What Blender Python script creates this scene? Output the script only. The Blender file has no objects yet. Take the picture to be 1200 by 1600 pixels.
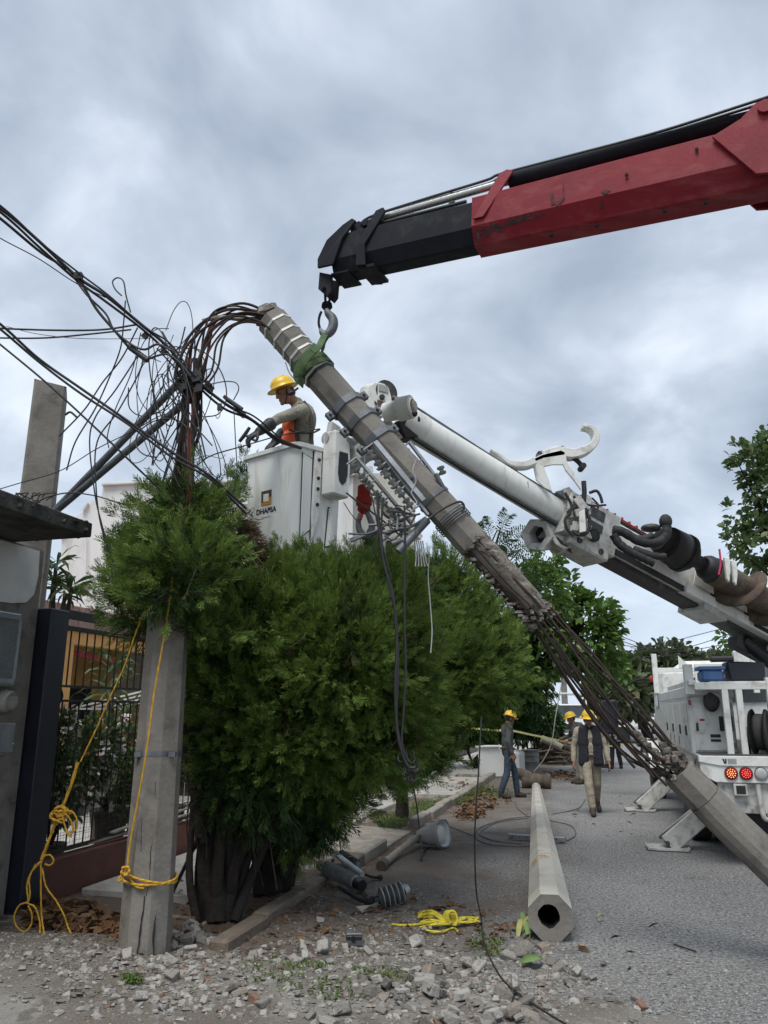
import bpy, bmesh, math, random
import numpy as np
from mathutils import Vector, Matrix, noise as mnoise
V = Vector
R = math.radians
random.seed(7)
rng = np.random.default_rng(11)
SC = bpy.context.scene
COL = SC.collection

# ------------------------------------------------------------------ camera, sky, sun, exposure
PITCH, EYE, FPX = R(14.5), 1.75, 1200.0
cd = bpy.data.cameras.new('camera'); cam = bpy.data.objects.new('camera', cd); COL.objects.link(cam)
cam.location = (0, 0, EYE); cam.rotation_euler = (R(90) + PITCH, 0, 0)
cd.sensor_fit = 'VERTICAL'; cd.sensor_height = 36.0; cd.lens = FPX / 1600 * 36
cd.clip_start = 0.05; cd.clip_end = 4000
SC.camera = cam

SUN_EL, SUN_AZ = R(62), R(200)      # a high veiled sun, behind the photographer to the left
w = bpy.data.worlds.new('World'); SC.world = w; w.use_nodes = True
nt = w.node_tree; nt.nodes.clear()
def wn(t, **k):
    n = nt.nodes.new(t)
    for a, b in k.items(): setattr(n, a, b)
    return n
L = nt.links.new
out = wn('ShaderNodeOutputWorld'); bg = wn('ShaderNodeBackground'); bg.inputs[1].default_value = 0.1
sky = wn('ShaderNodeTexSky', sky_type='NISHITA', sun_disc=False, sun_elevation=SUN_EL, sun_rotation=SUN_AZ)
tc = wn('ShaderNodeTexCoord'); sep = wn('ShaderNodeSeparateXYZ'); L(tc.outputs['Generated'], sep.inputs[0])
zc = wn('ShaderNodeMath', operation='MAXIMUM'); L(sep.outputs[2], zc.inputs[0]); zc.inputs[1].default_value = 0.0
za = wn('ShaderNodeMath', operation='ADD'); L(zc.outputs[0], za.inputs[0]); za.inputs[1].default_value = 0.42
dx = wn('ShaderNodeMath', operation='DIVIDE'); L(sep.outputs[0], dx.inputs[0]); L(za.outputs[0], dx.inputs[1])
dy = wn('ShaderNodeMath', operation='DIVIDE'); L(sep.outputs[1], dy.inputs[0]); L(za.outputs[0], dy.inputs[1])
cmb = wn('ShaderNodeCombineXYZ'); L(dx.outputs[0], cmb.inputs[0]); L(dy.outputs[0], cmb.inputs[1])
n1 = wn('ShaderNodeTexNoise'); n1.inputs['Scale'].default_value = 3.3; n1.inputs['Detail'].default_value = 6; n1.inputs['Roughness'].default_value = 0.5; n1.inputs['Distortion'].default_value = 0.35
L(cmb.outputs[0], n1.inputs['Vector'])
n2 = wn('ShaderNodeTexNoise'); n2.inputs['Scale'].default_value = 1.1; n2.inputs['Detail'].default_value = 3
mp = wn('ShaderNodeMapping'); mp.inputs['Location'].default_value = (3.1, 1.7, 0.4); L(cmb.outputs[0], mp.inputs[0]); L(mp.outputs[0], n2.inputs['Vector'])
mx = wn('ShaderNodeMix'); mx.data_type = 'FLOAT'; mx.inputs[0].default_value = 0.4; L(n1.outputs[0], mx.inputs[2]); L(n2.outputs[0], mx.inputs[3])
cr = wn('ShaderNodeValToRGB'); L(mx.outputs[0], cr.inputs[0])
e = cr.color_ramp.elements
e[0].position = 0.40; e[0].color = (.275, .32, .395, 1)
e[1].position = 0.60; e[1].color = (.60, .655, .72, 1)
m = e.new(0.49); m.color = (.375, .43, .51, 1)
ten = wn('ShaderNodeMix'); ten.data_type = 'RGBA'; ten.blend_type = 'MULTIPLY'; ten.inputs[0].default_value = 1.0; ten.inputs[7].default_value = (8.0, 8.0, 8.0, 1); L(cr.outputs[0], ten.inputs[6])
hz = wn('ShaderNodeMapRange'); L(zc.outputs[0], hz.inputs[0]); hz.inputs[1].default_value = 0.0; hz.inputs[2].default_value = 0.30; hz.inputs[3].default_value = 0.75; hz.inputs[4].default_value = 0.0
mh = wn('ShaderNodeMix'); mh.data_type = 'RGBA'; L(hz.outputs[0], mh.inputs[0]); L(ten.outputs[2], mh.inputs[6]); mh.inputs[7].default_value = (4.2, 4.9, 5.75, 1)
mk = wn('ShaderNodeMix'); mk.data_type = 'RGBA'; mk.inputs[0].default_value = 0.93; L(sky.outputs[0], mk.inputs[6]); L(mh.outputs[2], mk.inputs[7])
L(mk.outputs[2], bg.inputs[0]); L(bg.outputs[0], out.inputs[0])

sl = bpy.data.lights.new('sun', 'SUN'); sl.energy = 1.5; sl.angle = R(28); sl.color = (1.0, 0.965, 0.91)
so = bpy.data.objects.new('sun', sl); COL.objects.link(so)
so.rotation_euler = (R(90) - SUN_EL, 0, R(180) - SUN_AZ)
so.rotation_euler = V((math.sin(SUN_AZ) * math.cos(SUN_EL), math.cos(SUN_AZ) * math.cos(SUN_EL), math.sin(SUN_EL))).to_track_quat('Z', 'Y').to_euler()
SC.view_settings.view_transform = 'Standard'; SC.view_settings.look = 'None'
SC.view_settings.exposure = 0.95; SC.view_settings.gamma = 1.0; SC.view_settings.use_curve_mapping = False

# ------------------------------------------------------------------ survey helpers: sight lines measured on the photograph, met at a real distance
CP, SP = math.cos(PITCH), math.sin(PITCH)
def _ray(px, py):
    a = (px - 600) / FPX; b = (800 - py) / FPX
    return V((a, CP - b * SP, SP + b * CP))
def at(px, py, Y):
    r = _ray(px, py); return V((0, 0, EYE)) + r * (Y / r.y)
def gnd(px, py, z=0.0):
    r = _ray(px, py); return V((0, 0, EYE)) + r * ((z - EYE) / r.z)
def mpp(px, py, Y):                    # metres per photograph pixel at that distance
    return Y / _ray(px, py).y / FPX
YAW = R(15)
KT = V((math.sin(YAW), math.cos(YAW), 0)); KN = V((math.cos(YAW), -math.sin(YAW), 0)); K0 = V((-0.53, 8.61, 0))
def rd(s, o, z=0.0):                   # street frame: s along the kerb, o across it (plus = road)
    return K0 + KT * s + KN * o + V((0, 0, z))

# ------------------------------------------------------------------ mesh builder
class MB:
    def __init__(s): s.v = []; s.f = []; s.sm = []
    def add(s, vs, fs, sm=False):
        b = len(s.v); s.v += [tuple(x) for x in vs]; s.f += [tuple(i + b for i in f) for f in fs]; s.sm += [sm] * len(fs); return s
    def box(s, c, sz, M=None):
        hx, hy, hz = sz[0] / 2, sz[1] / 2, sz[2] / 2; c = V(c)
        vs = [V((x, y, z)) for x in (-hx, hx) for y in (-hy, hy) for z in (-hz, hz)]
        if M is not None: vs = [M @ q for q in vs]
        return s.add([c + q for q in vs], [(0, 1, 3, 2), (4, 6, 7, 5), (0, 4, 5, 1), (2, 3, 7, 6), (0, 2, 6, 4), (1, 5, 7, 3)])
    def beam(s, a, b, w, h, up=(0, 0, 1)):          # box from a to b; w sideways, h along up
        a, b = V(a), V(b); F = frame(b - a, up)
        return s.loft([a, b], [[(-w / 2, -h / 2), (w / 2, -h / 2), (w / 2, h / 2), (-w / 2, h / 2)]] * 2, up)
    def loft(s, pts, profs, up=(0, 0, 1), caps=True, sm=False):
        pts = [V(p) for p in pts]; n = len(profs[0]); rings = []
        for i, p in enumerate(pts):
            d = (pts[min(i + 1, len(pts) - 1)] - pts[max(i - 1, 0)]); X, Yv = frame(d, up)
            rings.append([p + X * q[0] + Yv * q[1] for q in profs[i]])
        vs = [q for r in rings for q in r]; fs = []
        for i in range(len(pts) - 1):
            for j in range(n):
                k = (j + 1) % n; fs.append((i * n + j, i * n + k, (i + 1) * n + k, (i + 1) * n + j))
        s.add(vs, fs, sm)
        if caps:
            s.add(rings[0], [tuple(range(n - 1, -1, -1))]); s.add(rings[-1], [tuple(range(n))])
        return s
    def tube(s, pts, r, n=8, up=None, caps=True, sm=True, rot=0.0, flat=1.0):
        pts = [V(p) for p in pts]; m = len(pts)
        rr = r if isinstance(r, (list, tuple)) else [r] * m
        if up is None:
            d = (pts[-1] - pts[0]); up = (0, 0, 1) if abs(d.normalized().z) < 0.8 else (0.3, 1, 0)
            if d.length < 1e-6: up = (0.1, 0.2, 1)
        # parallel transport so a bending wire never pinches
        T = [(pts[min(i + 1, m - 1)] - pts[max(i - 1, 0)]).normalized() for i in range(m)]
        X, Y0 = frame(T[0], up); vs = []
        for i in range(m):
            X = X - T[i] * X.dot(T[i])
            if X.length < 1e-6: X, _ = frame(T[i], up)
            X.normalize(); Yv = T[i].cross(X)
            for j in range(n):
                a = 2 * math.pi * j / n + rot
                vs.append(pts[i] + X * (math.cos(a) * rr[i]) + Yv * (math.sin(a) * rr[i] * flat))
        fs = []
        for i in range(m - 1):
            for j in range(n):
                k = (j + 1) % n; fs.append((i * n + j, i * n + k, (i + 1) * n + k, (i + 1) * n + j))
        s.add(vs, fs, sm)
        if caps:
            s.add(vs[:n], [tuple(range(n - 1, -1, -1))]); s.add(vs[-n:], [tuple(range(n))])
        return s
    def lathe(s, base, axis, prof, n=16, sm=True, up=(0, 0, 1)):  # prof = [(distance along axis, radius)]
        base = V(base); ax = V(axis).normalized(); X, Yv = frame(ax, up); vs = []; m = len(prof)
        p2 = [prof[0]]                     # doubled rings keep hard edges hard
        for i in range(1, m - 1):
            p2.append(prof[i]); a0, a1 = [math.atan2(prof[k + 1][1] - prof[k][1], prof[k + 1][0] - prof[k][0]) for k in (i - 1, i)]
            if abs(a1 - a0) > .6: p2.append(prof[i])
        prof = p2 + [prof[-1]]; m = len(prof)
        for d, r in prof:
            for j in range(n):
                a = 2 * math.pi * j / n; vs.append(base + ax * d + X * (math.cos(a) * r) + Yv * (math.sin(a) * r))
        fs = [(i * n + j, i * n + (j + 1) % n, (i + 1) * n + (j + 1) % n, (i + 1) * n + j) for i in range(m - 1) for j in range(n)]
        s.add(vs, fs, sm)
        if prof[0][1] > 1e-4: s.add(vs[:n], [tuple(range(n - 1, -1, -1))])
        if prof[-1][1] > 1e-4: s.add(vs[-n:], [tuple(range(n))])
        return s
    def ball(s, c, r, n=12, m=8, M=None):
        r = r if isinstance(r, (tuple, list)) else (r, r, r); c = V(c); vs = []; fs = []
        for i in range(m + 1):
            t = math.pi * i / m
            for j in range(n):
                a = 2 * math.pi * j / n; q = V((r[0] * math.sin(t) * math.cos(a), r[1] * math.sin(t) * math.sin(a), r[2] * math.cos(t)))
                vs.append(c + (M @ q if M is not None else q))
        for i in range(m):
            for j in range(n): fs.append((i * n + j, (i + 1) * n + j, (i + 1) * n + (j + 1) % n, i * n + (j + 1) % n))
        return s.add(vs, fs, True)
    def prism(s, poly, off):                        # polygon of 3-D points pushed along off
        poly = [V(p) for p in poly]; off = V(off); n = len(poly)
        nn = V((0, 0, 0))
        for i in range(n): nn += poly[i].cross(poly[(i + 1) % n])
        if nn.dot(off) > 0: poly = poly[::-1]
        vs = poly + [p + off for p in poly]
        return s.add(vs, [tuple(range(n)), tuple(range(2 * n - 1, n - 1, -1))] + [(i, i + n, (i + 1) % n + n, (i + 1) % n) for i in range(n)])
    def rock(s, c, sz, seed=None, M=None):
        rr = random.Random(seed) if seed is not None else random; c = V(c); vs = []
        for x in (-1, 1):
            for y in (-1, 1):
                for z in (-1, 1): vs.append(V((x * sz[0] * rr.uniform(.25, .55), y * sz[1] * rr.uniform(.25, .55), z * sz[2] * rr.uniform(.25, .55))))
        vs.append(V((0, 0, sz[2] * rr.uniform(.4, .6)))); vs = [c + (M @ q if M is not None else q) for q in vs]
        return s.add(vs, [(0, 1, 3, 2), (4, 6, 7, 5), (0, 4, 5, 1), (2, 3, 7, 6), (0, 2, 6, 4), (1, 5, 8), (5, 7, 8), (7, 3, 8), (3, 1, 8)])
    def build(s, name, mat, parent=None, bevel=0.0, org=None, smooth=None):
        if org is None: org = V(parent['_org']) if parent is not None else V((0, 0, 0))
        org = V(org); me = bpy.data.meshes.new(name)
        me.from_pydata([(x - org.x, y - org.y, z - org.z) for x, y, z in s.v], [], s.f)
        me.polygons.foreach_set('use_smooth', s.sm if smooth is None else [smooth] * len(s.f))
        o = bpy.data.objects.new(name, me); COL.objects.link(o)
        if isinstance(mat, (list, tuple)):
            for q in mat: me.materials.append(q)
        elif mat is not None: me.materials.append(mat)
        if parent is not None: o.parent = parent
        else: o.location = org
        o['_org'] = tuple(org)
        if bevel:
            b = o.modifiers.new('bevel', 'BEVEL'); b.width = bevel; b.segments = 1; b.limit_method = 'ANGLE'; b.angle_limit = R(50)
        me.update(); return o
def frame(d, up=(0, 0, 1)):
    d = V(d).normalized(); up = V(up)
    X = d.cross(up)
    if X.length < 1e-4: X = d.cross(V((0.3, 1, 0.1)))
    X.normalize(); return X, X.cross(d).normalized()
def spl(pts, k=6):                     # Catmull-Rom through the points
    pts = [V(p) for p in pts]; P = [pts[0] * 2 - pts[1]] + pts + [pts[-1] * 2 - pts[-2]]; o = []
    for i in range(1, len(P) - 2):
        for j in range(k):
            t = j / k; a, b, c, d = P[i - 1], P[i], P[i + 1], P[i + 2]
            o.append(0.5 * ((2 * b) + (c - a) * t + (2 * a - 5 * b + 4 * c - d) * t * t + (3 * b - a - 3 * c + d) * t ** 3))
    o.append(pts[-1]); return o
def px(pts, Y):                        # a run of sight lines at one distance, or (x, y, Y) triples
    return [at(p[0], p[1], p[2] if len(p) > 2 else Y) for p in pts]
def tag(o, label=None, cat=None, group=None, kind=None):
    if label: o['label'] = label
    if cat: o['category'] = cat
    if group: o['group'] = group
    if kind: o['kind'] = kind
    return o
def thing(name, label, cat, loc, group=None):
    o = bpy.data.objects.new(name, None); o.empty_display_size = 0.2; COL.objects.link(o); o.location = loc; o['_org'] = tuple(loc)
    return tag(o, label, cat, group)
def fast_mesh(name, verts, quads, mat, parent=None, org=None, smooth=False):   # numpy arrays (N,3), (M,k)
    if org is None: org = parent['_org'] if parent is not None else (0, 0, 0)
    me = bpy.data.meshes.new(name); n = len(verts); m, k = quads.shape
    me.vertices.add(n); me.vertices.foreach_set('co', (verts - np.array(org)).astype(np.float32).ravel())
    me.loops.add(m * k); me.loops.foreach_set('vertex_index', quads.astype(np.int32).ravel())
    me.polygons.add(m); me.polygons.foreach_set('loop_start', np.arange(0, m * k, k, dtype=np.int32)); me.polygons.foreach_set('loop_total', np.full(m, k, dtype=np.int32))
    me.polygons.foreach_set('use_smooth', np.full(m, smooth))
    me.update(calc_edges=True); me.materials.append(mat)
    o = bpy.data.objects.new(name, me); COL.objects.link(o)
    if parent is not None: o.parent = parent
    else: o.location = org
    o['_org'] = tuple(org); return o

# ------------------------------------------------------------------ materials
def nmat(name):
    m = bpy.data.materials.new(name); m.use_nodes = True; t = m.node_tree; b = t.nodes['Principled BSDF']; return m, t, b
def _n(t, ty, **k):
    n = t.nodes.new(ty)
    for a, b in k.items():
        if a in n.inputs: n.inputs[a].default_value = b
        else: setattr(n, a, b)
    return n
def c4(c): return (c[0], c[1], c[2], 1)
def noise(t, vec, scale, detail=4, rough=0.55, dist=0.0):
    n = t.nodes.new('ShaderNodeTexNoise'); n.inputs['Scale'].default_value = scale; n.inputs['Detail'].default_value = detail
    n.inputs['Roughness'].default_value = rough; n.inputs['Distortion'].default_value = dist; t.links.new(vec, n.inputs['Vector']); return n.outputs[0]
def ramp(t, fac, a, b, lo=0.0, hi=1.0):
    n = t.nodes.new('ShaderNodeMapRange'); n.inputs[1].default_value = a; n.inputs[2].default_value = b; n.inputs[3].default_value = lo; n.inputs[4].default_value = hi
    n.interpolation_type = 'SMOOTHSTEP'; t.links.new(fac, n.inputs[0]); return n.outputs[0]
def mixc(t, fac, a, b, mode='MIX'):
    n = t.nodes.new('ShaderNodeMix'); n.data_type = 'RGBA'; n.blend_type = mode
    if isinstance(fac, float): n.inputs[0].default_value = fac
    else: t.links.new(fac, n.inputs[0])
    for i, q in ((6, a), (7, b)):
        if isinstance(q, tuple): n.inputs[i].default_value = c4(q)
        else: t.links.new(q, n.inputs[i])
    return n.outputs[2]
def math_(t, op, a, b=0.0):
    n = t.nodes.new('ShaderNodeMath'); n.operation = op
    for i, q in ((0, a), (1, b)):
        if isinstance(q, (int, float)): n.inputs[i].default_value = q
        else: t.links.new(q, n.inputs[i])
    return n.outputs[0]
def objco(t): return t.nodes.new('ShaderNodeTexCoord').outputs['Object']
def bump(t, b, h, dist, strength=1.0):
    n = t.nodes.new('ShaderNodeBump'); n.inputs['Distance'].default_value = dist; n.inputs['Strength'].default_value = strength
    t.links.new(h, n.inputs['Height']); t.links.new(n.outputs[0], b.inputs['Normal'])
def surf(name, c1, c2=None, scale=3.0, rough=0.7, metal=0.0, dirt=None, dirt_scale=6.0, dirt_amt=0.35, bm=0.002, bscale=40, fine=0.12, spec=0.5, stretch=None):
    """two-tone surface with blotches of dirt, fine grain and relief; all in object space (metres)"""
    m, t, b = nmat(name); v = objco(t)
    if stretch:
        mp = t.nodes.new('ShaderNodeMapping'); mp.inputs['Scale'].default_value = stretch; t.links.new(v, mp.inputs[0]); vs = mp.outputs[0]
    else: vs = v
    col = mixc(t, ramp(t, noise(t, vs, scale, 5), 0.35, 0.65), c1, c2 or tuple(x * 0.8 for x in c1))
    if dirt: col = mixc(t, ramp(t, noise(t, vs, dirt_scale, 6, 0.65, 0.4), 0.62 - dirt_amt * .35, 0.78), col, dirt)
    g = noise(t, v, bscale, 4, 0.6)
    if fine: col = mixc(t, float(fine), col, mixc(t, g, (0, 0, 0), (1, 1, 1)), 'OVERLAY')
    t.links.new(col, b.inputs['Base Color'])
    t.links.new(ramp(t, g, 0.2, 0.8, max(0.03, rough - .1), min(1, rough + .1)), b.inputs['Roughness'])
    b.inputs['Metallic'].default_value = metal; b.inputs['Specular IOR Level'].default_value = spec
    if bm: bump(t, b, g, bm)
    return m
def plain(name, c, rough=0.6, metal=0.0, emit=None, spec=0.5):
    return surf(name, c, tuple(x * .88 for x in c), 8, rough, metal, bm=0, bscale=60, fine=.06, spec=spec) if emit is None else _emit(name, c, emit)
def _emit(name, c, e):
    m, t, b = nmat(name); b.inputs['Base Color'].default_value = c4(c); b.inputs['Emission Color'].default_value = c4(c); b.inputs['Emission Strength'].default_value = e; return m
def leafmat(name, a, b_, c=None, trans=0.25, rough=0.55, scale=2.5):
    """foliage: each leaf keeps its own green (random per island), clumps vary a little; thin leaves let light through"""
    m, t, b = nmat(name); v = objco(t); geo = t.nodes.new('ShaderNodeNewGeometry')
    col = mixc(t, ramp(t, noise(t, v, scale, 4, .65), .36, .64), a, b_)
    col = mixc(t, ramp(t, geo.outputs['Random Per Island'], .55, 1.0, 0, .8), col, c or tuple(min(1, x * 1.7) for x in b_))
    t.links.new(col, b.inputs['Base Color']); b.inputs['Roughness'].default_value = rough; b.inputs['Specular IOR Level'].default_value = 0.3
    tr = t.nodes.new('ShaderNodeBsdfTranslucent'); t.links.new(col, tr.inputs[0]); mx = t.nodes.new('ShaderNodeMixShader'); mx.inputs[0].default_value = trans
    t.links.new(b.outputs[0], mx.inputs[1]); t.links.new(tr.outputs[0], mx.inputs[2]); t.links.new(mx.outputs[0], t.nodes['Material Output'].inputs[0]); return m

M = {}
M['concrete_pole'] = surf('concrete_pole', (.21, .195, .17), (.155, .143, .125), 2.5, .88, dirt=(.10, .09, .08), dirt_scale=5, dirt_amt=.4, bm=.004, bscale=35, fine=.3)
M['broken_concrete'] = surf('broken_concrete', (.25, .235, .21), (.15, .135, .115), 14, .95, dirt=(.09, .065, .05), dirt_scale=18, dirt_amt=.7, bm=.015, bscale=45, fine=.4)
M['new_concrete'] = surf('new_concrete', (.44, .425, .38), (.37, .355, .31), 3, .85, dirt=(.30, .25, .18), dirt_scale=4, dirt_amt=.25, bm=.002, bscale=50, fine=.15)
def rubble_mat():
    m, t, b = nmat('rubble'); v = objco(t); oi = t.nodes.new('ShaderNodeObjectInfo').outputs['Random']; gi = t.nodes.new('ShaderNodeNewGeometry').outputs['Random Per Island']; wp = t.nodes.new('ShaderNodeNewGeometry').outputs['Position']
    r = math_(t, 'FRACT', math_(t, 'ADD', oi, gi)); c = mixc(t, ramp(t, r, 0, 1), (.20, .187, .168), (.43, .415, .385)); c = mixc(t, ramp(t, r, .90, .93), c, (.30, .26, .22)); c = mixc(t, ramp(t, r, .975, .98), c, (.24, .15, .11))
    c = mixc(t, ramp(t, noise(t, wp, 26, 6, .7), .5, .68, 0, .8), c, (.14, .115, .09)); g = noise(t, wp, 70, 5, .7); c = mixc(t, .35, c, mixc(t, g, (0, 0, 0), (1, 1, 1)), 'OVERLAY'); t.links.new(c, b.inputs['Base Color']); b.inputs['Roughness'].default_value = .95; b.inputs['Specular IOR Level'].default_value = .2; bump(t, b, g, .012); return m
M['rubble'] = rubble_mat()
M['rust'] = surf('rust_strand', (.045, .027, .020), (.018, .014, .012), 10, .85, bm=.002, bscale=120, fine=.3)
M['rust_red'] = surf('red_rust', (.16, .05, .035), (.07, .035, .028), 10, .85, bm=.001, bscale=120)
M['galv'] = surf('galvanised', (.36, .38, .40), (.25, .265, .28), 6, .5, .65, dirt=(.20, .19, .18), dirt_amt=.3, bm=.001)
M['galv_dark'] = surf('weathered_steel', (.17, .185, .20), (.115, .12, .125), 6, .6, .5, bm=.001)
M['strap'] = surf('strap_white', (.62, .62, .58), (.5, .5, .47), 9, .5, .2, bm=.001)
M['black'] = surf('black_rubber', (.018, .018, .019), (.012, .012, .013), 6, .55, bm=.001, bscale=80)
M['cable'] = surf('black_cable', (.014, .015, .017), (.022, .022, .022), 6, .5, bm=0, fine=0)
M['crane_black'] = surf('crane_black_paint', (.010, .012, .017), (.016, .018, .023), 2.5, .62, dirt=(.045, .042, .038), dirt_scale=5, dirt_amt=.3, bm=.0004, bscale=50, spec=.15)
M['crane_red'] = surf('crane_red_paint', (.215, .010, .020), (.165, .009, .018), 1.6, .55, dirt=(.26, .05, .055), dirt_scale=7, dirt_amt=.5, stretch=(.25, 1, 1.2), bm=.0003, bscale=60, spec=.25, fine=.12)
M['scrape'] = surf('scraped_metal', (.085, .02, .022), (.035, .017, .017), 22, .8, dirt=(.22, .17, .12), dirt_scale=30, dirt_amt=.2, bm=.001)
M['chrome'] = surf('ram_rod', (.55, .55, .52), (.48, .48, .46), 3, .3, .8, bm=0, fine=0)
M['white'] = surf('truck_white', (.72, .73, .70), (.66, .67, .64), 1.5, .38, dirt=(.38, .355, .31), dirt_scale=6, dirt_amt=.45, bm=.0008, bscale=30, fine=.05)
M['bucket'] = surf('bucket_fibreglass', (.76, .775, .745), (.71, .725, .695), 1.2, .42, dirt=(.52, .505, .46), dirt_scale=8, dirt_amt=.35, bm=.0012, bscale=14, fine=.05, stretch=(1, 1, .22))
M['white_dirty'] = surf('worn_white_steel', (.52, .52, .49), (.40, .40, .38), 4, .5, dirt=(.16, .14, .12), dirt_scale=9, dirt_amt=.5, bm=.001, bscale=60, fine=.15)
M['grey_dark'] = surf('dark_machinery', (.055, .055, .055), (.03, .03, .032), 6, .6, .2, dirt=(.14, .13, .11), dirt_amt=.4, bm=.002)
M['hose'] = surf('hose_sleeve', (.03, .03, .032), (.015, .015, .016), 12, .7, bm=.006, bscale=60)
M['brown_auger'] = surf('muddy_auger', (.10, .07, .048), (.06, .045, .035), 5, .85, .1, dirt=(.17, .14, .10), dirt_amt=.5, bm=.006, bscale=25, fine=.3)
M['red_paint'] = surf('red_paint', (.36, .03, .025), (.26, .025, .02), 5, .5, dirt=(.12, .05, .04), dirt_amt=.4, bm=.001)
M['pink'] = plain('pink_strap', (.55, .04, .12), .7)
M['tyre'] = surf('tyre', (.028, .028, .029), (.045, .043, .04), 5, .85, bm=.003, bscale=40)
M['glass'] = plain('dark_glass', (.03, .036, .04), .12); M['grey_glass'] = plain('glass_grey_reflection', (.17, .18, .185), .25)  # the cabinet door's grey reflection is put into its glass colour
M['lamp_red'] = _emit('tail_light_red', (1.0, .06, .05), 1.2)
M['lamp_orange'] = _emit('tail_light_orange', (1.0, .32, .10), 1.2)
M['lamp_off'] = plain('lens_red_dark', (.28, .035, .03), .3)
M['lens_grey'] = plain('lens_grey', (.42, .43, .42), .3)
M['yellow'] = surf('helmet_yellow', (.72, .47, .02), (.66, .42, .02), 6, .38, bm=0, fine=.04)
M['orange'] = plain('orange_vest', (.75, .12, .03), .7)
M['skin'] = surf('skin', (.30, .155, .10), (.25, .125, .08), 12, .55, bm=0, fine=.05)
M['hair'] = plain('hair', (.012, .010, .009), .6)
M['khaki'] = surf('khaki_cloth', (.34, .30, .235), (.28, .245, .19), 7, .9, bm=.035, bscale=11, fine=.12)
M['khaki_grey'] = surf('grey_khaki_cloth', (.30, .285, .235), (.22, .21, .175), 7, .9, bm=.035, bscale=11, fine=.12)
M['grey_cloth'] = surf('grey_cloth', (.085, .09, .088), (.06, .064, .063), 7, .9, bm=.035, bscale=11, fine=.1)
M['jeans'] = surf('jeans', (.045, .07, .095), (.03, .045, .065), 9, .9, bm=.03, bscale=13, fine=.2)
M['navy'] = surf('navy_vest', (.012, .013, .02), (.018, .019, .026), 9, .85, bm=.01, bscale=14)
M['boot'] = surf('boot', (.05, .037, .028), (.03, .024, .02), 9, .8, bm=.002)
M['glove'] = surf('rubber_glove', (.035, .04, .045), (.02, .022, .026), 10, .55, bm=.004, bscale=22)
M['rope'] = surf('yellow_rope', (.62, .36, .035), (.50, .27, .025), 20, .85, bm=.004, bscale=160, fine=.15)
M['rope_bright'] = surf('bright_yellow_rope', (.68, .58, .06), (.55, .46, .04), 20, .8, bm=.004, bscale=160, fine=.15)
M['sling'] = surf('green_sling', (.085, .14, .06), (.06, .10, .042), 12, .9, bm=.003, bscale=90, fine=.2)
M['bark'] = surf('bark', (.030, .022, .017), (.016, .013, .011), 8, .95, bm=.02, bscale=22, fine=.3, stretch=(1, 1, .25))
M['bark_light'] = surf('bark_light', (.13, .105, .08), (.08, .065, .05), 8, .95, bm=.015, bscale=22, fine=.3, stretch=(1, 1, .25))
M['iron'] = surf('black_iron', (.014, .014, .016), (.022, .02, .02), 9, .5, .2, bm=.001)
M['post_paint'] = surf('navy_black_post', (.010, .012, .022), (.014, .016, .026), 3, .45, bm=.001)
M['red_wall'] = surf('oxide_red_wall', (.155, .06, .045), (.12, .05, .038), 3, .9, dirt=(.09, .055, .045), dirt_amt=.4, bm=.004, bscale=30)
M['orange_wall'] = surf('orange_wall', (.74, .40, .14), (.66, .35, .12), 2, .9, bm=.002)
M['yellow_wall'] = surf('ochre_wall', (.66, .42, .14), (.58, .36, .12), 2, .9, bm=.002)
M['white_wall'] = surf('white_plaster', (.70, .70, .68), (.64, .64, .62), 1.2, .9, dirt=(.50, .49, .47), dirt_scale=2.2, dirt_amt=.4, bm=.003, bscale=20, stretch=(1, 1, .3))
M['cream_wall'] = surf('cream_plaster', (.62, .59, .52), (.56, .53, .46), 1.4, .9, dirt=(.42, .39, .33), dirt_amt=.25, bm=.003, bscale=20)
M['grey_wall'] = surf('bare_render', (.24, .22, .195), (.18, .165, .145), 3, .95, dirt=(.075, .07, .062), dirt_amt=.4, bm=.004, bscale=30, fine=.25)
M['peeling'] = surf('grey_white_paint', (.74, .74, .72), (.66, .66, .65), 3, .85, bm=.003, bscale=25)
M['slab'] = surf('mossy_slab', (.075, .072, .066), (.04, .04, .037), 6, .95, dirt=(.02, .022, .018), dirt_amt=.5, bm=.02, bscale=22, fine=.3)
M['meter_glass'] = plain('meter_face', (.38, .38, .33), .25)
M['aluminium'] = surf('aluminium', (.42, .46, .48), (.34, .37, .39), 5, .4, .6, bm=.001)
M['lamp_body'] = surf('lamp_housing', (.56, .58, .58), (.48, .50, .50), 5, .4, .2, dirt=(.35, .34, .31), dirt_amt=.2, bm=.001)
M['lamp_glass'] = plain('lamp_glass', (.62, .62, .55), .15)
M['pole_arm'] = surf('lamp_arm', (.34, .31, .25), (.26, .235, .19), 8, .7, dirt=(.16, .12, .09), dirt_amt=.4, bm=.002)
M['insul_light'] = surf('light_polymer', (.40, .42, .43), (.33, .345, .35), 10, .5, bm=.001)
M['kerb_dirty'] = surf('kerb_dirty', (.17, .14, .11), (.13, .105, .08), 5, .95, dirt=(.25, .225, .19), dirt_scale=4, dirt_amt=.4, bm=.008, bscale=35, fine=.3)
M['insul_grey'] = surf('grey_polymer', (.24, .26, .27), (.18, .195, .20), 10, .45, bm=.001)
M['porcelain'] = surf('porcelain', (.40, .41, .41), (.27, .28, .28), 10, .3, bm=0)
M['dark_pot'] = surf('dark_pot', (.075, .06, .05), (.055, .046, .04), 5, .8, bm=.002)
M['floor_tile'] = surf('pale_tile', (.56, .55, .53), (.47, .46, .44), 4, .5, dirt=(.33, .31, .28), dirt_amt=.4, bm=.001)
M['fascia'] = surf('stained_fascia', (.42, .26, .21), (.30, .19, .16), 6, .9, dirt=(.15, .11, .095), dirt_scale=9, dirt_amt=.5, bm=.004, bscale=20, stretch=(1, 1, .3))
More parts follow.
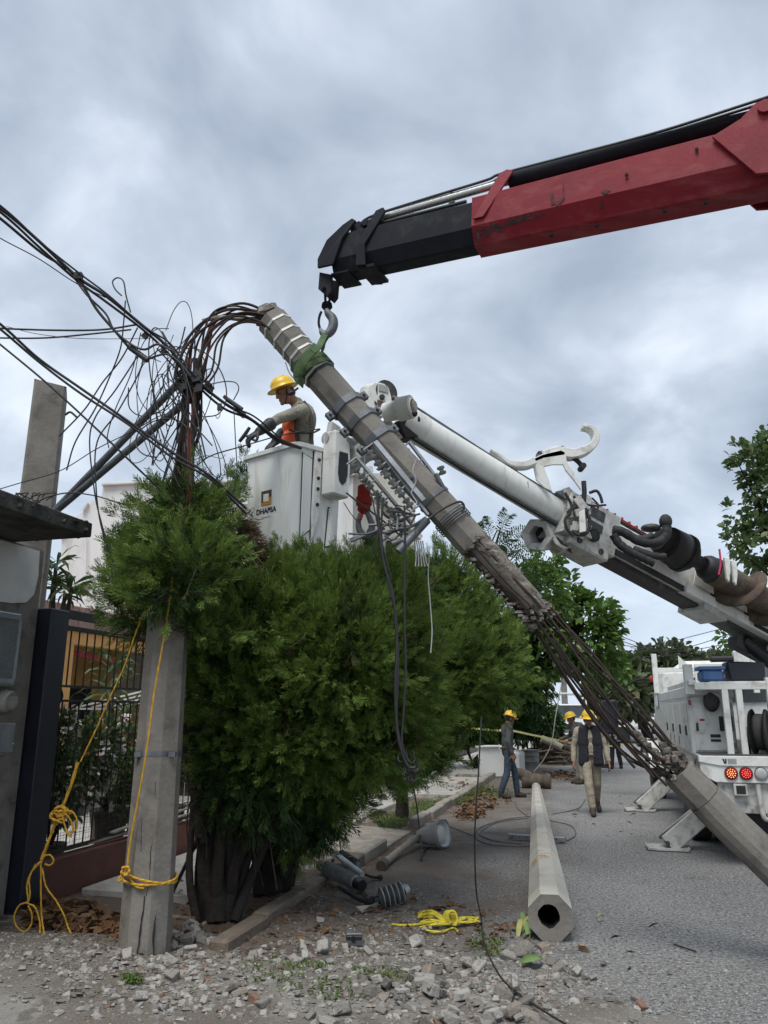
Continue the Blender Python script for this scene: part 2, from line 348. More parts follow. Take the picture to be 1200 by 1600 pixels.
M['awning_red'] = plain('red_awning', (.42, .06, .07), .8)
M['pavement'] = surf('pavement_concrete', (.42, .40, .365), (.34, .325, .295), 2.2, .92, dirt=(.24, .205, .165), dirt_scale=3, dirt_amt=.5, bm=.003, bscale=45, fine=.2)
M['kerb'] = surf('kerb_concrete', (.33, .305, .265), (.25, .23, .20), 4, .95, dirt=(.17, .135, .10), dirt_scale=5, dirt_amt=.6, bm=.006, bscale=35, fine=.25)
M['blue'] = plain('blue_cooler', (.08, .17, .36), .6)
M['tape'] = plain('caution_tape', (.78, .74, .28), .5)
M['car_white'] = surf('car_white', (.68, .69, .68), (.64, .65, .64), 2, .3, bm=0, fine=.03)
M['barrel'] = surf('grey_barrel', (.30, .30, .295), (.23, .23, .225), 5, .7, .2, dirt=(.14, .12, .10), dirt_amt=.3, bm=.002)
M['wood_cut'] = surf('cut_wood', (.36, .25, .15), (.28, .19, .11), 8, .9, bm=.002)
M['dead_leaf'] = leafmat('dead_leaf', (.16, .085, .04), (.10, .055, .03), (.26, .16, .08), .1, .8, 6)
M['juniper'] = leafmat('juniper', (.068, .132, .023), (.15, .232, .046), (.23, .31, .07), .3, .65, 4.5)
M['juniper_shade'] = leafmat('juniper_inner_shade', (.022, .05, .012), (.032, .065, .016), (.05, .08, .02), .15, .65, 2.2)  # shade inside and under the crowns, put into a darker green
M['juniper_brown'] = leafmat('juniper_dry', (.10, .07, .04), (.07, .055, .032), (.15, .10, .06), .1, .8, 4)
M['almond'] = leafmat('almond_leaf', (.075, .15, .035), (.115, .205, .045), (.20, .28, .07), .35, .4, 1.2)
M['almond_pale'] = leafmat('almond_leaf_pale', (.075, .13, .045), (.11, .17, .06), (.17, .21, .09), .3, .45, 1.2)  # greyer leaf green for the tree at the right edge
M['mango'] = leafmat('mango_leaf', (.028, .07, .022), (.045, .095, .028), (.075, .13, .035), .2, .4, 1.5)
M['feather'] = leafmat('feather_leaf', (.05, .10, .03), (.075, .135, .04), (.11, .17, .05), .3, .55, 1.5)
M['far_leaf'] = leafmat('far_leaf', (.085, .11, .055), (.115, .14, .07), (.16, .17, .09), .25, .7, .5)
M['shrub_leaf'] = leafmat('shrub_leaf', (.07, .12, .04), (.11, .165, .055), (.17, .21, .08), .3, .5, 3)
M['blade_leaf'] = leafmat('blade_leaf', (.07, .12, .045), (.11, .16, .06), (.17, .21, .09), .3, .45, 3)
M['petal_white'] = leafmat('white_petal', (.62, .60, .58), (.66, .60, .60), (.68, .42, .45), .3, .7, 5)
M['grass'] = leafmat('grass_blade', (.07, .13, .03), (.11, .17, .045), (.20, .20, .08), .3, .7, 3)
M['sign_black'] = plain('print_black', (.02, .02, .022), .5)
M['sign_orange'] = plain('print_orange', (.55, .24, .04), .5)
M['sign_brown'] = plain('print_brown', (.07, .045, .03), .5)
M['sign_white'] = plain('print_white', (.75, .75, .72), .5)
M['sign_grey'] = plain('print_grey', (.30, .31, .32), .5)
# ================================================================== the ground and the road
def hnoise(x, y, s, o=0.0): return mnoise.noise(V((x * s + o, y * s - o, o * 1.7)))
def ground_h(x, y):
    """height of the earth beside the road; 0 on the road"""
    q = V((x, y, 0)) - K0; o = q.dot(KN); s = q.dot(KT)
    if o > 0.15 and s > -2.6: return -0.006
    b = min(1.0, max(0.0, (0.25 - o) / 0.6)) if s > -2.4 else min(1, max(0, (1.6 - o) / 1.2 * 0 + (2.2 - x) / 2.5))
    near = 1.0 if y < 14 else max(0, 1 - (y - 14) / 6)
    h = 0.035 * hnoise(x, y, 1.1, 3) + 0.02 * hnoise(x, y, 3.1, 9) + 0.01 * hnoise(x, y, 8, 5)
    mound = 0.21 * math.exp(-((x + 2.9) ** 2 / 1.1 + (y - 5.75) ** 2 / 0.55)) + 0.05 * math.exp(-((x + 1.1) ** 2 / .8 + (y - 5.6) ** 2 / .3))
    return near * b * (0.02 + h + mound) - 0.006 * (1 - b)
def axis(lo, hi, fine_lo, fine_hi, step, far):
    a = list(np.arange(fine_lo, fine_hi + 1e-6, step)); l = [fine_lo - d for d in far if fine_lo - d > lo]; r = [fine_hi + d for d in far if fine_hi + d < hi]
    return [lo] + sorted(l) + a + r + [hi]
gx = axis(-1500, 1500, -7, 5, 0.07, (.3, .8, 2, 5, 12, 30, 80, 200, 500)); gy = axis(-600, 2600, 3.5, 16, 0.07, (.3, .8, 2, 5, 12, 30, 80, 200, 500))
gv = np.array([(x, y, ground_h(x, y) if (-12 < x < 9 and 1 < y < 21) else -0.006) for y in gy for x in gx]); nx = len(gx)
ii, jj = np.meshgrid(np.arange(len(gy) - 1), np.arange(nx - 1), indexing='ij'); b0 = (ii * nx + jj).ravel()
gq = np.stack([b0, b0 + 1, b0 + nx + 1, b0 + nx], 1)
def earth_mat():
    m, t, b = nmat('earth'); v = objco(t)
    big = ramp(t, noise(t, v, .9, 5, .6), .38, .62); c = mixc(t, big, (.20, .178, .150), (.29, .272, .245)); sx = t.nodes.new('ShaderNodeSeparateXYZ'); t.links.new(v, sx.inputs[0])
    br = math_(t, 'ADD', math_(t, 'MULTIPLY', sx.outputs[1], 1.3), math_(t, 'MULTIPLY', noise(t, v, 1.6, 5, .6), 2.4)); br = ramp(t, br, 8.7, 10.2); c = mixc(t, br, c, mixc(t, noise(t, v, 3, 5, .6), (.10, .072, .052), (.17, .132, .10)))
    c = mixc(t, ramp(t, noise(t, v, 2.6, 6, .65, .5), .52, .66), c, (.34, .325, .30))       # pale crushed concrete dust
    c = mixc(t, ramp(t, noise(t, v, 4.2, 4, .6, .3), .60, .72, 0, .55), c, (.075, .085, .04))   # thin weeds
    sp = ramp(t, noise(t, v, 75, 3, .7), .58, .70); c = mixc(t, sp, c, (.34, .32, .29))
    dk = ramp(t, noise(t, v, 55, 3, .7), .60, .72, 0, .7); c = mixc(t, dk, c, (.06, .048, .038))
    t.links.new(c, b.inputs['Base Color']); b.inputs['Roughness'].default_value = .95; b.inputs['Specular IOR Level'].default_value = .2
    h = math_(t, 'ADD', noise(t, v, 38, 5, .7), math_(t, 'MULTIPLY', noise(t, v, 110, 3, .6), .5)); bump(t, b, h, .03, .9); return m
def road_mat():
    """road object's local x = across from the kerb, local y = along the street"""
    m, t, b = nmat('asphalt'); v = objco(t); sx = t.nodes.new('ShaderNodeSeparateXYZ'); t.links.new(v, sx.inputs[0])
    c = mixc(t, ramp(t, noise(t, v, .55, 6, .6, .4), .35, .65), (.245, .243, .238), (.32, .316, .308))
    c = mixc(t, ramp(t, noise(t, v, 38, 3, .75), .52, .60), c, (.56, .555, .54)); c = mixc(t, ramp(t, noise(t, v, 30, 3, .75), .54, .62, 0, .9), c, (.06, .06, .06)); c = mixc(t, ramp(t, noise(t, v, 2.3, 5, .7), .55, .7, 0, .35), c, (.09, .088, .085))
    c = mixc(t, ramp(t, noise(t, v, 1.6, 6, .7, 1.0), .60, .70, 0, .6), c, (.29, .28, .26))     # cement spills
    # brown earth washed over the kerb side and the near end
    edge = math_(t, 'ADD', math_(t, 'MULTIPLY', sx.outputs[0], .55), math_(t, 'MULTIPLY', noise(t, v, .8, 5, .65), -2.6))
    near = math_(t, 'ADD', math_(t, 'MULTIPLY', sx.outputs[1], .8), 2.4)
    near = math_(t, 'ADD', near, math_(t, 'MULTIPLY', sx.outputs[0], .42)); near = math_(t, 'ADD', near, math_(t, 'MULTIPLY', noise(t, v, 1.1, 5, .6), -2.2))
    f = math_(t, 'MINIMUM', edge, near); d = ramp(t, f, -1.0, .1, .85, 0.0)
    dirt = mixc(t, ramp(t, noise(t, v, 3, 5, .6), .35, .65), (.165, .125, .095), (.215, .18, .15)); dirt = mixc(t, ramp(t, noise(t, v, 80, 3, .7), .58, .68), dirt, (.33, .30, .27))
    c = mixc(t, d, c, dirt); t.links.new(c, b.inputs['Base Color']); b.inputs['Roughness'].default_value = .9; b.inputs['Specular IOR Level'].default_value = .25
    h = math_(t, 'ADD', noise(t, v, 42, 4, .75), noise(t, v, 120, 2, .6)); bump(t, b, h, .025, 1.0); return m
M['earth'] = earth_mat(); M['asphalt'] = road_mat()
g = fast_mesh('ground', gv, gq, M['earth'], smooth=True); tag(g, kind='structure')
ss = [-2.2 + .5 * i for i in range(40)] + [20, 30, 45, 70, 110, 180, 300]; oo = [0.0, .5, 1, 2, 3, 4, 5, 6, 7.4]
# ragged near end: the road breaks up into earth where the digging was
rv = np.array([(o_, s_ + (0.25 * hnoise(o_, 3, 1.7) if s_ > -2 else (-0.9 * min(o_, 3.2) + .2 * hnoise(o_ * 2, 1, 1.0)) + (-3.5 if o_ >= 4 else 0)), 0.0) for s_ in ss for o_ in oo])
rq = np.array([(i * 9 + j, i * 9 + j + 1, (i + 1) * 9 + j + 1, (i + 1) * 9 + j) for i in range(len(ss) - 1) for j in range(8)])
ro = fast_mesh('road', rv, rq, M['asphalt']); ro.location = K0; ro.rotation_euler = (0, 0, -YAW); tag(ro, kind='structure')

# pavement: slabs one by one near the camera, a strip beyond
pv = bpy.data.objects.new('pavement', None); COL.objects.link(pv); pv['kind'] = 'structure'; pv['_org'] = (0, 0, 0)
def road_box(mb, s0, s1, o0, o1, z0, z1, drop=0.0):
    p = [rd(s0, o0), rd(s0, o1), rd(s1, o1), rd(s1, o0)]
    lo = [q + V((0, 0, z0)) for q in p]; hi = [q + V((0, 0, z1 - (drop if i in (1, 2) else 0))) for i, q in enumerate(p)]
    mb.add(lo + hi, [(3, 2, 1, 0), (4, 5, 6, 7), (0, 1, 5, 4), (1, 2, 6, 5), (2, 3, 7, 6), (3, 0, 4, 7)]); return mb
rs = random.Random(3); s = -1.1
while s < 13.5:
    ln = rs.uniform(1.15, 1.5)
    road_box(MB(), s + .01, s + ln - .01, -2.2, -1.0 + rs.uniform(-.03, .03), -.06, .085 + rs.uniform(-.006, .008)).build('slab', M['pavement'], pv, .012)
    s += ln
for s0, s1 in ((1.7, 2.62), (2.64, 3.7)):
    road_box(MB(), s0, s1, -.985, -.02, -.08, .09, .055).build('slab', M['kerb'], pv, .012)
for s0, s1 in ((8.2, 9.6), (9.62, 11.2), (11.22, 12.6)): road_box(MB(), s0, s1, -.985, -.17, -.08, .09 + rs.uniform(0, .012)).build('slab', M['pavement'], pv, .012)
s = -2.35
while s < 13:
    if not 1.6 < s < 3.6:
        ln = rs.uniform(.75, 1.05); o = rs.uniform(-.02, .02) - (.04 if s < 0 else 0); z = .09 if s < 0 else .13
        road_box(MB(), s, s + ln - .015, -.165 + o, -.01 + o, -.08, z + rs.uniform(-.012, .012)).build('kerb_stone', M['kerb_dirty' if s < .3 else 'kerb'], pv, .02); s += ln
    else: s += 1.0
q = road_box(MB(), 13.55, 240, -2.2, -.17, -.06, .09).build('far_pavement', M['pavement'], pv)
q = road_box(MB(), 13.55, 240, -.165, -.005, -.08, .125).build('far_kerb', M['kerb'], pv)
q = road_box(MB(), -4, 240, 7.405, 7.56, -.08, .125).build('far_kerb', M['kerb'], pv)
q = road_box(MB(), -4, 240, 7.57, 9.6, -.06, .10).build('far_pavement', M['pavement'], pv)

# ================================================================== the property on the left
# rendered wall that carries the meters
w_o = -2.36
bw = thing('boundary_wall', 'grey rendered wall with peeling white paint under the mossy slab at the left edge', 'wall', rd(-4, w_o))
road_box(MB(), -9, -1.94, w_o - .22, w_o, -.05, 3.26).build('wall', M['grey_wall'], bw)
pp = [(s_, z_) for s_, z_ in ((-8.5, 3.24), (-2.02, 3.24), (-2.0, 3.0), (-2.03, 2.82), (-2.12, 2.73), (-2.3, 2.70), (-3.4, 2.66), (-8.5, 2.6))]
MB().prism([rd(s_, w_o + .001, z_) for s_, z_ in pp], KN * .012).build('paint_patch', M['peeling'], bw)
sb = MB(); road_box(sb, -9, -2.3, -4.2, -1.58, 3.27, 3.40); road_box(sb, -9, -2.42, -4.2, -1.72, 3.40, 3.415)
rs = random.Random(5)
so_ = sb.build('roof_slab', M['slab'], bw, .02)
mo = MB()
for i in range(150):
    s_ = rs.uniform(-8, -2.3); mo.rock(rd(s_, -1.58 + rs.uniform(-.06, .012), 3.405 + rs.uniform(-.12, .01)), (rs.uniform(.02, .07), rs.uniform(.02, .05), rs.uniform(.012, .035)), i)
for i in range(30): mo.rock(rd(-2.3 + rs.uniform(-.02, .006), rs.uniform(-3.5, -1.6), 3.34 + rs.uniform(-.06, .07)), (.03, .04, .03), 500 + i)
tag(mo.build('crumbling_edge', M['slab'], bw), kind='stuff')
for i, (a, b_, k) in enumerate((((-20, 760), (5, 772), .02), ((0, 783), (28, 770), .015), ((30, 780), (48, 765), .01))):
    pass
# meter box, round meter, grey service box on that wall
mb_ = thing('meter_cabinet', 'glazed aluminium meter cabinet fixed to the grey wall at the left edge', 'meter box', rd(-2.4, w_o + .04, 2.1))
road_box(MB(), -3.05, -2.26, w_o + .002, w_o + .10, 1.96, 2.60).build('case', M['aluminium'], mb_, .01)
road_box(MB(), -3.0, -2.31, w_o + .102, w_o + .115, 2.02, 2.54).build('glass_door', M['grey_glass'], mb_)
for z_ in (2.0, 2.56): road_box(MB(), -3.02, -2.29, w_o + .102, w_o + .125, z_ - .02, z_ + .02).build('door_rail', M['aluminium'], mb_)
road_box(MB(), -2.31, -2.28, w_o + .102, w_o + .125, 2.02, 2.54).build('door_stile', M['aluminium'], mb_)
em = thing('electricity_meter', 'round pale glass electricity meter on the grey wall left of the dark post', 'meter', rd(-2.29, w_o, 1.83))
mc = rd(-2.29, w_o, 1.83)
MB().lathe(mc, KN, [(0, .105), (.05, .105), (.055, .10)], 20).build('ring', M['galv'], em)
MB().lathe(mc + KN * .056, KN, [(0, .096), (.05, .092), (.075, .075), (.08, 0)], 20).build('glass_cover', M['meter_glass'], em)
MB().box(mc + KN * .14 + V((0, 0, .03)), (.09, .008, .03), Matrix.Rotation(-YAW + R(90), 3, 'Z')).build('dial', M['sign_grey'], em)
jb = thing('service_box', 'plain grey metal service box under the round meter', 'junction box', rd(-2.4, w_o + .05, 1.5))
road_box(MB(), -2.8, -2.24, w_o + .002, w_o + .13, 1.38, 1.63).build('case', M['aluminium'], jb, .01)
road_box(MB(), -2.81, -2.23, w_o + .131, w_o + .142, 1.40, 1.645).build('lid', M['galv'], jb, .004)
MB().ball(rd(-2.25, w_o + .15, 1.47), .012).build('screw', M['galv'], jb)

# dark steel gate post
pb = gnd(24, 1428); P_S = (V(pb) - K0).dot(KT)
gp = MB(); road_box(gp, P_S - .14, P_S + .13, -2.46, -2.22, -.1, 2.70)
o = gp.build('gate_post', M['post_paint'], None, .008, org=rd(P_S, -2.34)); tag(o, 'thick navy black square steel post between the meter wall and the railing', 'post')

# square weathered concrete pole stub behind the slab
a, b_ = at(80, 608, 7.9), at(42, 930, 7.9); d = (a - b_) / (a.z - b_.z); a0 = b_ - d * b_.z
sp_ = thing('concrete_stub', 'broken off square concrete pole rising behind the mossy slab with a rusty bolt', 'pole', a0)
mb = MB(); Xd = V((math.cos(R(20)), math.sin(R(20)), 0)) * .165; Yd = V((-math.sin(R(20)), math.cos(R(20)), 0)) * .165
def ringq(c, k=1.0, dz=(0, 0, 0, 0)): return [c + (Xd * sx + Yd * sy) * k + V((0, 0, dz[i])) for i, (sx, sy) in enumerate(((-1, -1), (1, -1), (1, 1), (-1, 1)))]
n = 14; rgs = [ringq(a0 + (a - a0) * (i / n), 1.1 - .1 * i / n, (0, 0, 0, 0) if i < n else (.03, -.015, -.05, .0)) for i in range(n + 1)]
mb.add([p for r_ in rgs for p in r_], [(i * 4 + j, i * 4 + (j + 1) % 4, i * 4 + 4 + (j + 1) % 4, i * 4 + 4 + j) for i in range(n) for j in range(4)]); mb.add(rgs[-1], [(0, 1, 2, 3)])
mb.build('shaft', M['concrete_pole'], sp_, .025)
MB().tube(spl([at(102, 648, 7.7), at(110, 644, 7.65), at(120, 652, 7.6)]), .012).build('bolt', M['rust'], sp_)
ub = MB()
for i in range(7):
    z0 = 3.42; p0 = at(30 + i * 7, 782, 7.5); ub.tube(spl([p0, p0 + V((rs.uniform(-.1, .1), 0, .08)), p0 + V((rs.uniform(-.15, .15), rs.uniform(-.1, .1), .02))]), .006, 5)
o = ub.build('wire_offcuts', M['rust'], None, org=at(40, 785, 7.5)); tag(o, 'curled rusty wire ends lying on the mossy slab by the square concrete pole', 'wire', kind='stuff')

# low oxide-red wall and the black iron railing on it
lw = MB(); road_box(lw, P_S + .14, 9.5, -2.42, -2.26, -.1, .40)
o = lw.build('low_wall', M['red_wall'], None, .01, org=rd(P_S, -2.34)); tag(o, 'low oxide red wall under the black iron railing', 'wall')
fr = thing('iron_railing', 'black iron railing of thin vertical bars on the low red wall', 'fence', rd(P_S, -2.34))
F_O, s0 = -2.34, P_S + .16
def rail(z, h, w_=.04): MB().beam(rd(s0, F_O, z), rd(9.5, F_O, z), w_, h).build('rail', M['iron'], fr)
rail(2.69, .085, .05); rail(2.555, .045); rail(1.985, .022); rail(1.845, .022); rail(.45, .035)
s = s0 + .05; i = 0
while s < 9.4:
    MB().tube([rd(s, F_O, 1.995), rd(s, F_O, 2.54)], .0085, 6).build('bar', M['iron'], fr)
    k = MB().tube([rd(s - .03, F_O, .46), rd(s - .03, F_O, 1.835)], .0085, 6)
    if i % 3 == 0: k.ball(rd(s - .03, F_O, 1.15), .017, 8, 6)
    k.build('bar', M['iron'], fr); s += .132; i += 1
MB().tube(spl([rd(s0 + .02, F_O + .03, 1.98), rd(s0 + .06, F_O + .03, 1.96), rd(s0 + .10, F_O + .03, 1.88), rd(s0 + .05, F_O + .03, 1.80)]), .012, 6).build('latch', M['iron'], fr)
road_box(MB(), s0 - .0, s0 + .10, F_O - .01, F_O + .02, 1.86, 1.97).build('lock_box', M['orange_wall'], fr, .01)
wm = MB()
for z in np.arange(.5, 1.02, .05): wm.tube([rd(s0, F_O - .02, z), rd(6, F_O - .02, z)], .0016, 3)
for s in np.arange(s0, 6, .05): wm.tube([rd(s, F_O - .02, .48), rd(s, F_O - .02, 1.0)], .0016, 3)
tag(wm.build('wire_mesh', M['iron'], fr), kind='stuff')
# broken slats heaped on the low wall
for i, (sa, oa, sb_, ob, z) in enumerate(((-.9, -2.35, .7, -2.25, .44), (-.5, -2.3, .5, -2.36, .50), (.0, -2.34, 1.3, -2.24, .46), (.4, -2.3, 1.6, -2.38, .52), (1.0, -2.25, 2.2, -2.35, .45))):
    o = MB().beam(rd(sa, oa, z), rd(sb_, ob, z + .05), .055, .018).build('wood_scrap', M['pole_arm'], None, org=rd(sa, oa, z))
    tag(o, 'split grey wooden batten lying along the top of the low red wall', 'batten', 'broken battens on the low wall')

# porch house behind the railing
ph = thing('porch_house', 'ochre and orange porch house with stained tile fascia behind the railing', 'house', rd(2, -8))
road_box(MB(), -4, 17, -8.6, -8.4, 0, 3.25).build('wall', M['yellow_wall'], ph)
road_box(MB(), -4.2, -4.0, -8.4, -3, 0, 3.25).build('wall', M['orange_wall'], ph)
rb = MB(); road_box(rb, -4.2, 17, -12, -5.4, 3.26, 3.42); rb.build('roof', M['fascia'], ph, .02)
s = -4.2
while s < 16.5:
    mb = MB(); road_box(mb, s, s + .29, -5.398, -5.33, 3.02, 3.40); mb.build('fascia_tile', M['fascia'], ph, .01); s += .30
road_box(MB(), -4.2, 17, -5.6, -5.4, 2.80, 3.25).build('beam', M['orange_wall'], ph)
for s in (2.42, 8.6): road_box(MB(), s, s + .32, -5.7, -5.4, 0, 2.8).build('column', M['orange_wall'], ph, .01)
# dark doorway with a grille, and a round hoop behind
da, db = rd(.8, -8.39), rd(3.2, -8.39)
road_box(MB(), 6.3, 7.5, -8.40, -8.385, .1, 2.25).build('doorway', M['glass'], ph)
dg = thing('door_grille', 'dark grille across the doorway at the back of the porch', 'grille', rd(6.9, -8.36))
for s in np.arange(6.3, 7.5, .16): MB().tube([rd(s, -8.36, .1), rd(s, -8.36, 2.2)], .012, 5).build('bar', M['iron'], dg)
MB().tube([rd(7.0, -8.33, 1.7) + KT * (.45 * math.cos(t)) + V((0, 0, .45 * math.sin(t))) for t in np.linspace(0, 2 * math.pi, 24)], .014, 5).build('hoop', M['galv'], dg)
aw = thing('awning', 'small red edged awning sheet under the eave behind the railing', 'awning', rd(3.6, -6))
MB().add([rd(3.0, -5.75, 2.70), rd(4.4, -5.75, 2.64), rd(4.4, -6.6, 2.78), rd(3.0, -6.6, 2.78)], [(0, 1, 2, 3)]).build('sheet', M['yellow_wall'], aw)
MB().beam(rd(3.0, -5.74, 2.70), rd(4.4, -5.74, 2.64), .03, .09).build('trim', M['awning_red'], aw)
# patio floor with tile joints as single tiles near the fence
pf = bpy.data.objects.new('patio_floor', None); COL.objects.link(pf); pf['kind'] = 'structure'; pf['_org'] = (0, 0, 0)
proto = None
for i in range(15):
    for j in range(10):
        c = rd(-3.0 + .62 * i + .3, -2.75 - .62 * j, .10)
        if proto is None:
            mb = MB().box((0, 0, 0), (.60, .60, .05)); proto = mb.build('tile', M['floor_tile'], pf); oo_ = proto
        else: oo_ = proto.copy(); COL.objects.link(oo_); oo_.parent = pf
        oo_.location = c + V((0, 0, rs.uniform(-.003, .003))); oo_.rotation_euler = (0, 0, -YAW)
# planks of a white pergola/lounger seen between the bars
lg = thing('slatted_canopy', 'small canopy of white slats against the ochre wall beside the leaning rope', 'canopy', rd(3, -5.2))
for i in range(4):
    MB().beam(rd(3.2 + .42 * i, -5.6, 1.80), rd(3.9 + .42 * i, -4.6, 2.12), .03, .03).build('slat', M['sign_white'], lg)
MB().beam(rd(3.2, -5.6, 1.78), rd(4.5, -5.6, 1.78), .03, .03).build('rail', M['sign_white'], lg); MB().beam(rd(3.9, -4.6, 2.10), rd(5.2, -4.6, 2.10), .03, .03).build('rail', M['sign_white'], lg)
for s in (3.25, 4.45): MB().tube([rd(s, -5.6, .1), rd(s, -5.6, 1.78)], .015, 6).build('leg', M['sign_white'], lg)
for s in (3.95, 5.15): MB().tube([rd(s, -4.6, .1), rd(s, -4.6, 2.1)], .015, 6).build('leg', M['sign_white'], lg)

# white stepped house behind it
wh = thing('stepped_house', 'white plastered house with a stepped parapet behind the porch', 'house', at(180, 900, 19))
poly = px([(96, 840), (112, 812), (130, 800), (136, 788), (158, 776), (161, 758), (215, 755), (420, 752), (420, 1090), (96, 1090)], 19)
MB().prism(poly, V((-1.2, 6, 0))).build('wall', M['white_wall'], wh)
mb = MB()
for a_, b2 in (((96, 838), (114, 810)), ((130, 798), (137, 786)), ((160, 757), (216, 754)), ((216, 754), (420, 751))): mb.beam(at(*a_, 18.95), at(*b2, 18.95), .12, .07)
mb.build('coping', M['white_wall'], wh, .01)
MB().tube([at(134, 835, 18.9), at(134, 930, 18.9)], .02, 6).build('rain_pipe', M['white_wall'], wh)

# white two-storey house behind the bucket
bh = thing('two_storey_house', 'cream two storey house half hidden behind the bucket and the cypress', 'house', at(590, 1000, 19))
A, B = at(470, 720, 21), at(552, 735, 18.6)
MB().prism([V((A.x, A.y, 0)), V((B.x, B.y, 0)), B, A], V((-2, 8, 0))).build('wall', M['white_wall'], bh)
C_, D = at(552, 738, 18.9), at(648, 742, 20.2)
MB().prism([V((C_.x, C_.y, 0)), V((D.x, D.y, 0)), D, C_], V((-.8, 6, 0))).build('wall', M['cream_wall'], bh)
MB().beam(at(548, 738, 18.5), at(572, 736, 18.9), .5, .16).build('eave', M['white_wall'], bh)
MB().beam(at(588, 775, 18.7), at(652, 842, 19.7), .35, .14).build('stair_parapet', M['cream_wall'], bh)
wv = at(624, 866, 19.25)
def window(cx, cy, Y, wp, hp):
    k = mpp(cx, cy, Y); c = at(cx, cy, Y); Mr = Matrix.Rotation(math.atan2(D.y - C_.y, D.x - C_.x), 3, 'Z')
    f = MB().box(c, (wp * k, .10, hp * k), Mr).build('window', M['glass'], bh)
    t_ = .06
    for sx, sz, w_, h_ in ((0, .5, wp * k + t_, t_), (0, -.5, wp * k + t_, t_), (-.5, 0, t_, hp * k), (.5, 0, t_, hp * k), (0, 0, t_ * .7, hp * k)):
        MB().box(c + Mr @ V((sx * wp * k, -.06, sz * hp * k)), (w_, .06, h_), Mr).build('frame', M['bark'], f)
window(618, 866, 19.3, 34, 34); window(583, 850, 18.95, 22, 40)
for i in range(6): MB().tube([at(606 + i * 5, 850, 19.1), at(606 + i * 5, 883, 19.1)], .01, 5).build('bar', M['iron'], bh)
# ================================================================== the snapped utility pole: stump, upper length, rebar
def octa(mb, pts, rads, rot=R(22.5), n=8, up=(0, 0, 1), caps=True):
    profs = [[(r * math.cos(2 * math.pi * j / n + rot), r * math.sin(2 * math.pi * j / n + rot)) for j in range(n)] for r in rads]
    return mb.loft(pts, profs, up, caps)
sb_ = gnd(224, 1503); st_top = at(272, 850, 6.32)
us = thing('pole_stump', 'cracked octagonal concrete pole stump wrapped with yellow rope in front of the cypress', 'utility pole', sb_ + V((0, 0, -.1)))
ax = (st_top - sb_); n = 10; pts = [sb_ + V((0, 0, -.12))] + [sb_ + ax * (i / n) for i in range(1, n + 1)]
octa(MB(), pts, [.188 - .03 * i / n for i in range(n + 1)], up=(0, 1, 0)).build('shaft', M['concrete_pole'], us, .008)
def on_pole(base, ax, px_, py_, rad, lift=.002):     # point of the shaft's face where a sight line meets it
    r = _ray(px_, py_); o_ = V((0, 0, EYE)); a = ax.normalized(); best = None
    rel = o_ - base; rp = r - a * r.dot(a); lp = rel - a * rel.dot(a); A_ = rp.dot(rp); B_ = 2 * rp.dot(lp); C2 = lp.dot(lp) - (rad + lift) ** 2; D_ = max(0, B_ * B_ - 4 * A_ * C2)
    return o_ + r * ((-B_ - math.sqrt(D_)) / (2 * A_))
def crack(pts, wid):
    mb = MB(); q = []
    for (x, y) in pts: q.append(on_pole(sb_, ax, x, y, (.188 - .03 * (1505 - y) / 655) * .96, 0))
    q = spl(q, 4); q = [p + V((random.uniform(-.004, .004), 0, 0)) for p in q]
    m_ = len(q); mb.tube(q, [wid * (.35 + .65 * math.sin(math.pi * (i + .6) / m_)) * random.uniform(.6, 1.2) for i in range(m_)], 5, flat=.5); return mb
for pts_, w_ in (([(243, 1222), (242, 1290), (236, 1330), (234, 1375), (228, 1400)], .005), ([(227, 1400), (221, 1440), (217, 1470), (213, 1500)], .007), ([(243, 1432), (240, 1460), (239, 1500)], .008), ([(222, 1240), (221, 1330)], .003)):
    crack(pts_, w_).build('crack', M['sign_black'], us)
f = .46
bnd = sb_ + ax * f
mb = MB(); octa(mb, [bnd - ax * .006, bnd + ax * .006], [.178] * 2, up=(0, 1, 0)); mb.build('steel_band', M['galv_dark'], us)
for x in (-.12, .14): MB().box(bnd + V((x, -.125, .0)), (.05, .04, .035)).build('band_clip', M['galv_dark'], us)

# upper length, hanging on the crane
PT = [at(424, 500, 6.42), at(560, 655, 6.32), at(680, 782, 6.25), at(742, 852, 6.2), at(845, 965, 6.15)]
BT = [at(1052, 1198, 6.05), at(1128, 1276, 6.0), at(1200, 1345, 5.95)]
dd = (BT[2] - BT[1]).normalized(); BT.append(BT[2] + dd * ((BT[2].z - .13) / -dd.z if dd.z < 0 else 1.0))
bp = thing('broken_pole', 'snapped octagonal concrete pole slanting across the picture with exposed steel', 'utility pole', PT[2])
def pole_at(t):                        # 0..1 along the sound upper part
    L_ = [(PT[1] - PT[0]).length, (PT[2] - PT[1]).length, (PT[3] - PT[2]).length]; d = t * sum(L_)
    for i in range(3):
        if d <= L_[i] or i == 2: return PT[i] + (PT[i + 1] - PT[i]) * (d / L_[i]), (PT[i + 1] - PT[i]).normalized()
        d -= L_[i]
def prad(t): return .148 - .012 * t
UPV = (0, -1, .4)
n = 12; octa(MB(), [pole_at(i / n)[0] for i in range(n + 1)], [prad(i / n) for i in range(n + 1)], up=UPV).build('shaft', M['concrete_pole'], bp, .010)
def rough_core(mb, pts, rads, seed, n=14, amp=.25, up=UPV, squash=None):
    rr = random.Random(seed); profs = []
    for i, r in enumerate(rads):
        pr = []
        for j in range(n):
            a = 2 * math.pi * j / n; k = 1 + amp * (rr.random() - .6)
            if squash: k *= squash(a, i / (len(rads) - 1))
            pr.append((math.cos(a) * r * k, math.sin(a) * r * k))
        profs.append(pr)
    return mb.loft(pts, profs, up)
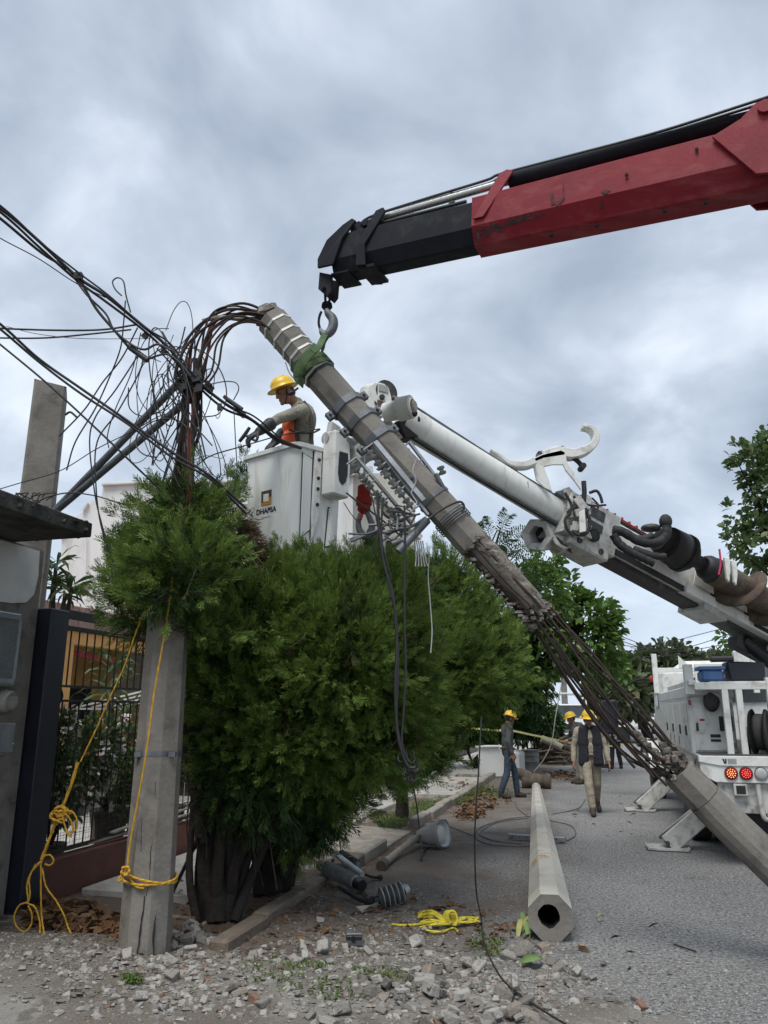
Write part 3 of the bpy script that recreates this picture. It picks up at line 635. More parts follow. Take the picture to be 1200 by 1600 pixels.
# jagged ends of the sound part
e0, d0 = pole_at(0); e1, d1 = pole_at(1)
rough_core(MB(), [e0 - d0 * .02, e0 - d0 * .07, e0 - d0 * .12, e0 - d0 * .17], [.14, .125, .09, .04], 3, amp=.5).build('broken_end', M['broken_concrete'], bp)
mb = MB()
for i in range(8):
    X, Yv = frame(d0, UPV); a = i * .8; mb.rock(e0 - d0 * random.uniform(0, .08) + X * math.cos(a) * .10 + Yv * math.sin(a) * .10, (.07, .06, .05), 40 + i)
tag(mb.build('broken_bits', M['broken_concrete'], bp), kind='stuff')
# spalled length: concrete left on its upper right side, bars bare on the lower left
sp = PT[3]; ep = PT[4]; n = 18
def sq(a, t):                          # a=0 is the frame's X side
    low = max(0, math.cos(a - SIDE)); return 1 - (.50 + .1 * t) * low ** .7
X, Yv = frame(ep - sp, UPV); want = V((-.6, -.45, -.65)); SIDE = math.atan2(want.dot(Yv), want.dot(X))
rough_core(MB(), [sp + (ep - sp) * (i / n) - (ep - sp).normalized() * .02 for i in range(n + 1)], [.137 - .03 * (i / n) ** 2 for i in range(n + 1)], 5, 18, .16, squash=sq).build('spalled_core', M['broken_concrete'], bp)
up_side = -want.normalized()
mb = MB(); k = 10
octa(mb, [sp + (ep - sp) * (.0 + .86 * i / k) + up_side * .03 for i in range(k + 1)], [.114 - .012 * i / k for i in range(k + 1)], up=UPV); mb.build('shaft', M['concrete_pole'], bp, .01)
for sd, tt in ((11, .0), (12, .95)):
    mb = MB(); rr = random.Random(sd)
    for i in range(44):
        a = rr.uniform(0, 6.28); c = sp + (ep - sp) * (tt + rr.uniform(-.06, .12)) + X * math.cos(a) * .11 + Yv * math.sin(a) * .11
        mb.rock(c, (rr.uniform(.02, .065), rr.uniform(.02, .06), rr.uniform(.015, .045)), sd * 100 + i)
    tag(mb.build('broken_bits', M['broken_concrete'], bp), kind='stuff')
mb = MB(); rr = random.Random(8)
for i in range(90):
    t = rr.uniform(0, 1); c = sp + (ep - sp) * t + want.normalized() * rr.uniform(.02, .085) + X * rr.uniform(-.08, .08)
    mb.rock(c, (rr.uniform(.015, .05), rr.uniform(.015, .05), rr.uniform(.01, .03)), 900 + i)
tag(mb.build('spalled_concrete', M['broken_concrete'], bp), kind='stuff')
# bare strands bridging the two lengths (each one a bar)
rr = random.Random(21); Xb, Yb = frame(BT[1] - BT[0], UPV); NS = 12
for i in range(NS):
    a = 2 * math.pi * i / NS; r0 = .105; r1 = .095
    low = math.cos(a - SIDE) > .1
    st = (sp if low else sp + (ep - sp) * .8) + X * math.cos(a) * r0 + Yv * math.sin(a) * r0
    m1 = ep + X * math.cos(a) * .10 + Yv * math.sin(a) * .10; en = BT[0] + (BT[1] - BT[0]) * (.05 + .10 * rr.random()) + Xb * math.cos(a) * r1 + Yb * math.sin(a) * r1
    sag = V((0, 0, -.05 - .16 * rr.random() if low else rr.uniform(-.02, .05))); j = lambda k_: V((rr.uniform(-k_, k_), rr.uniform(-k_, k_), rr.uniform(-k_, k_)))
    pts = [st, (st + m1) / 2 + j(.012), m1 + j(.02), m1 * .66 + en * .34 + sag * .8 + j(.03), m1 * .33 + en * .67 + sag + j(.03), en]
    MB().tube(spl(pts, 5), .0075 if i % 3 else .0105, 6).build('rebar', M['rust'], bp)
for i in range(4):                     # loose bars that miss the butt
    a = SIDE + rr.uniform(-.9, .9); st = ep + X * math.cos(a) * .1 + Yv * math.sin(a) * .1
    en = at(*((1042, 1228), (1022, 1215), (992, 1200), (1030, 1190))[i], 6.0)
    MB().tube(spl([sp + (ep - sp) * .4 + X * math.cos(a) * .1 + Yv * math.sin(a) * .1, st, (st + en) / 2 + V((0, 0, -.07)), en], 5), .010, 6).build('rebar', M['rust'], bp)
c = at(1008, 1166, 6.06); mb = MB()
for i in range(16): mb.rock(c + (BT[0] - ep).normalized() * rr.uniform(-.12, .14) + V((rr.uniform(-.03, .03), rr.uniform(-.03, .03), rr.uniform(-.02, .03))), (.065, .05, .035), 300 + i)
mb.build('hanging_fragment', M['broken_concrete'], bp)
# butt length
bd = (BT[1] - BT[0]).normalized(); n = 5
octa(MB(), [BT[0] + bd * .05, BT[0] + bd * .30], [.128, .131], up=UPV).build('shaft', M['new_concrete'] if False else M['concrete_pole'], bp, .012)
octa(MB(), [BT[0] + bd * .305, BT[1], BT[2], BT[3]], [.134, .134, .135, .137], up=UPV, n=16, rot=0).build('shaft', M['concrete_pole'], bp)
mb = MB()
for i in range(80):
    a = rr.uniform(0, 6.28); q = rr.random(); mb.rock(BT[0] + bd * rr.uniform(-.16, .12) + Xb * math.cos(a) * .115 * q ** .5 + Yb * math.sin(a) * .115 * q ** .5, (rr.uniform(.02, .075), rr.uniform(.02, .06), rr.uniform(.015, .05)), 700 + i)
tag(mb.build('broken_bits', M['broken_concrete'], bp), kind='stuff')
# bands and clamps
def band(t, wid, lift, mat, name, part=None):
    c, d = pole_at(t); mb = MB(); octa(mb, [c - d * wid / 2, c + d * wid / 2], [prad(t) + lift] * 2, up=UPV); return mb.build(name, M[mat], bp, .003)
for t in (.035, .085, .135, .172): band(t, .022, .006, 'strap', 'steel_band')
band(.262, .05, .008, 'cable', 'steel_band'); band(.258, .022, .013, 'strap', 'steel_band')
for t, nm in ((.405, 'pole_clamp'), (.475, 'pole_clamp'), (.556, 'pole_clamp')):
    c, d = pole_at(t); o = band(t, .065, .016, 'galv_dark', nm)
    X2, Y2 = frame(d, UPV)
    for sg in (-1, 1):
        q = c + X2 * sg * (prad(t) + .045)
        mb = MB().beam(q - d * .035, q + d * .035, .06, .05, UPV); mb.tube([q - Y2 * .06, q + Y2 * .06], .014, 6); mb.build('clamp_lug', M['galv_dark'], o, .004)
band(.815, .03, .010, 'galv_dark', 'steel_band')
mb = MB(); c, d = pole_at(.90); X2, Y2 = frame(d, UPV)
for kx in range(5): mb.tube([c + d * (.022 * kx - .04) + X2 * math.cos(a) * (prad(.9) + .012) + Y2 * math.sin(a) * (prad(.9) + .012) for a in np.linspace(0, 6.3, 26)], .006, 5)
mb.build('wire_wrap', M['galv_dark'], bp)
MB().tube(spl(px([(668, 812), (690, 796), (716, 784), (725, 790), (722, 800)], 6.0)), .010, 6).build('wire_wrap', M['cable'], bp)
MB().tube(spl(px([(470, 560), (462, 590), (452, 582), (446, 566)], 6.25)), .006, 5).build('wire_wrap', M['galv'], bp)

# spool insulator racks bolted to the pole
def spool(c, d, k=1.0):
    mb = MB(); p = [(-.05, .02), (-.048, .043), (-.035, .05), (-.02, .045), (-.012, .03), (.0, .026), (.012, .03), (.02, .045), (.035, .05), (.048, .043), (.05, .02)]
    return mb.lathe(V(c) - V(d) * 0, d, [(a * k, r * k) for a, r in p], 16)
rackd = (PT[2] - PT[1]).normalized()
def rack(pa, pb_, Y, n_sp, k, two=True):
    a, b_ = at(*pa, Y), at(*pb_, Y); d = (b_ - a).normalized(); X2, Y2 = frame(d, UPV); ob = MB()
    r = ob.beam(a - d * .05, b_ + d * .12, .025, .035, UPV).build('insulator_rack', M['galv'], bp, .003)
    for i in range(n_sp):
        q = a + (b_ - a) * ((i + .4) / n_sp) - X2 * .0
        off = V((-.055, -.02, -.05))
        for dq in ((-.055, .055) if two else (0,)):
            spool(q + off + d * dq, d, k).build('insulator', M['porcelain'], r)
        for dq in (-.13, .13): MB().beam(q + d * dq, q + d * dq + off * 1.5, .03, .010, d).build('bracket', M['galv'], r)
        MB().tube([q + off - d * .15, q + off + d * .15], .010, 6).build('pin', M['galv_dark'], r)
    return r
rack((588, 700), (655, 787), 6.10, 3, .74)
rack((563, 722), (628, 800), 6.28, 3, .68)
rack((645, 698), (686, 752), 6.42, 2, .7)
MB().beam(at(586, 690, 6.08), at(662, 782, 6.06), .045, .025, UPV).build('channel', M['galv'], bp, .003)
MB().tube(spl(px([(652, 715), (645, 735), (650, 752), (643, 770), (651, 785), (646, 795)], 6.05)), .006, 5).build('tie_wire', M['porcelain'], bp)
# dead-end hardware behind the foot of the rack
mb = MB()
for i in range(26):
    a = at(random.uniform(600, 668), random.uniform(795, 832), 6.22); b_ = a + V((random.uniform(-.35, .05), random.uniform(-.15, .1), random.uniform(-.16, .06)))
    mb.tube(spl([a, (a + b_) / 2 + V((0, 0, random.uniform(-.06, .06))), b_], 4), random.choice((.006, .009, .012)), 5)
tag(mb.build('torn_hardware', M['galv_dark'], bp), kind='stuff')
for (p0, p1, r) in (((622, 862), (668, 812), .035), ((612, 850), (650, 836), .022), ((640, 745), (660, 752), .03), ((680, 740), (700, 775), .02)):
    MB().tube([at(*p0, 6.15), at(*p1, 6.2)], r, 8).build('torn_bracket', M['galv_dark'], bp, .003)
mb = MB()
for i in range(5): mb.tube(spl(px([(648 + i * 3, 845), (650 + i * 4, 870 + i * 2), (649 + i * 5, 885)], 6.2)), .006, 5)
mb.build('wire_tails', M['porcelain'], bp)
for (p0, p1) in (((690, 735), (692, 760)), ((683, 748), (697, 770))): spool(at(*p0, 6.3), (.3, 0, -.9), .7).build('insulator', M['porcelain'], bp)

# rebar that still ties stump and upper length together: bends over from the stump's top
rr = random.Random(33)
arcs = [(400, 488, 352, 484, 312, 512), (402, 494, 350, 492, 316, 520), (398, 486, 362, 478, 330, 492), (404, 498, 356, 500, 322, 530), (410, 484, 376, 474, 338, 490), (404, 502, 362, 508, 330, 542),
        (406, 506, 372, 506, 340, 535), (398, 492, 345, 498, 305, 528), (395, 490, 340, 500, 292, 540), (408, 488, 368, 484, 330, 512), (400, 500, 360, 497, 318, 548), (412, 492, 370, 490, 326, 520), (402, 486, 348, 486, 300, 520), (408, 498, 378, 500, 350, 528)]
for i, (a, b_, c, d, e_, f_) in enumerate(arcs):
    Y = 6.35 + rr.uniform(-.08, .1); x2 = 284 + rr.uniform(-14, 26); xe = 284 + rr.uniform(-16, 16)
    pts = px([(a + 22, b_ + 14), (a, b_), (c, d), (e_, f_), (e_ - 14 + rr.uniform(-4, 4), f_ + 50), (x2 + 6, 640 + rr.uniform(-15, 15)), (x2, 690), (xe, 745), (xe - 6, 800), (xe - 10, 850)], Y)
    MB().tube(spl(pts, 6), .0095 if i % 4 else .013, 6).build('rebar', M['rust_red'] if i in (3, 5, 9) else M['rust'], bp)
for i in range(5):
    x2 = 288 + 4 * i; MB().tube(spl(px([(x2 + 3, 560), (x2 + rr.uniform(-4, 4), 620), (x2 - 2, 680), (x2 - 3, 780), (x2 - 14, 870)], 6.3)), .012, 6).build('rebar', M['rust_red'] if i in (2, 3) else M['rust'], us)
q = px([(316, 501), (340, 496), (370, 498), (402, 500)], 6.38)
mb = MB(); rough_core(mb, spl(q, 3), [.018 + .010 * (i / 9) for i in range(10)], 4, 8, .3); mb.build('splinter', M['pole_arm'], bp)
q = px([(330, 510), (306, 580), (296, 630)], 6.4); MB().tube(spl(q, 4), .02, 7).build('conduit', M['rust_red'], bp)
# ================================================================== red loader crane holding the pole
CA, CB = at(530, 410, 6.2), at(1200, 259, 4.7); cd_ = (CB - CA).normalized(); CX, CY = frame(cd_, (0, 0, 1))      # CX towards the viewer, CY up
lc = thing('loader_crane', 'red and black telescopic crane boom reaching in from the right', 'crane', CB)
clen = (CB - CA).length
def hexa(h, w_, c=.34): return [(-w_ / 2, h / 2), (-w_ / 2, -h * (.5 - c)), (-w_ * .25, -h / 2), (w_ * .25, -h / 2), (w_ / 2, -h * (.5 - c)), (w_ / 2, h / 2)]
def cpt(t, u=0.0, v=0.0): return CA + cd_ * (clen * t) + CX * v + CY * u
mb = MB(); mb.loft([cpt(.0), cpt(.9)], [hexa(.37, .30), hexa(.37, .30)]); mb.build('inner_section', M['crane_black'], lc, .012)
mb = MB(); mb.loft([cpt(.38), cpt(1.05)], [hexa(.41, .36), hexa(.455, .40)])
# raked mouth of the red section
pr = hexa(.41, .36); P = cpt(.315)
ro_ = mb.build('outer_section', M['crane_red'], lc, .012)
mb = MB(); mb.loft([cpt(1.03), cpt(1.75)], [hexa(.60, .46), hexa(.64, .50)]); mb.build('outer_section', M['crane_red'], lc, .012)
for v in (-1, 1):
    mb = MB(); mb.prism([cpt(.90, .18, v * .205), cpt(.955, .27, v * .205), cpt(.985, .37, v * .205), cpt(1.06, .38, v * .205), cpt(1.06, -.25, v * .205), cpt(.975, -.2, v * .205)], CX * v * .022)
    mb.build('pivot_plate', M['crane_red'], lc, .004)
MB().lathe(cpt(1.0, .30, -.26), CX, [(0, .05), (.52, .05)], 16).build('pivot_pin', M['crane_red'], lc, .004)
mb = MB()
for v in (-1, 1): mb.prism([cpt(.385, -.02, v * .185), cpt(.41, -.02, v * .185), cpt(.478, .37, v * .14), cpt(.462, .40, v * .14), cpt(.444, .38, v * .14)], CX * v * .02)
mb.build('cylinder_bracket', M['crane_red'], lc, .004)
MB().lathe(cpt(.462, .36, -.16), CX, [(0, .03), (.32, .03)], 12).build('bracket_pin', M['crane_black'], lc)
# wear on the mouth of the red section
mb = MB(); P0_, P1_ = cpt(.3155), cpt(.45)
def shell(t0, t1, j0, j1, h, w_):
    q = hexa(h, w_); a, b_ = q[j0], q[j1]
    return [cpt(t0, a[1], a[0]), cpt(t1, a[1], a[0]), cpt(t1, b_[1], b_[0]), cpt(t0, b_[1], b_[0])]
rr = random.Random(4)
def wear_patch(t, u0, u1, hw, face, seed):        # a ragged scrape lying on one face of the boom
    t += .065; q = hexa(.41 + .05 * (t - .38) / .59 + .002, .36 + .04 * (t - .38) / .59 + .004); a, b_ = (q[4], q[5]) if face == 'side' else (q[3], q[4]); r2 = random.Random(seed); poly = []
    for k in range(26):
        an = 2 * math.pi * k / 26; r = .25 + .75 * r2.random(); uu = (u0 + u1) / 2 + (u1 - u0) / 2 * math.sin(an) * r; tt = t + hw * math.cos(an) * r
        poly.append(cpt(tt, a[1] + (b_[1] - a[1]) * uu, a[0] + (b_[0] - a[0]) * uu))
    return poly
for sd, (t, u0, u1, hw, face) in enumerate(((.328, .0, .98, .012, 'low'), (.365, .3, .98, .045, 'low'), (.43, .55, .99, .06, 'low'), (.505, .0, .55, .006, 'side'), (.53, .0, .75, .003, 'side'), (.515, .0, .2, .02, 'side'), (.62, .0, .18, .012, 'side'), (.61, .4, .9, .008, 'low'))):
    MB().prism(wear_patch(t, u0, u1, hw, face, sd), CX * .0012 - CY * .0003).build('wear_mark', M['scrape'], lc)
for t, v in ((.56, 0), (.66, .0), (.80, .0), (.88, 0)): MB().lathe(cpt(t, -.225 - .01 * t, .08), -CY, [(0, .014), (.018, .014)], 8).build('bolt', M['crane_black'], lc)
for t, u in ((.73, .05), (.87, .12)): MB().lathe(cpt(t, u, .187 + .02 * t), CX, [(0, .014), (.012, .012)], 8).build('bolt', M['crane_black'], lc)
# rams and hoses on top
MB().lathe(cpt(.46, .36, .06), cd_ + CY * .003, [(0, .062), (.01, .066), (clen * .51, .066), (clen * .512, .055)], 18).build('ram_cylinder', M['crane_black'], lc)
MB().tube([cpt(.13, .31, .06), cpt(.47, .36, .06)], .032, 14).build('ram_rod', M['chrome'], lc)
MB().tube([cpt(.11, .225, .10), cpt(.36, .22, .12)], .016, 8).build('hose', M['cable'], lc)
for k, v in enumerate((.05, .0, -.05)):
    MB().tube(spl([cpt(.06, .30, v), cpt(.10, .36 + .012 * k, v), (cpt(.25, .40 + .012 * k, v)), cpt(.40, .43, v), cpt(.44, .455, v), cpt(.6, .46, v), cpt(.8, .47 + .01 * k, v), cpt(1.02, .53, v)], 6), .012, 7).build('hose', M['cable'], lc)
for t in (.20, .31, .43, .58, .66): MB().box(cpt(t, .37, 0), (.05, .14, .03)).build('hose_clamp', M['crane_black'], lc)
# black head: cheek plates, stops and brackets
for v in (-1, 1):
    mb = MB(); mb.prism([cpt(-.033, -.13, v * .155), cpt(-.035, -.04, v * .155), cpt(-.012, .13, v * .155), cpt(.03, .26, v * .14), cpt(.055, .31, v * .13), cpt(.068, .27, v * .14), cpt(.035, .11, v * .155), cpt(.012, -.13, v * .155)], CX * v * .026); mb.build('head_plate', M['crane_black'], lc, .005)
    mb = MB(); mb.prism([cpt(.078, -.19, v * .155), cpt(.105, -.205, v * .155), cpt(.10, .0, v * .155), cpt(.150, .30, v * .13), cpt(.142, .345, v * .13), cpt(.122, .33, v * .13), cpt(.075, .0, v * .155)], CX * v * .024); mb.build('head_bracket', M['crane_black'], lc, .005)
mb = MB(); mb.box(cpt(.05, .22), (.12, .24, .10)); mb.build('head_block', M['crane_black'], lc, .01)
mb = MB()
for t, u in ((.065, .27), (.085, .28), (.10, .26), (.05, .28)): mb.lathe(cpt(t, u, -.1), CX, [(0, .035), (.2, .035)], 10)
mb.build('head_roller', M['crane_black'], lc)
MB().lathe(cpt(.125, .275, -.15), CX, [(0, .04), (.3, .04)], 12).build('ram_eye', M['grey_dark'], lc)
mb = MB(); mb.beam(cpt(.078, -.195), cpt(.125, -.20), .30, .03); mb.beam(cpt(.0, -.19), cpt(.05, -.19), .26, .02); mb.build('wear_pad', M['crane_black'], lc, .004)
# link, swivel and hook
LK = at(517, 440, 6.2)
mb = MB()
for v in (-.06, .06): mb.prism([at(506, 432, 6.2) + CX * v, at(526, 436, 6.2) + CX * v, at(524, 462, 6.2) + CX * v, at(518, 470, 6.2) + CX * v, at(504, 458, 6.2) + CX * v], CX * .022)
mb.build('hook_link', M['crane_black'], lc, .004)
MB().tube([at(514, 458, 6.2) - CX * .1, at(514, 458, 6.2) + CX * .12], .018, 8).build('link_pin', M['crane_black'], lc)
mb = MB()
for dxp in (-4, 5): mb.tube([at(512 + dxp, 458, 6.18), at(511 + dxp * .6, 474, 6.18)], .012, 7)
mb.lathe(at(511, 472, 6.18), V((0, 0, -1)), [(0, .022), (.015, .045), (.05, .05), (.07, .035), (.085, .022)], 14); mb.build('swivel', M['crane_black'], lc)
hk = spl(px([(510, 484), (513, 490), (519, 497), (521, 506), (517, 517), (509, 523), (503, 519), (500, 513)], 6.16), 5)
m_ = len(hk); MB().tube(hk, [.024 + .020 * math.sin(math.pi * min(1, i / m_ * 1.15)) if i < m_ - 4 else .020 - .003 * (i - m_ + 4) for i in range(m_)], 10).build('hook', M['galv_dark'], lc)
MB().tube(spl(px([(502, 487), (499, 495), (498, 505), (500, 514)], 6.16), 4), .012, 8).build('hook_latch', M['crane_black'], lc)

# green lifting sling from the hook round the pole
sl_ = thing('lifting_sling', 'green webbing sling from the crane hook choked round the pole', 'sling', at(500, 540, 6.2))
mb = MB()
def strap(pts, w_, th=.012, tw=(0, -1, .2)):
    pts = spl(pts, 5); n_ = len(pts); return MB().loft(pts, [[(-w_ / 2, -th / 2), (w_ / 2, -th / 2), (w_ / 2, th / 2), (-w_ / 2, th / 2)]] * n_, tw, sm=False)
hk0 = at(509, 522, 6.15)
strap([hk0 + V((0, 0, .01)), at(503, 532, 6.08), at(497, 543, 6.0), at(488, 549, 5.98)], .055).build('leg', M['sling'], sl_)
strap([hk0 + V((.01, .03, .01)), at(504, 535, 6.2), at(503, 548, 6.3), at(500, 553, 6.36)], .06).build('leg', M['sling'], sl_)
c, d = pole_at(.215); X2, Y2 = frame(d, UPV); tilt = d * .55
def chok(w_, off, sgn=1):
    q = [c + d * off + X2 * math.cos(a) * (prad(.2) + .014) + Y2 * math.sin(a) * (prad(.2) + .014) + tilt * sgn * .10 * math.cos(a - 2.4) for a in np.linspace(0, 2 * math.pi, 33)]; m2 = MB(); n_ = len(q); vs = []
    for i, p in enumerate(q):
        a = 2 * math.pi * i / 32; nn = X2 * math.cos(a) + Y2 * math.sin(a)
        for s1, s2 in ((-1, 0), (1, 0), (1, 1), (-1, 1)): vs.append(p + d * s1 * w_ / 2 + nn * (s2 * .010 + .004 * math.sin(9 * a)))
    m2.add(vs, [(i * 4 + j, i * 4 + (j + 1) % 4, i * 4 + 4 + (j + 1) % 4, i * 4 + 4 + j) for i in range(32) for j in range(4)]); return m2
chok(.075, 0).build('wrap', M['sling'], sl_); chok(.07, .065, .5).build('wrap', M['sling'], sl_)
strap(px([(496, 540, 6.12), (480, 556, 6.12), (468, 574, 6.16), (466, 590, 6.2), (474, 600, 6.28)], 6.1), .085).build('wrap', M['sling'], sl_)

# ================================================================== white digger derrick truck with the personnel bucket
T0 = V((3.72, 9.5, 0))
def TR(x, y, z): return T0 + KN * x + KT * y + V((0, 0, z))
dt = thing('derrick_truck', 'white digger derrick truck with its boom raised behind the broken pole', 'truck', TR(1.2, 4, 0))
def tbox(mb, x0, x1, y0, y1, z0, z1):
    p = [TR(x, y, z) for x in (x0, x1) for y in (y0, y1) for z in (z0, z1)]
    return mb.add(p, [(0, 1, 3, 2), (4, 6, 7, 5), (0, 4, 5, 1), (2, 3, 7, 6), (0, 2, 6, 4), (1, 5, 7, 3)])
def tb(name, mat, *a, bevel=.008, parent=None): return tbox(MB(), *a).build(name, M[mat], parent or dt, bevel)
tb('deck', 'white_dirty', 0, 2.44, .02, 5.6, 1.16, 1.235)
# tailboard with a cut lower corner
MB().prism([TR(0, 0, 1.23), TR(2.44, 0, 1.23), TR(2.44, 0, .94), TR(.16, 0, .94), TR(0, 0, 1.02)], KT * .06).build('tailboard', M['white'], dt, .006)
MB().prism([TR(-.01, -.02, 1.235), TR(2.45, -.02, 1.235), TR(2.45, -.02, 1.125), TR(.22, -.02, 1.125), TR(-.01, -.02, 1.165)], KT * .09).build('deck_edge', M['white'], dt, .006)
# deck stays open inside: tread plate
tb('tread_plate', 'grey_dark', .05, 2.4, .1, 5.5, 1.236, 1.245)
for x, mt in ((.33, 'lamp_orange'), (.49, 'lamp_red'), (.65, 'lens_grey'), (1.79, 'lens_grey'), (1.95, 'lamp_red'), (2.11, 'lamp_orange')):
    h = MB().lathe(TR(x, -.004, 1.045), -KT, [(0, .074), (.016, .074), (.018, .064)], 22).build('tail_light', M['red_paint' if mt != 'lens_grey' else 'galv'], dt)
    if mt == 'lens_grey':
        MB().lathe(TR(x, -.023, 1.045), -KT, [(0, .062), (.006, .055), (.010, .02), (.010, 0)], 18).build('lens', M['lens_grey'], h)
    else:
        MB().lathe(TR(x, -.0225, 1.045), -KT, [(0, .062), (.004, .06), (.006, 0)], 18).build('lens', M['lamp_off'], h)
        mb = MB()
        for rad, cnt in ((0, 1), (.022, 6), (.045, 11)):
            for k in range(cnt):
                a = 2 * math.pi * k / cnt; mb.lathe(TR(x + rad * math.cos(a), -.029, 1.045 + rad * math.sin(a)), -KT, [(0, .0065), (.003, .004)], 6)
        mb.build('diode', M[mt], h)
# print on the deck edge: a hook mark and a plate
MB().prism([TR(.245, -.0215, 1.205), TR(.265, -.0215, 1.205), TR(.275, -.0215, 1.165), TR(.275, -.0215, 1.205), TR(.295, -.0215, 1.205), TR(.29, -.0215, 1.15), TR(.265, -.0215, 1.15)], -KT * .002).build('mark', M['sign_black'], dt)
MB().prism([TR(.305, -.0215, 1.205), TR(.40, -.0215, 1.205), TR(.40, -.0215, 1.15), TR(.305, -.0215, 1.15)], -KT * .002).build('plate', M['sign_grey'], dt)
tb('receiver', 'white_dirty', .34, .49, -.02, .1, .80, .93, bevel=.006); tb('receiver_hole', 'black', .365, .465, -.024, -.021, .82, .91, bevel=0)
tb('rear_plate', 'white_dirty', .18, 2.3, .06, .12, .60, .939); tb('chassis', 'grey_dark', .75, .95, .2, 8.2, .62, 1.1); tb('chassis', 'grey_dark', 1.5, 1.7, .2, 8.2, .62, 1.1)
tb('under_tank', 'black', .25, 2.2, .5, 1.3, .28, .6)
MB().tube(spl([TR(.60, -.02, .93), TR(.60, -.03, .80), TR(.62, -.05, .58), TR(.70, -.06, .555)], 4), .028, 10).build('step_arm', M['white_dirty'], dt)
MB().tube(spl([TR(1.70, -.02, .93), TR(1.70, -.03, .80), TR(1.68, -.05, .58), TR(1.60, -.06, .555)], 4), .028, 10).build('step_arm', M['white_dirty'], dt)
tb('step', 'galv', .66, 1.64, -.2, .02, .575, .605); tb('step_edge', 'red_paint', .66, 1.64, -.215, -.202, .545, .60, bevel=.002)
MB().tube(spl([TR(-.03, .05, 1.2), TR(-.05, .02, 1.15), TR(-.04, .02, 1.0), TR(-.02, .02, .9), TR(.02, .04, .86), TR(.03, .03, .95)], 4), .011, 6).build('hose', M['hose'], dt)
# side cabinets
tb('sticker', 'tape', 1.0, 1.24, -.0235, -.0215, 1.14, 1.22, bevel=0); tb('sticker', 'sign_black', 1.03, 1.21, -.0255, -.0237, 1.165, 1.195, bevel=0)
tb('reflector', 'red_paint', .74, .98, -.0235, -.0215, 1.14, 1.18, bevel=0); tb('sticker', 'sign_white', .12, .2, .7305, .7335, 1.55, 1.66, bevel=0); tb('sticker', 'red_paint', .13, .19, .729, .7304, 1.62, 1.65, bevel=0)
for z in (1.30, 1.78): tb('hinge', 'galv', .50, .53, .722, .734, z, z + .06, bevel=.003)
tb('latch', 'grey_dark', .08, .11, .718, .734, 1.50, 1.60, bevel=.003)
tb('side_cabinet', 'white', 0, .55, .75, 5.3, 1.2, 2.02, bevel=.02)
tb('side_cabinet', 'white', 0, .55, .75, 1.55, .92, 1.2, bevel=.01); tb('side_cabinet', 'white', 1.89, 2.44, .75, 5.3, 1.2, 1.75, bevel=.02)
tb('side_cabinet', 'white', 0, .5, 3.3, 5.3, .65, 1.2, bevel=.01)
tb('cabinet_lid', 'white', -.015, .57, .74, 5.32, 1.90, 2.06, bevel=.02)
for y0, y1 in ((.84, 1.55), (1.6, 2.6), (2.65, 3.6), (3.65, 5.2)):
    dr = tb('cabinet_door', 'white', -.014, -.001, y0, y1, 1.25, 1.86, bevel=.004); MB().box(TR(-.025, y0 + .1, 1.5), (.02, .03, .12), Matrix.Rotation(-YAW, 3, 'Z')).build('handle', M['grey_dark'], dr)
tb('cabinet_door', 'white', .06, .5, .735, .749, 1.26, 1.86, bevel=.004)
tb('marker_light', 'lamp_off', .015, .045, .72, .734, 1.82, 1.88, bevel=.002)
tb('label_plate', 'sign_black', .24, .36, .728, .733, 1.42, 1.46, bevel=0); tb('label_plate', 'sign_black', .24, .36, .728, .733, 1.37, 1.40, bevel=0)
tb('vent', 'black', .36, .52, .725, .733, 1.50, 1.68, bevel=.003)
for k in range(3): tb('slot', 'black', -.018, -.0145, 2.0 + k * .7, 2.05 + k * .7, 1.28, 1.40, bevel=0)
MB().tube(spl([TR(.03, .70, 1.93), TR(.10, .66, 1.95), TR(.30, .62, 1.96), TR(.40, .60, 1.90), TR(.42, .60, 1.72)], 4), .028, 10).build('bent_pipe', M['white_dirty'], dt)
MB().ball(TR(.28, .64, 1.86), (.10, .09, .13)).build('rolled_strap', M['grey_dark'], dt)
# rack frames on the deck
def post(x, y, z0, z1, w_=.09): tb('rack_post', 'white', x - w_ / 2, x + w_ / 2, y - w_ / 2, y + w_ / 2, z0, z1, bevel=.006)
for x in (.40, .56): post(x, .32, 1.24, 2.02, .075)
post(.92, .32, 1.24, 2.14, .10); post(.02, .50, 1.95, 2.32, .11); post(-.06, 4.9, 2.05, 2.75, .09); post(1.6, 4.9, 2.05, 2.75, .09)
tb('rack_rail', 'white', .06, .97, .28, .36, 2.0, 2.09, bevel=.006); tb('rack_rail', 'white', .0, .08, .36, 3.4, 2.06, 2.12, bevel=.006)
tb('rack_rail', 'white', -.1, 2.3, 4.86, 4.94, 2.42, 2.50, bevel=.006); tb('rack_rail', 'white', .35, 1.9, 2.6, 2.68, 2.36, 2.44, bevel=.006)
post(.39, 2.64, 2.0, 2.40, .08); tb('rack_plate', 'white', .25, 1.1, .3, 1.4, 2.09, 2.10, bevel=0)
# gusset on the rack
MB().prism([TR(.35, 4.85, 2.50), TR(.55, 4.85, 2.50), TR(.35, 4.85, 2.72)], KT * .02).build('gusset', M['white'], dt)
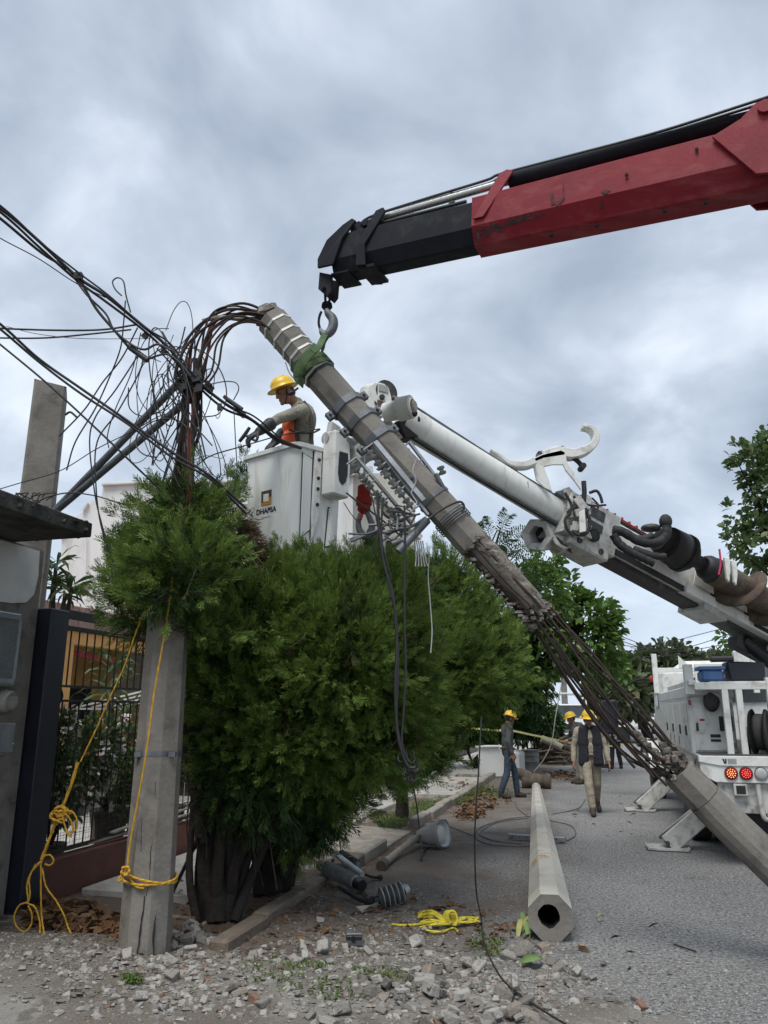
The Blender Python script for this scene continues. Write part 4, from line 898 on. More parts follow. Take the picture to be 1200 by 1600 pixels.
# hose reel and pedestal
mb = MB(); rc = TR(.78, .45, 1.50); ra = (KN * .93 + KT * -.35).normalized()
mb.lathe(rc - ra * .10, ra, [(0, .25), (.02, .27), (.03, .27), (.035, .20), (.075, .215), (.125, .215), (.165, .20), (.17, .27), (.18, .27), (.2, .25)], 26); mb.build('hose_reel', M['tyre'], dt)
MB().lathe(rc - ra * .16, ra, [(0, .05), (.34, .05)], 12).build('reel_hub', M['galv'], dt)
for s_ in (-.16, .17): MB().beam(rc + ra * s_ + V((0, 0, .05)), rc + ra * s_ + V((0, 0, -.27)), .05, .02, KT).build('reel_stand', M['iron'], dt, .003)
MB().ball(TR(.93, .25, 1.30), (.05, .05, .06)).build('reel_valve', M['red_paint'], dt)
pc = TR(1.42, 1.0, 0)
MB().lathe(pc + V((0, 0, 1.24)), (0, 0, 1), [(0, .56), (.05, .56), (.1, .47), (.85, .33), (.9, .40), (1.0, .42), (1.05, .42)], 28).build('pedestal', M['white'], dt)
MB().lathe(pc + V((0, 0, 2.29)), (0, 0, 1), [(0, .36), (.35, .34), (.6, .3)], 24).build('turret', M['white'], dt)
MB().tube(spl([TR(1.0, .35, 1.45), TR(1.06, .25, 1.62), TR(1.2, .1, 1.72), TR(1.5, .0, 1.7)], 5), .015, 7).build('hose', M['hose'], dt)
mb = MB().lathe(TR(1.12, .3, 1.48), (KN + KT * -.5).normalized(), [(0, .13), (.05, .15), (.32, .15), (.36, .10)], 18); mb.build('winch_motor', M['pole_arm'], dt)
MB().tube(spl([TR(1.1, .2, 1.6), TR(1.02, .2, 1.5), TR(1.06, .2, 1.36)], 4), .02, 6).build('chain', M['rust_red'], dt)
# cab
cb = MB(); cab = [(5.7, 1.0), (8.2, 1.0), (8.35, 1.55), (7.75, 1.72), (7.25, 2.42), (6.9, 2.5), (5.75, 2.5)]
cb.prism([TR(.06, y, z) for y, z in cab], KN * 2.3); cb.build('cab', M['white'], dt, .06)
MB().prism([TR(.3, 5.8, 2.5), TR(.3, 6.9, 2.5), TR(.55, 6.7, 2.68), TR(.55, 6.0, 2.68)], KN * 1.7).build('cab_roof', M['white'], dt, .04)
tb('cab_rear_window', 'glass', .5, 1.9, 5.68, 5.695, 1.9, 2.35, bevel=0); tb('cab_side_window', 'glass', .045, .058, 6.3, 7.1, 1.8, 2.3, bevel=0)
fd = [TR(-.06, 7.75 + .62 * math.cos(a), .5 + .62 * math.sin(a)) for a in np.linspace(.15, math.pi - .15, 12)] + [TR(-.06, 7.75 - .70, .62), TR(-.06, 7.1, 1.25), TR(-.06, 8.4, 1.25), TR(-.06, 8.45, .62)]
mb = MB()
for k in range(11):
    a0, a1 = .2 + k * .25, .2 + (k + 1) * .25
    q = [TR(-.16, 7.75 + r_ * math.cos(a), .5 + r_ * math.sin(a)) for a in (a0, a1) for r_ in (.60, .68)]
    mb.prism([q[0], q[1], q[3], q[2]], KN * .42)
mb.build('front_fender', M['white'], dt)
def wheel(y, x, tw=.28, r=.5):
    t_ = MB().lathe(TR(x, y, r), KN, [(0, r * .62), (.0, r * .9), (.03, r), (tw - .03, r), (tw, r * .9), (tw, r * .62)], 30).build('wheel', M['tyre'], dt)
    MB().lathe(TR(x + .03, y, r), KN, [(0, .02), (.0, r * .35), (.04, r * .6), (tw - .06, r * .6)], 24).build('rim', M['white_dirty'], t_)
    mb = MB()
    for k in range(8): mb.lathe(TR(x + .01, y + .14 * math.cos(k * .785), r + .14 * math.sin(k * .785)), KN, [(0, .018), (.03, .018)], 6)
    mb.build('nut', M['grey_dark'], t_)
for x in (-.12, 2.24): wheel(7.75, x)
for y in (2.25,): wheel(y, .02); wheel(y, .34); wheel(y, 2.14); wheel(y, 1.82)
# mirrors on the bent arm
mr = MB().tube(spl([TR(.05, 7.3, 2.38), TR(-.25, 7.45, 2.38), TR(-.62, 7.6, 2.18), TR(-.85, 7.65, 2.05)], 4), .022, 7).build('mirror_arm', M['iron'], dt)
MB().box(TR(-.85, 7.65, 1.62), (.30, .12, .72), Matrix.Rotation(-YAW - .2, 3, 'Z')).build('mirror', M['post_paint'], dt, .04)
MB().tube(spl([TR(.05, 7.5, 1.18), TR(-.45, 7.65, 1.10), TR(-.78, 7.7, 1.12), TR(-.86, 7.7, 1.30)], 4), .022, 7).build('mirror_arm', M['iron'], dt)
m2 = MB().box(TR(-.62, 7.68, 1.28), (.36, .14, .34), Matrix.Rotation(-YAW + .1, 3, 'Z')).build('mirror', M['white_dirty'], dt, .06)
MB().box(TR(-.62, 7.60, 1.28) , (.28, .012, .27), Matrix.Rotation(-YAW + .1, 3, 'Z')).build('mirror_glass', M['glass'], m2)
MB().ball(TR(-.12, 5.2, 2.32), (.04, .04, .06)).build('beacon', M['red_paint'], dt)
tb('exhaust_stack', 'white', 1.35, 1.75, 5.2, 5.5, 2.5, 2.85, bevel=.06)
tb('light_bar', 'black', .95, 1.75, 5.3, 5.5, 2.62, 2.72, bevel=.03)
# outriggers
def outrigger(foot, top, w_, plate):
    f = V(foot); t_ = V(top)
    o = MB().beam(t_, f + V((0, 0, .06)), .20 * w_, .19 * w_, KT).build('outrigger', M['white_dirty'], dt, .012)
    sd = (f - t_).normalized(); MB().tube([t_ + V((-.13, -.02, .02)), f + V((-.10, -.02, .14))], .022, 8).build('outrigger_ram', M['grey_dark'], o)
    mb = MB(); mb.loft([f - KT * .17 * w_ + V((0, 0, .03)), f + KT * .17 * w_ + V((0, 0, .03))], [[(-.27 * plate, .035), (-.24 * plate, -.018), (.24 * plate, -.018), (.27 * plate, .02), (.24 * plate, .005), (-.23 * plate, .005)]] * 2); mb.build('foot_plate', M['white_dirty'], o, .004)
    MB().lathe(f + V((0, 0, .09)) - KT * .14, KT, [(0, .03), (.28, .03)], 10).build('foot_pin', M['grey_dark'], o)
outrigger(gnd(1043, 1327), at(1128, 1245, 10.75), 1.2, 1.0); outrigger(gnd(1000, 1267), at(1062, 1205, 14.75), 1.2, 1.0)
outrigger(TR(2.75, 1.25, 0), TR(2.1, 1.25, .85), 1.2, 1.0)
# cooler and bin on the rack
o = MB(); tbox(o, .17, .44, .45, .9, 2.105, 2.25); o = o.build('cooler', M['blue'], None, .03, org=TR(.3, .6, 2.1)); tag(o, 'blue plastic box on the rack of the white truck', 'cooler')
MB().prism([TR(.15, .44, 2.252), TR(.46, .44, 2.252), TR(.46, .92, 2.252), TR(.15, .92, 2.252)], V((0, 0, .04))).build('lid', M['blue'], o)
bn = MB(); bn.prism([TR(.50, .42, 2.105), TR(.90, .42, 2.105), TR(.92, .42, 2.33), TR(.47, .42, 2.35)], KT * .4); o = bn.build('storage_bin', M['post_paint'], None, .02, org=TR(.7, .6, 2.1)); tag(o, 'black bin beside the blue box on the truck rack', 'bin')

# ---- boom: steel section from the turret, white fibreglass section to the tip
BA, BB = at(1235, 1003, 10.5), at(880, 808, 8.75); BCt = at(628, 655, 7.62)
bd_ = (BB - BA).normalized(); BX, BY = frame(bd_, (0, 0, 1))       # BX away from / towards viewer, BY up
if BX.y > 0: VX = -BX
else: VX = BX                                                          # VX points to the viewer
def bm(mb, t0, t1, u, v, w_, h): a = BA + (BB - BA) * t0 + BY * u + VX * v; b_ = BA + (BB - BA) * t1 + BY * u + VX * v; return mb.beam(a, b_, w_, h)
def bp_(t, u=0, v=0): return BA + (BB - BA) * t + BY * u + VX * v
def fbm(name, mat, *a, bevel=.008): return bm(MB(), *a).build(name, M[mat], dt, bevel)
fbm('lower_boom', 'white', -.1, .86, .0, 0, .36, .40, bevel=.02); fbm('boom_underside', 'grey_dark', -.1, .90, -.23, -.02, .26, .06)
fbm('lower_boom', 'white', -.1, .55, -.16, .02, .44, .12)
fbm('boom_flange', 'white_dirty', .36, .46, -.24, .0, .42, .12); fbm('boom_slot', 'black', .47, .84, -.18, .19, .02, .07, bevel=0)
fbm('boom_slot', 'black', .16, .25, -.17, .245, .01, .05, bevel=0)
for t in (.06, .11): MB().lathe(bp_(t, -.15, .24), VX, [(0, .03), (.012, .03)], 10).build('boom_hole', M['black'], dt)
fbm('side_plate', 'white', .22, .52, .12, .22, .012, .36, bevel=.003); fbm('side_plate', 'white', -.1, .40, .14, -.2, .03, .36, bevel=.003)
for t, u in ((.27, .02), (.35, .22), (.44, .05), (.49, .2), (.41, -.02)): MB().lathe(bp_(t, u, .226), VX, [(0, .02), (.01, .018)], 8).build('bolt', M['grey_dark'], dt)
# boom tip collar of the steel section
fbm('boom_collar', 'white_dirty', .84, 1.03, -.02, .0, .46, .52, bevel=.015)
fbm('collar_recess', 'grey_dark', .90, .955, .12, .235, .012, .12, bevel=0); fbm('collar_recess', 'grey_dark', .90, .955, -.04, .235, .012, .10, bevel=0)
fbm('collar_rib', 'white', .962, .985, .0, .24, .03, .55, bevel=.004)
fbm('collar_base', 'white_dirty', .86, 1.0, -.31, .02, .42, .12, bevel=.02)
for t in (.89, .97): MB().lathe(bp_(t, -.30, .23), VX, [(0, .035), (.02, .035)], 10).build('bolt', M['grey_dark'], dt)
MB().lathe(bp_(.93, -.17, .24), VX, [(0, .075), (.04, .075), (.045, .05)], 16).build('roller', M['black'], dt)
mb = MB(); mb.prism([bp_(.985, .02, .27), bp_(1.0, .0, .27), bp_(.965, -.25, .27), bp_(.94, -.24, .27)], VX * .03); mb.build('collar_arm', M['white_dirty'], dt, .006)
# fibreglass upper boom
fp = [BB + (BCt - BB) * t for t in (-.12, .0, 1.0)]; fd_ = (BCt - BB).normalized(); FX, FY = frame(fd_, (0, 0, 1)); FV = FX if FX.y < 0 else -FX
flen = (BCt - BB).length
def fpt(t, u=0, v=0): return BB + (BCt - BB) * t + FY * u + FV * v
MB().tube([fpt(-.12), fpt(.89)], [.162, .165], 32, caps=True).build('upper_boom', M['bucket'], dt)
MB().tube([fpt(.885), fpt(.90), fpt(1.0)], [.168, .172, .165], 32).build('boom_tip', M['white'], dt)
MB().ball(fpt(.955, .0, .152), (.03, .02, .04)).build('tip_bolt', M['black'], dt)
MB().prism([fpt(.90, -.13, .10), fpt(1.0, -.04, .15), fpt(1.04, -.12, .12), fpt(.97, -.22, .08)], -FV * .22).build('tip_guard', M['black'], dt, .01)
MB().tube([fpt(-.02, .185, .03), fpt(.40, .175, .03), fpt(1.02, .205, .03)], .013, 8).build('winch_line', M['galv_dark'], dt)
MB().tube([fpt(.0, -.185, .06), fpt(.55, -.195, .06), fpt(1.0, -.17, .05)], .014, 8).build('hose', M['hose'], dt); MB().tube([fpt(.0, -.165, .09), fpt(.55, -.175, .09), fpt(1.0, -.15, .08)], .011, 8).build('hose', M['galv_dark'], dt)
for t in (.1,): MB().box(fpt(.30, .02, .152), (.02, .02, .07)).build('grab_lug', M['galv'], dt)
for (x, y) in ((659, 670), (789, 742), (790, 752)): MB().ball(on_pole(BB, BCt - BB, x, y, .150, 0), .012, 8, 6).build('rivet', M['black'], dt)
# tip winch head
hd = [(574, 640), (572, 622), (577, 604), (588, 597), (600, 598), (609, 606), (614, 625), (616, 642), (604, 652), (584, 650)]
hp = MB(); hp.prism(px(hd, 7.38), (fd_ * .05 + FV * -.12)); hp.build('head_plate', M['white'], dt, .012)
hp = MB(); hp.prism(px([(x - 8, y + 2) for x, y in hd], 7.62), (FV * -.08)); hp.build('head_plate', M['white_dirty'], dt, .012)
MB().lathe(at(585, 625, 7.66), FV, [(0, .13), (.02, .15), (.1, .12), (.2, .12), (.26, .13)], 18).build('sheave', M['grey_dark'], dt)
k = at(599, 608, 7.37)
for (x, y, w_, h, mt) in ((599, 607, 15, 10, 'sign_grey'), (594, 630, 9, 8, 'sign_brown'), (587, 630, 4, 5, 'sign_black')):
    q = mpp(x, y, 7.36); MB().prism(px([(x - w_ / 2, y - h / 2 - 2), (x + w_ / 2, y - h / 2 + 2), (x + w_ / 2, y + h / 2 + 2), (x - w_ / 2, y + h / 2 - 2)], 7.372), (0, -.003, 0)).build('label', M[mt], dt)
MB().lathe(at(597, 621, 7.37), (0, -1, 0), [(0, .028), (.015, .03), (.02, .02)], 12).build('bolt', M['black'], dt)
wc0, wc1 = at(602, 645, 7.35), at(648, 634, 7.2); wd = (wc1 - wc0)
MB().lathe(wc0, wd, [(0, .10), (wd.length * .45, .10), (wd.length * .47, .125), (wd.length * .9, .12), (wd.length * .95, .07)], 22).build('winch', M['white'], dt)
MB().lathe(wc1 - wd.normalized() * .04, wd, [(0, .07), (.03, .075), (.05, .05)], 14).build('winch_cap', M['pole_arm'], dt)
MB().ball(at(648, 646, 7.12), (.03, .03, .035)).build('winch_plug', M['iron'], dt)
MB().tube([at(614, 622, 7.3), at(632, 628, 7.25)], .03, 10).build('motor_line', M['grey_dark'], dt)
# hex pole guide and shells at the collar
hx = at(838, 836, 8.65); hn = V((-.55, -.75, -.2)).normalized(); X2, Y2 = frame(hn, (0, 0, 1))
hxp = [(math.cos(R(60 * i + 15)) * .20, math.sin(R(60 * i + 15)) * .20) for i in range(6)]
mb = MB(); ri = [(a * .55, b_ * .55) for a, b_ in hxp]; q0 = [hx + X2 * a + Y2 * b_ for a, b_ in hxp]; q1 = [hx + X2 * a * .55 + Y2 * b_ * .55 - hn * .02 for a, b_ in hxp]; q2 = [p - hn * .22 for p in q0]; q3 = [p - hn * .2 for p in q1]
mb.add(q0 + q1 + q2 + q3, [(i, (i + 1) % 6, 6 + (i + 1) % 6, 6 + i) for i in range(6)] + [(12 + i, 12 + (i + 1) % 6, (i + 1) % 6, i) for i in range(6)] + [(6 + i, 6 + (i + 1) % 6, 18 + (i + 1) % 6, 18 + i) for i in range(6)] + [(23, 22, 21, 20, 19, 18)]); mb.build('pole_cup', M['white_dirty'], dt, .008)
mb = MB(); mb.prism([p - hn * .19 for p in q1], -hn * .005); mb.build('cup_hole', M['black'], dt)
def shell_plate(pts, Y, off, name='guide_shell', mat='white'): return MB().prism(px(pts, Y), off).build(name, M[mat], dt, .006)
shell_plate([(858, 812), (885, 803), (893, 812), (893, 850), (908, 838), (912, 842), (890, 856), (876, 850), (866, 835)], 8.62, V((.02, .10, 0)))
shell_plate([(858, 812), (866, 835), (876, 850), (890, 856), (880, 858), (868, 850), (860, 838)], 8.58, V((0, .35, 0)), mat='white_dirty')
shell_plate([(870, 838), (890, 856), (893, 860), (872, 850)], 8.6, V((.1, .35, 0)), mat='grey_dark')
# claw on the top of the boom
cy = 8.45
cl = [(832, 722), (833, 716), (848, 709), (876, 703), (884, 707), (886, 722), (906, 752), (908, 766), (898, 752), (884, 735), (880, 726), (864, 726), (850, 729), (856, 745), (863, 768), (851, 762), (838, 750)]
MB().prism(px(cl, cy - .10), V((0, .03, 0))).build('claw_frame', M['white'], dt, .005)
MB().prism(px(cl, cy + .12), V((0, .03, 0))).build('claw_frame', M['white_dirty'], dt, .005)
MB().prism(px([(833, 717), (848, 710), (876, 703), (884, 707), (882, 711), (850, 716), (835, 722)], cy - .10), V((0, .25, 0))).build('claw_plate', M['white'], dt, .005)
MB().prism(px([(846, 704), (872, 696), (882, 699), (888, 706), (850, 711)], cy - .08), V((0, .22, 0))).build('claw_plate', M['white'], dt, .01)
hkp = spl(px([(876, 708), (893, 711), (912, 706), (925, 697), (930, 686), (928, 677), (920, 670), (909, 668)], cy), 5); m_ = len(hkp)
MB().loft(hkp, [[(-.035 * k_, -.085), (.035 * k_, -.085), (.035 * k_, .085), (-.035 * k_, .085)] for k_ in [1.7 - 1.2 * i / m_ for i in range(m_)]], (0, 1, .01)).build('claw_hook', M['white'], dt, .008)
hkp = spl(px([(834, 722), (822, 727), (808, 728), (793, 724), (778, 712), (765, 706)], cy - .1), 5); m_ = len(hkp)
MB().loft(hkp, [[(-.03 * k_, -.085), (.03 * k_, -.085), (.03 * k_, .085), (-.03 * k_, .085)] for k_ in [1.5 - 1.1 * i / m_ for i in range(m_)]], (0, 1, .01)).build('claw_hook', M['white'], dt, .008)
mb = MB(); rr = random.Random(2)
for i in range(10): mb.tube(spl([at(838 + i * 4, 713 - i, cy - .05), at(842 + i * 4, 706 - i * .9, cy - .02), at(848 + i * 4, 709 - i, cy)], 3), .012, 5)
mb.build('claw_hose', M['grey_dark'], dt)
MB().tube(spl(px([(894, 714), (904, 722), (911, 731)], cy), 4), .03, 8).build('claw_ram', M['hose'], dt)
MB().lathe(at(912, 727, cy - .08), (0, 1, 0), [(0, .035), (.16, .035)], 10).build('claw_pin', M['black'], dt)
# hoses, valves and clutter at the collar
rr = random.Random(17); mb = MB()
for i in range(20):
    a = at(rr.uniform(882, 920), rr.uniform(768, 830), 8.55 + rr.uniform(-.15, .1)); mb.box(a, (rr.uniform(.04, .10), rr.uniform(.05, .1), rr.uniform(.05, .16)), Matrix.Rotation(rr.uniform(-.8, .8), 3, 'Y'))
mb.build('valve_block', M['white_dirty'], dt, .006)
for pts_, r_ in (([(912, 752), (913, 770), (912, 792), (917, 800)], .028), ([(916, 800), (922, 815), (917, 832), (905, 836), (893, 830)], .02), ([(890, 802), (883, 812), (886, 826), (897, 838)], .018), ([(921, 770), (932, 767), (938, 775), (941, 786)], .018),
                 ([(883, 770), (893, 790), (888, 805)], .016), ([(896, 775), (905, 783), (925, 790), (947, 789)], .013), ([(925, 778), (935, 790), (930, 800)], .012), ([(886, 800), (900, 792), (915, 794)], .014)):
    MB().tube(spl(px(pts_, 8.42), 5), r_, 8).build('hose', M['hose'], dt)
MB().lathe(at(893, 770, 8.5), at(890, 802, 8.45) - at(893, 770, 8.5), [(0, .035), (.27, .035)], 12).build('tilt_ram', M['white'], dt)
mb = MB(); mb.prism(px([(905, 800), (914, 795), (916, 830), (906, 832)], 8.38), V((0, .04, 0))); mb.build('bracket', M['white'], dt, .005)
mb = MB(); mb.prism(px([(868, 768), (890, 762), (897, 768), (889, 782)], 8.55), V((0, .1, 0))); mb.build('bracket', M['galv'], dt, .005)
for k in range(3): MB().tube([bp_(.98, .30 + .01 * k, .12 - .05 * k), bp_(.60, .27, .12 - .05 * k)], .014, 7).build('hose', M['red_paint' if k == 0 else 'hose'], dt)
for i in range(6): MB().box(bp_(.90 - i * .03, .31, .10), (.03, .03, .04)).build('fitting', M['red_paint'], dt)
# thick sleeved hoses to the auger motor
for pts_, r_ in (([(958, 828), (975, 832), (1000, 846), (1025, 848), (1040, 838), (1042, 822)], .065), ([(958, 835), (968, 850), (985, 862), (1005, 872), (1022, 880)], .06), ([(962, 826), (985, 838), (1005, 842), (1020, 836)], .05), ([(990, 858), (1020, 868), (1040, 870)], .05)):
    q = spl(px(pts_, 8.55), 6); MB().tube(q, [r_ * .82 * (1 + .06 * math.sin(i * 1.9)) for i in range(len(q))], 10).build('hose', M['hose'], dt)
MB().ball(at(1040, 815, 8.75), (.075, .08, .09)).build('motor_port', M['hose'], dt); MB().ball(at(1017, 825, 8.8), (.12, .1, .05)).build('motor_cap', M['grey_dark'], dt)
AU0, AU1 = at(1030, 842, 8.85), at(1215, 952, 9.75); ad = (AU1 - AU0).normalized(); al = (AU1 - AU0).length
MB().lathe(AU0, ad, [(0, .14), (.02, .16), (.10, .17), (.12, .21), (.30, .225), (.36, .225), (.37, .24), (.42, .24), (.44, .22), (.50, .18), (.52, .10)], 28).build('auger_motor', M['iron'], dt)
MB().lathe(AU0 + ad * .50, ad, [(0, .085), (.22, .085), (.24, .12), (.30, .155), (.52, .155), (.55, .12)], 20).build('auger_coupling', M['black'], dt)
MB().tube([AU0 + ad * .9, AU1 + ad * .8], .17, 14).build('auger_shaft', M['brown_auger'], dt)
for fl in range(1):                     # helical flighting
    X2, Y2 = frame(ad, (0, 0, 1)); N_ = 110; vs = []
    for i in range(N_):
        t = i / (N_ - 1); a = t * 2.6 * 2 * math.pi + 2.2; c = AU0 + ad * (1.06 + t * 1.6); o_ = X2 * math.cos(a) + Y2 * math.sin(a); rad = .30 * min(1, t * 8 + .5)
        vs += [c + o_ * .08, c + o_ * rad, c + o_ * rad + ad * .022, c + o_ * .08 + ad * .022]
    MB().add(vs, [(i * 4 + j, i * 4 + (j + 1) % 4, i * 4 + 4 + (j + 1) % 4, i * 4 + 4 + j) for i in range(N_ - 1) for j in range(4)], True).build('auger_flight', M['brown_auger'], dt)
for (p, w_) in (((1132, 880), .09), ((1143, 885), .07)):
    MB().prism(px([(p[0], p[1] - 10), (p[0] + 8, p[1] - 8), (p[0] + 10, p[1] + 12), (p[0] + 8, p[1] + 30), (p[0] + 4, p[1] + 24)], 8.75), V((0, .05, 0))).build('auger_latch', M['white'], dt, .006)
MB().tube(spl(px([(1124, 858), (1126, 880), (1123, 898)], 8.8), 4), .012, 7).build('pink_strap', M['pink'], dt)
fbm('lift_ram', 'grey_dark', -.1, .26, -.40, -.02, .14, .14)
MB().tube([bp_(.22, -.33, 0), TR(1.25, .9, 2.2)], .09, 14).build('lift_ram', M['iron'], dt)

# ---- the personnel bucket with its levelling mount, red jib hook
bc = at(464, 690, 7.15); bl_ = at(381, 714, 7.62); br = at(540, 706, 7.55)
d1 = V((bl_.x - bc.x, bl_.y - bc.y, 0)); d2 = V((br.x - bc.x, br.y - bc.y, 0)); Zt = bc.z
L1, L2 = d1.length, d2.length; u1, u2 = d1 / L1, d2 / L2
def bk(a, b_, z): return V((bc.x, bc.y, 0)) + u1 * (a * L1) + u2 * (b_ * L2) + V((0, 0, z))
def rrect(k, z, m_=5, cr=.12):          # rounded footprint, shrunk to k about its centre
    q = []
    for (ca, cb2, a0) in ((cr, cr, 180), (1 - cr, cr, 270), (1 - cr, 1 - cr, 0), (cr, 1 - cr, 90)):
        for i in range(m_):
            a = R(a0 + 90 * i / (m_ - 1)); q.append((ca + cr * math.cos(a), cb2 + cr * math.sin(a)))
    return [bk(.5 + (a - .5) * k, .5 + (b_ - .5) * k, z) for a, b_ in q]
zb = Zt - 1.16; rings = [rrect(.86, zb), rrect(.90, zb + .04), rrect(.985, Zt - .06), rrect(.985, Zt - .05), rrect(1.08, Zt - .045), rrect(1.09, Zt - .005), rrect(1.07, Zt), rrect(.93, Zt), rrect(.92, Zt - .02), rrect(.84, zb + .06)]
n_ = len(rings[0]); mb = MB(); mb.add([p for r_ in rings for p in r_], [(i * n_ + j, i * n_ + (j + 1) % n_, (i + 1) * n_ + (j + 1) % n_, (i + 1) * n_ + j) for i in range(len(rings) - 1) for j in range(n_)], False)
mb.add(rings[0], [tuple(range(n_))[::-1]]); mb.add(rings[-1], [tuple(range(n_))])
bo = mb.build('bucket', M['bucket'], dt)
mm = bpy.data.meshes  # ribs moulded in the right face
def rface(a, z, o_=.0): 
    k = .985 - .085 * max(0, Zt - z - .06) / 1.06; return bk(.5 + (0 - .5) * k - 0 , .5 + (a - .5) * k, z) - u1 * o_
nrm = -u1
def panel(pts, th, name, mat='bucket', bev=.008):
    ca, cz = sum(a for a, z in pts) / len(pts), sum(z for a, z in pts) / len(pts)
    MB().prism([rface(ca + (a - ca) * (1 + .014 / max(.01, abs(a - ca))), Zt - (cz + (z - cz) * (1 + .010 / max(.01, abs(z - cz)))), .0005) for a, z in pts], nrm * .002).build('seam', M['grey_dark'], bo)
    return MB().prism([rface(a, Zt - z, .001) for a, z in pts], nrm * th).build(name, M[mat], bo, bev)
panel([(.12, .10), (.31, .14), (.31, .86), (.12, .95)], .012, 'access_panel')
panel([(.34, .05), (.48, .05), (.48, .70), (.34, .95), (.32, .70)], .03, 'mount_rail', 'white')
panel([(.70, .60), (.84, .60), (.78, .98), (.66, 1.0)], .05, 'moulded_rib')
for z in (.14, .33, .44, .60): MB().lathe(rface(.41, Zt - z, .032), nrm, [(0, .020), (.014, .016)], 8).build('bolt', M['iron'], bo)
mb = MB(); mb.prism([rface(.49, Zt + .16, .02), rface(.80, Zt + .16, .02), rface(.84, Zt - .12, .02), rface(.84, Zt - .52, .02), rface(.49, Zt - .50, .02)], nrm * .17); mb.build('mount_box', M['white'], bo, .015)
q = [rface(.84 + .11 * math.cos(a), Zt - .24 + (.12 if math.sin(a) > 0 else -.06) + .10 * min(0, math.sin(a)) * 1.0, .191) for a in np.linspace(0, 2 * math.pi, 18)]
MB().prism([rface(a, Zt - z, .191) for a, z in ((.58, .06), (.76, .06), (.77, .28), (.74, .36), (.67, .40), (.60, .36), (.57, .28))], nrm * .004).build('mount_hole', M['iron'], bo)
MB().lathe(rface(.49, Zt + .10, .05), u2, [(0, .06), (.05, .075), (.1, .075), (.34, .05)], 14).build('mount_shaft', M['white_dirty'], bo)
mb = MB(); mb.prism([rface(.58, Zt + .30, .02), rface(.80, Zt + .26, .02), rface(.82, Zt + .05, .02), rface(.50, Zt + .06, .02)], nrm * .06); mb.build('control_guard', M['white_dirty'], bo, .015)
MB().beam(bk(.2, .95, Zt - .1) + u2 * .1, at(618, 668, 7.5), .18, .22).build('bucket_arm', M['white_dirty'], dt, .02)
MB().lathe(at(548, 690, 7.28), (at(590, 652, 7.4) - at(548, 690, 7.28)), [(0, .06), (.1, .06), (.12, .03), (.36, .03)], 12).build('level_ram', M['galv'], dt)
# emblem and lettering on the left face
def lface(a, z, o_=.0):
    k = .985 - .085 * max(0, Zt - z - .06) / 1.06; return bk(.5 + (a - .5) * k, .5 + (0 - .5) * k, z) - u2 * o_
def lpan(pts, th, o_, name, mat): return MB().prism([lface(a, Zt - z, o_) for a, z in pts], -u2 * th).build(name, M[mat], bo)
# the front-left face runs from a=0 (near corner) to a=1 (far left corner)
ea, ez = .55, .50
def sq_(a0, z0, w_, h): return [(a0 - w_ / 2, z0 - h / 2), (a0 + w_ / 2, z0 - h / 2), (a0 + w_ / 2, z0 + h / 2), (a0 - w_ / 2, z0 + h / 2)]
lpan(sq_(ea, ez, .20, .15), .002, .001, 'emblem', 'sign_brown'); lpan([(ea - .10, ez + .0), (ea - .02, ez - .0), (ea - .0, ez + .075), (ea - .10, ez + .075)], .0012, .0032, 'emblem', 'sign_orange')
lpan([(ea - .10, ez + .045), (ea + .10, ez + .045), (ea + .10, ez + .075), (ea - .10, ez + .075)], .0008, .0046, 'emblem', 'sign_orange'); lpan(sq_(ea, ez - .0, .105, .08), .0012, .0056, 'emblem', 'sign_white')
def text(body, size, pos, xdir, zdir, mat, parent, name='lettering', bold=.0):
    cu = bpy.data.curves.new('txt', 'FONT'); cu.body = body; cu.size = size; cu.align_x = 'CENTER'; cu.align_y = 'CENTER'; cu.extrude = .0008; cu.offset = bold
    to = bpy.data.objects.new('txt', cu); COL.objects.link(to); dg_ = bpy.context.evaluated_depsgraph_get(); me = bpy.data.meshes.new_from_object(to.evaluated_get(dg_)); bpy.data.objects.remove(to)
    X_ = V(xdir).normalized(); Z_ = V(zdir).normalized(); N_ = X_.cross(Z_); org = V(parent['_org'])
    me.transform(Matrix(((X_.x, Z_.x, N_.x, pos.x - org.x), (X_.y, Z_.y, N_.y, pos.y - org.y), (X_.z, Z_.z, N_.z, pos.z - org.z), (0, 0, 0, 1))))
    me.materials.clear(); me.materials.append(M[mat]); o = bpy.data.objects.new(name, me); COL.objects.link(o); o.parent = parent; o['_org'] = tuple(org); return o
zv = (lface(ea, Zt - .2) - lface(ea, Zt - .8)).normalized()
text('DHAPSA', .075, lface(ea, Zt - .635, .003), -u1, zv, 'sign_black', bo, bold=.002)
lpan(sq_(ea, .70, .18, .008), .001, .001, 'underline', 'sign_grey')
# red jib hook below the boom tip
MB().tube([at(570, 705, 7.0), at(569, 760, 6.9)], .012, 6).build('jib_line', M['galv_dark'], dt)
MB().lathe(at(569, 757, 6.9), (0, 0, -1), [(0, .035), (.02, .06), (.12, .062), (.125, .075), (.20, .075), (.205, .06), (.25, .062), (.28, .03)], 16).build('hook_block', M['red_paint'], dt)
hk = spl(px([(563, 802), (560, 815), (562, 829), (570, 838), (579, 834), (581, 820), (576, 806), (572, 800)], 6.9), 5); m_ = len(hk)
MB().tube(hk, [.018 + .016 * math.sin(math.pi * i / m_) for i in range(m_)], 10).build('jib_hook', M['galv_dark'], dt)
MB().tube(px([(565, 803), (562, 812)], 6.88), .02, 8).build('hook_latch', M['red_paint'], dt)
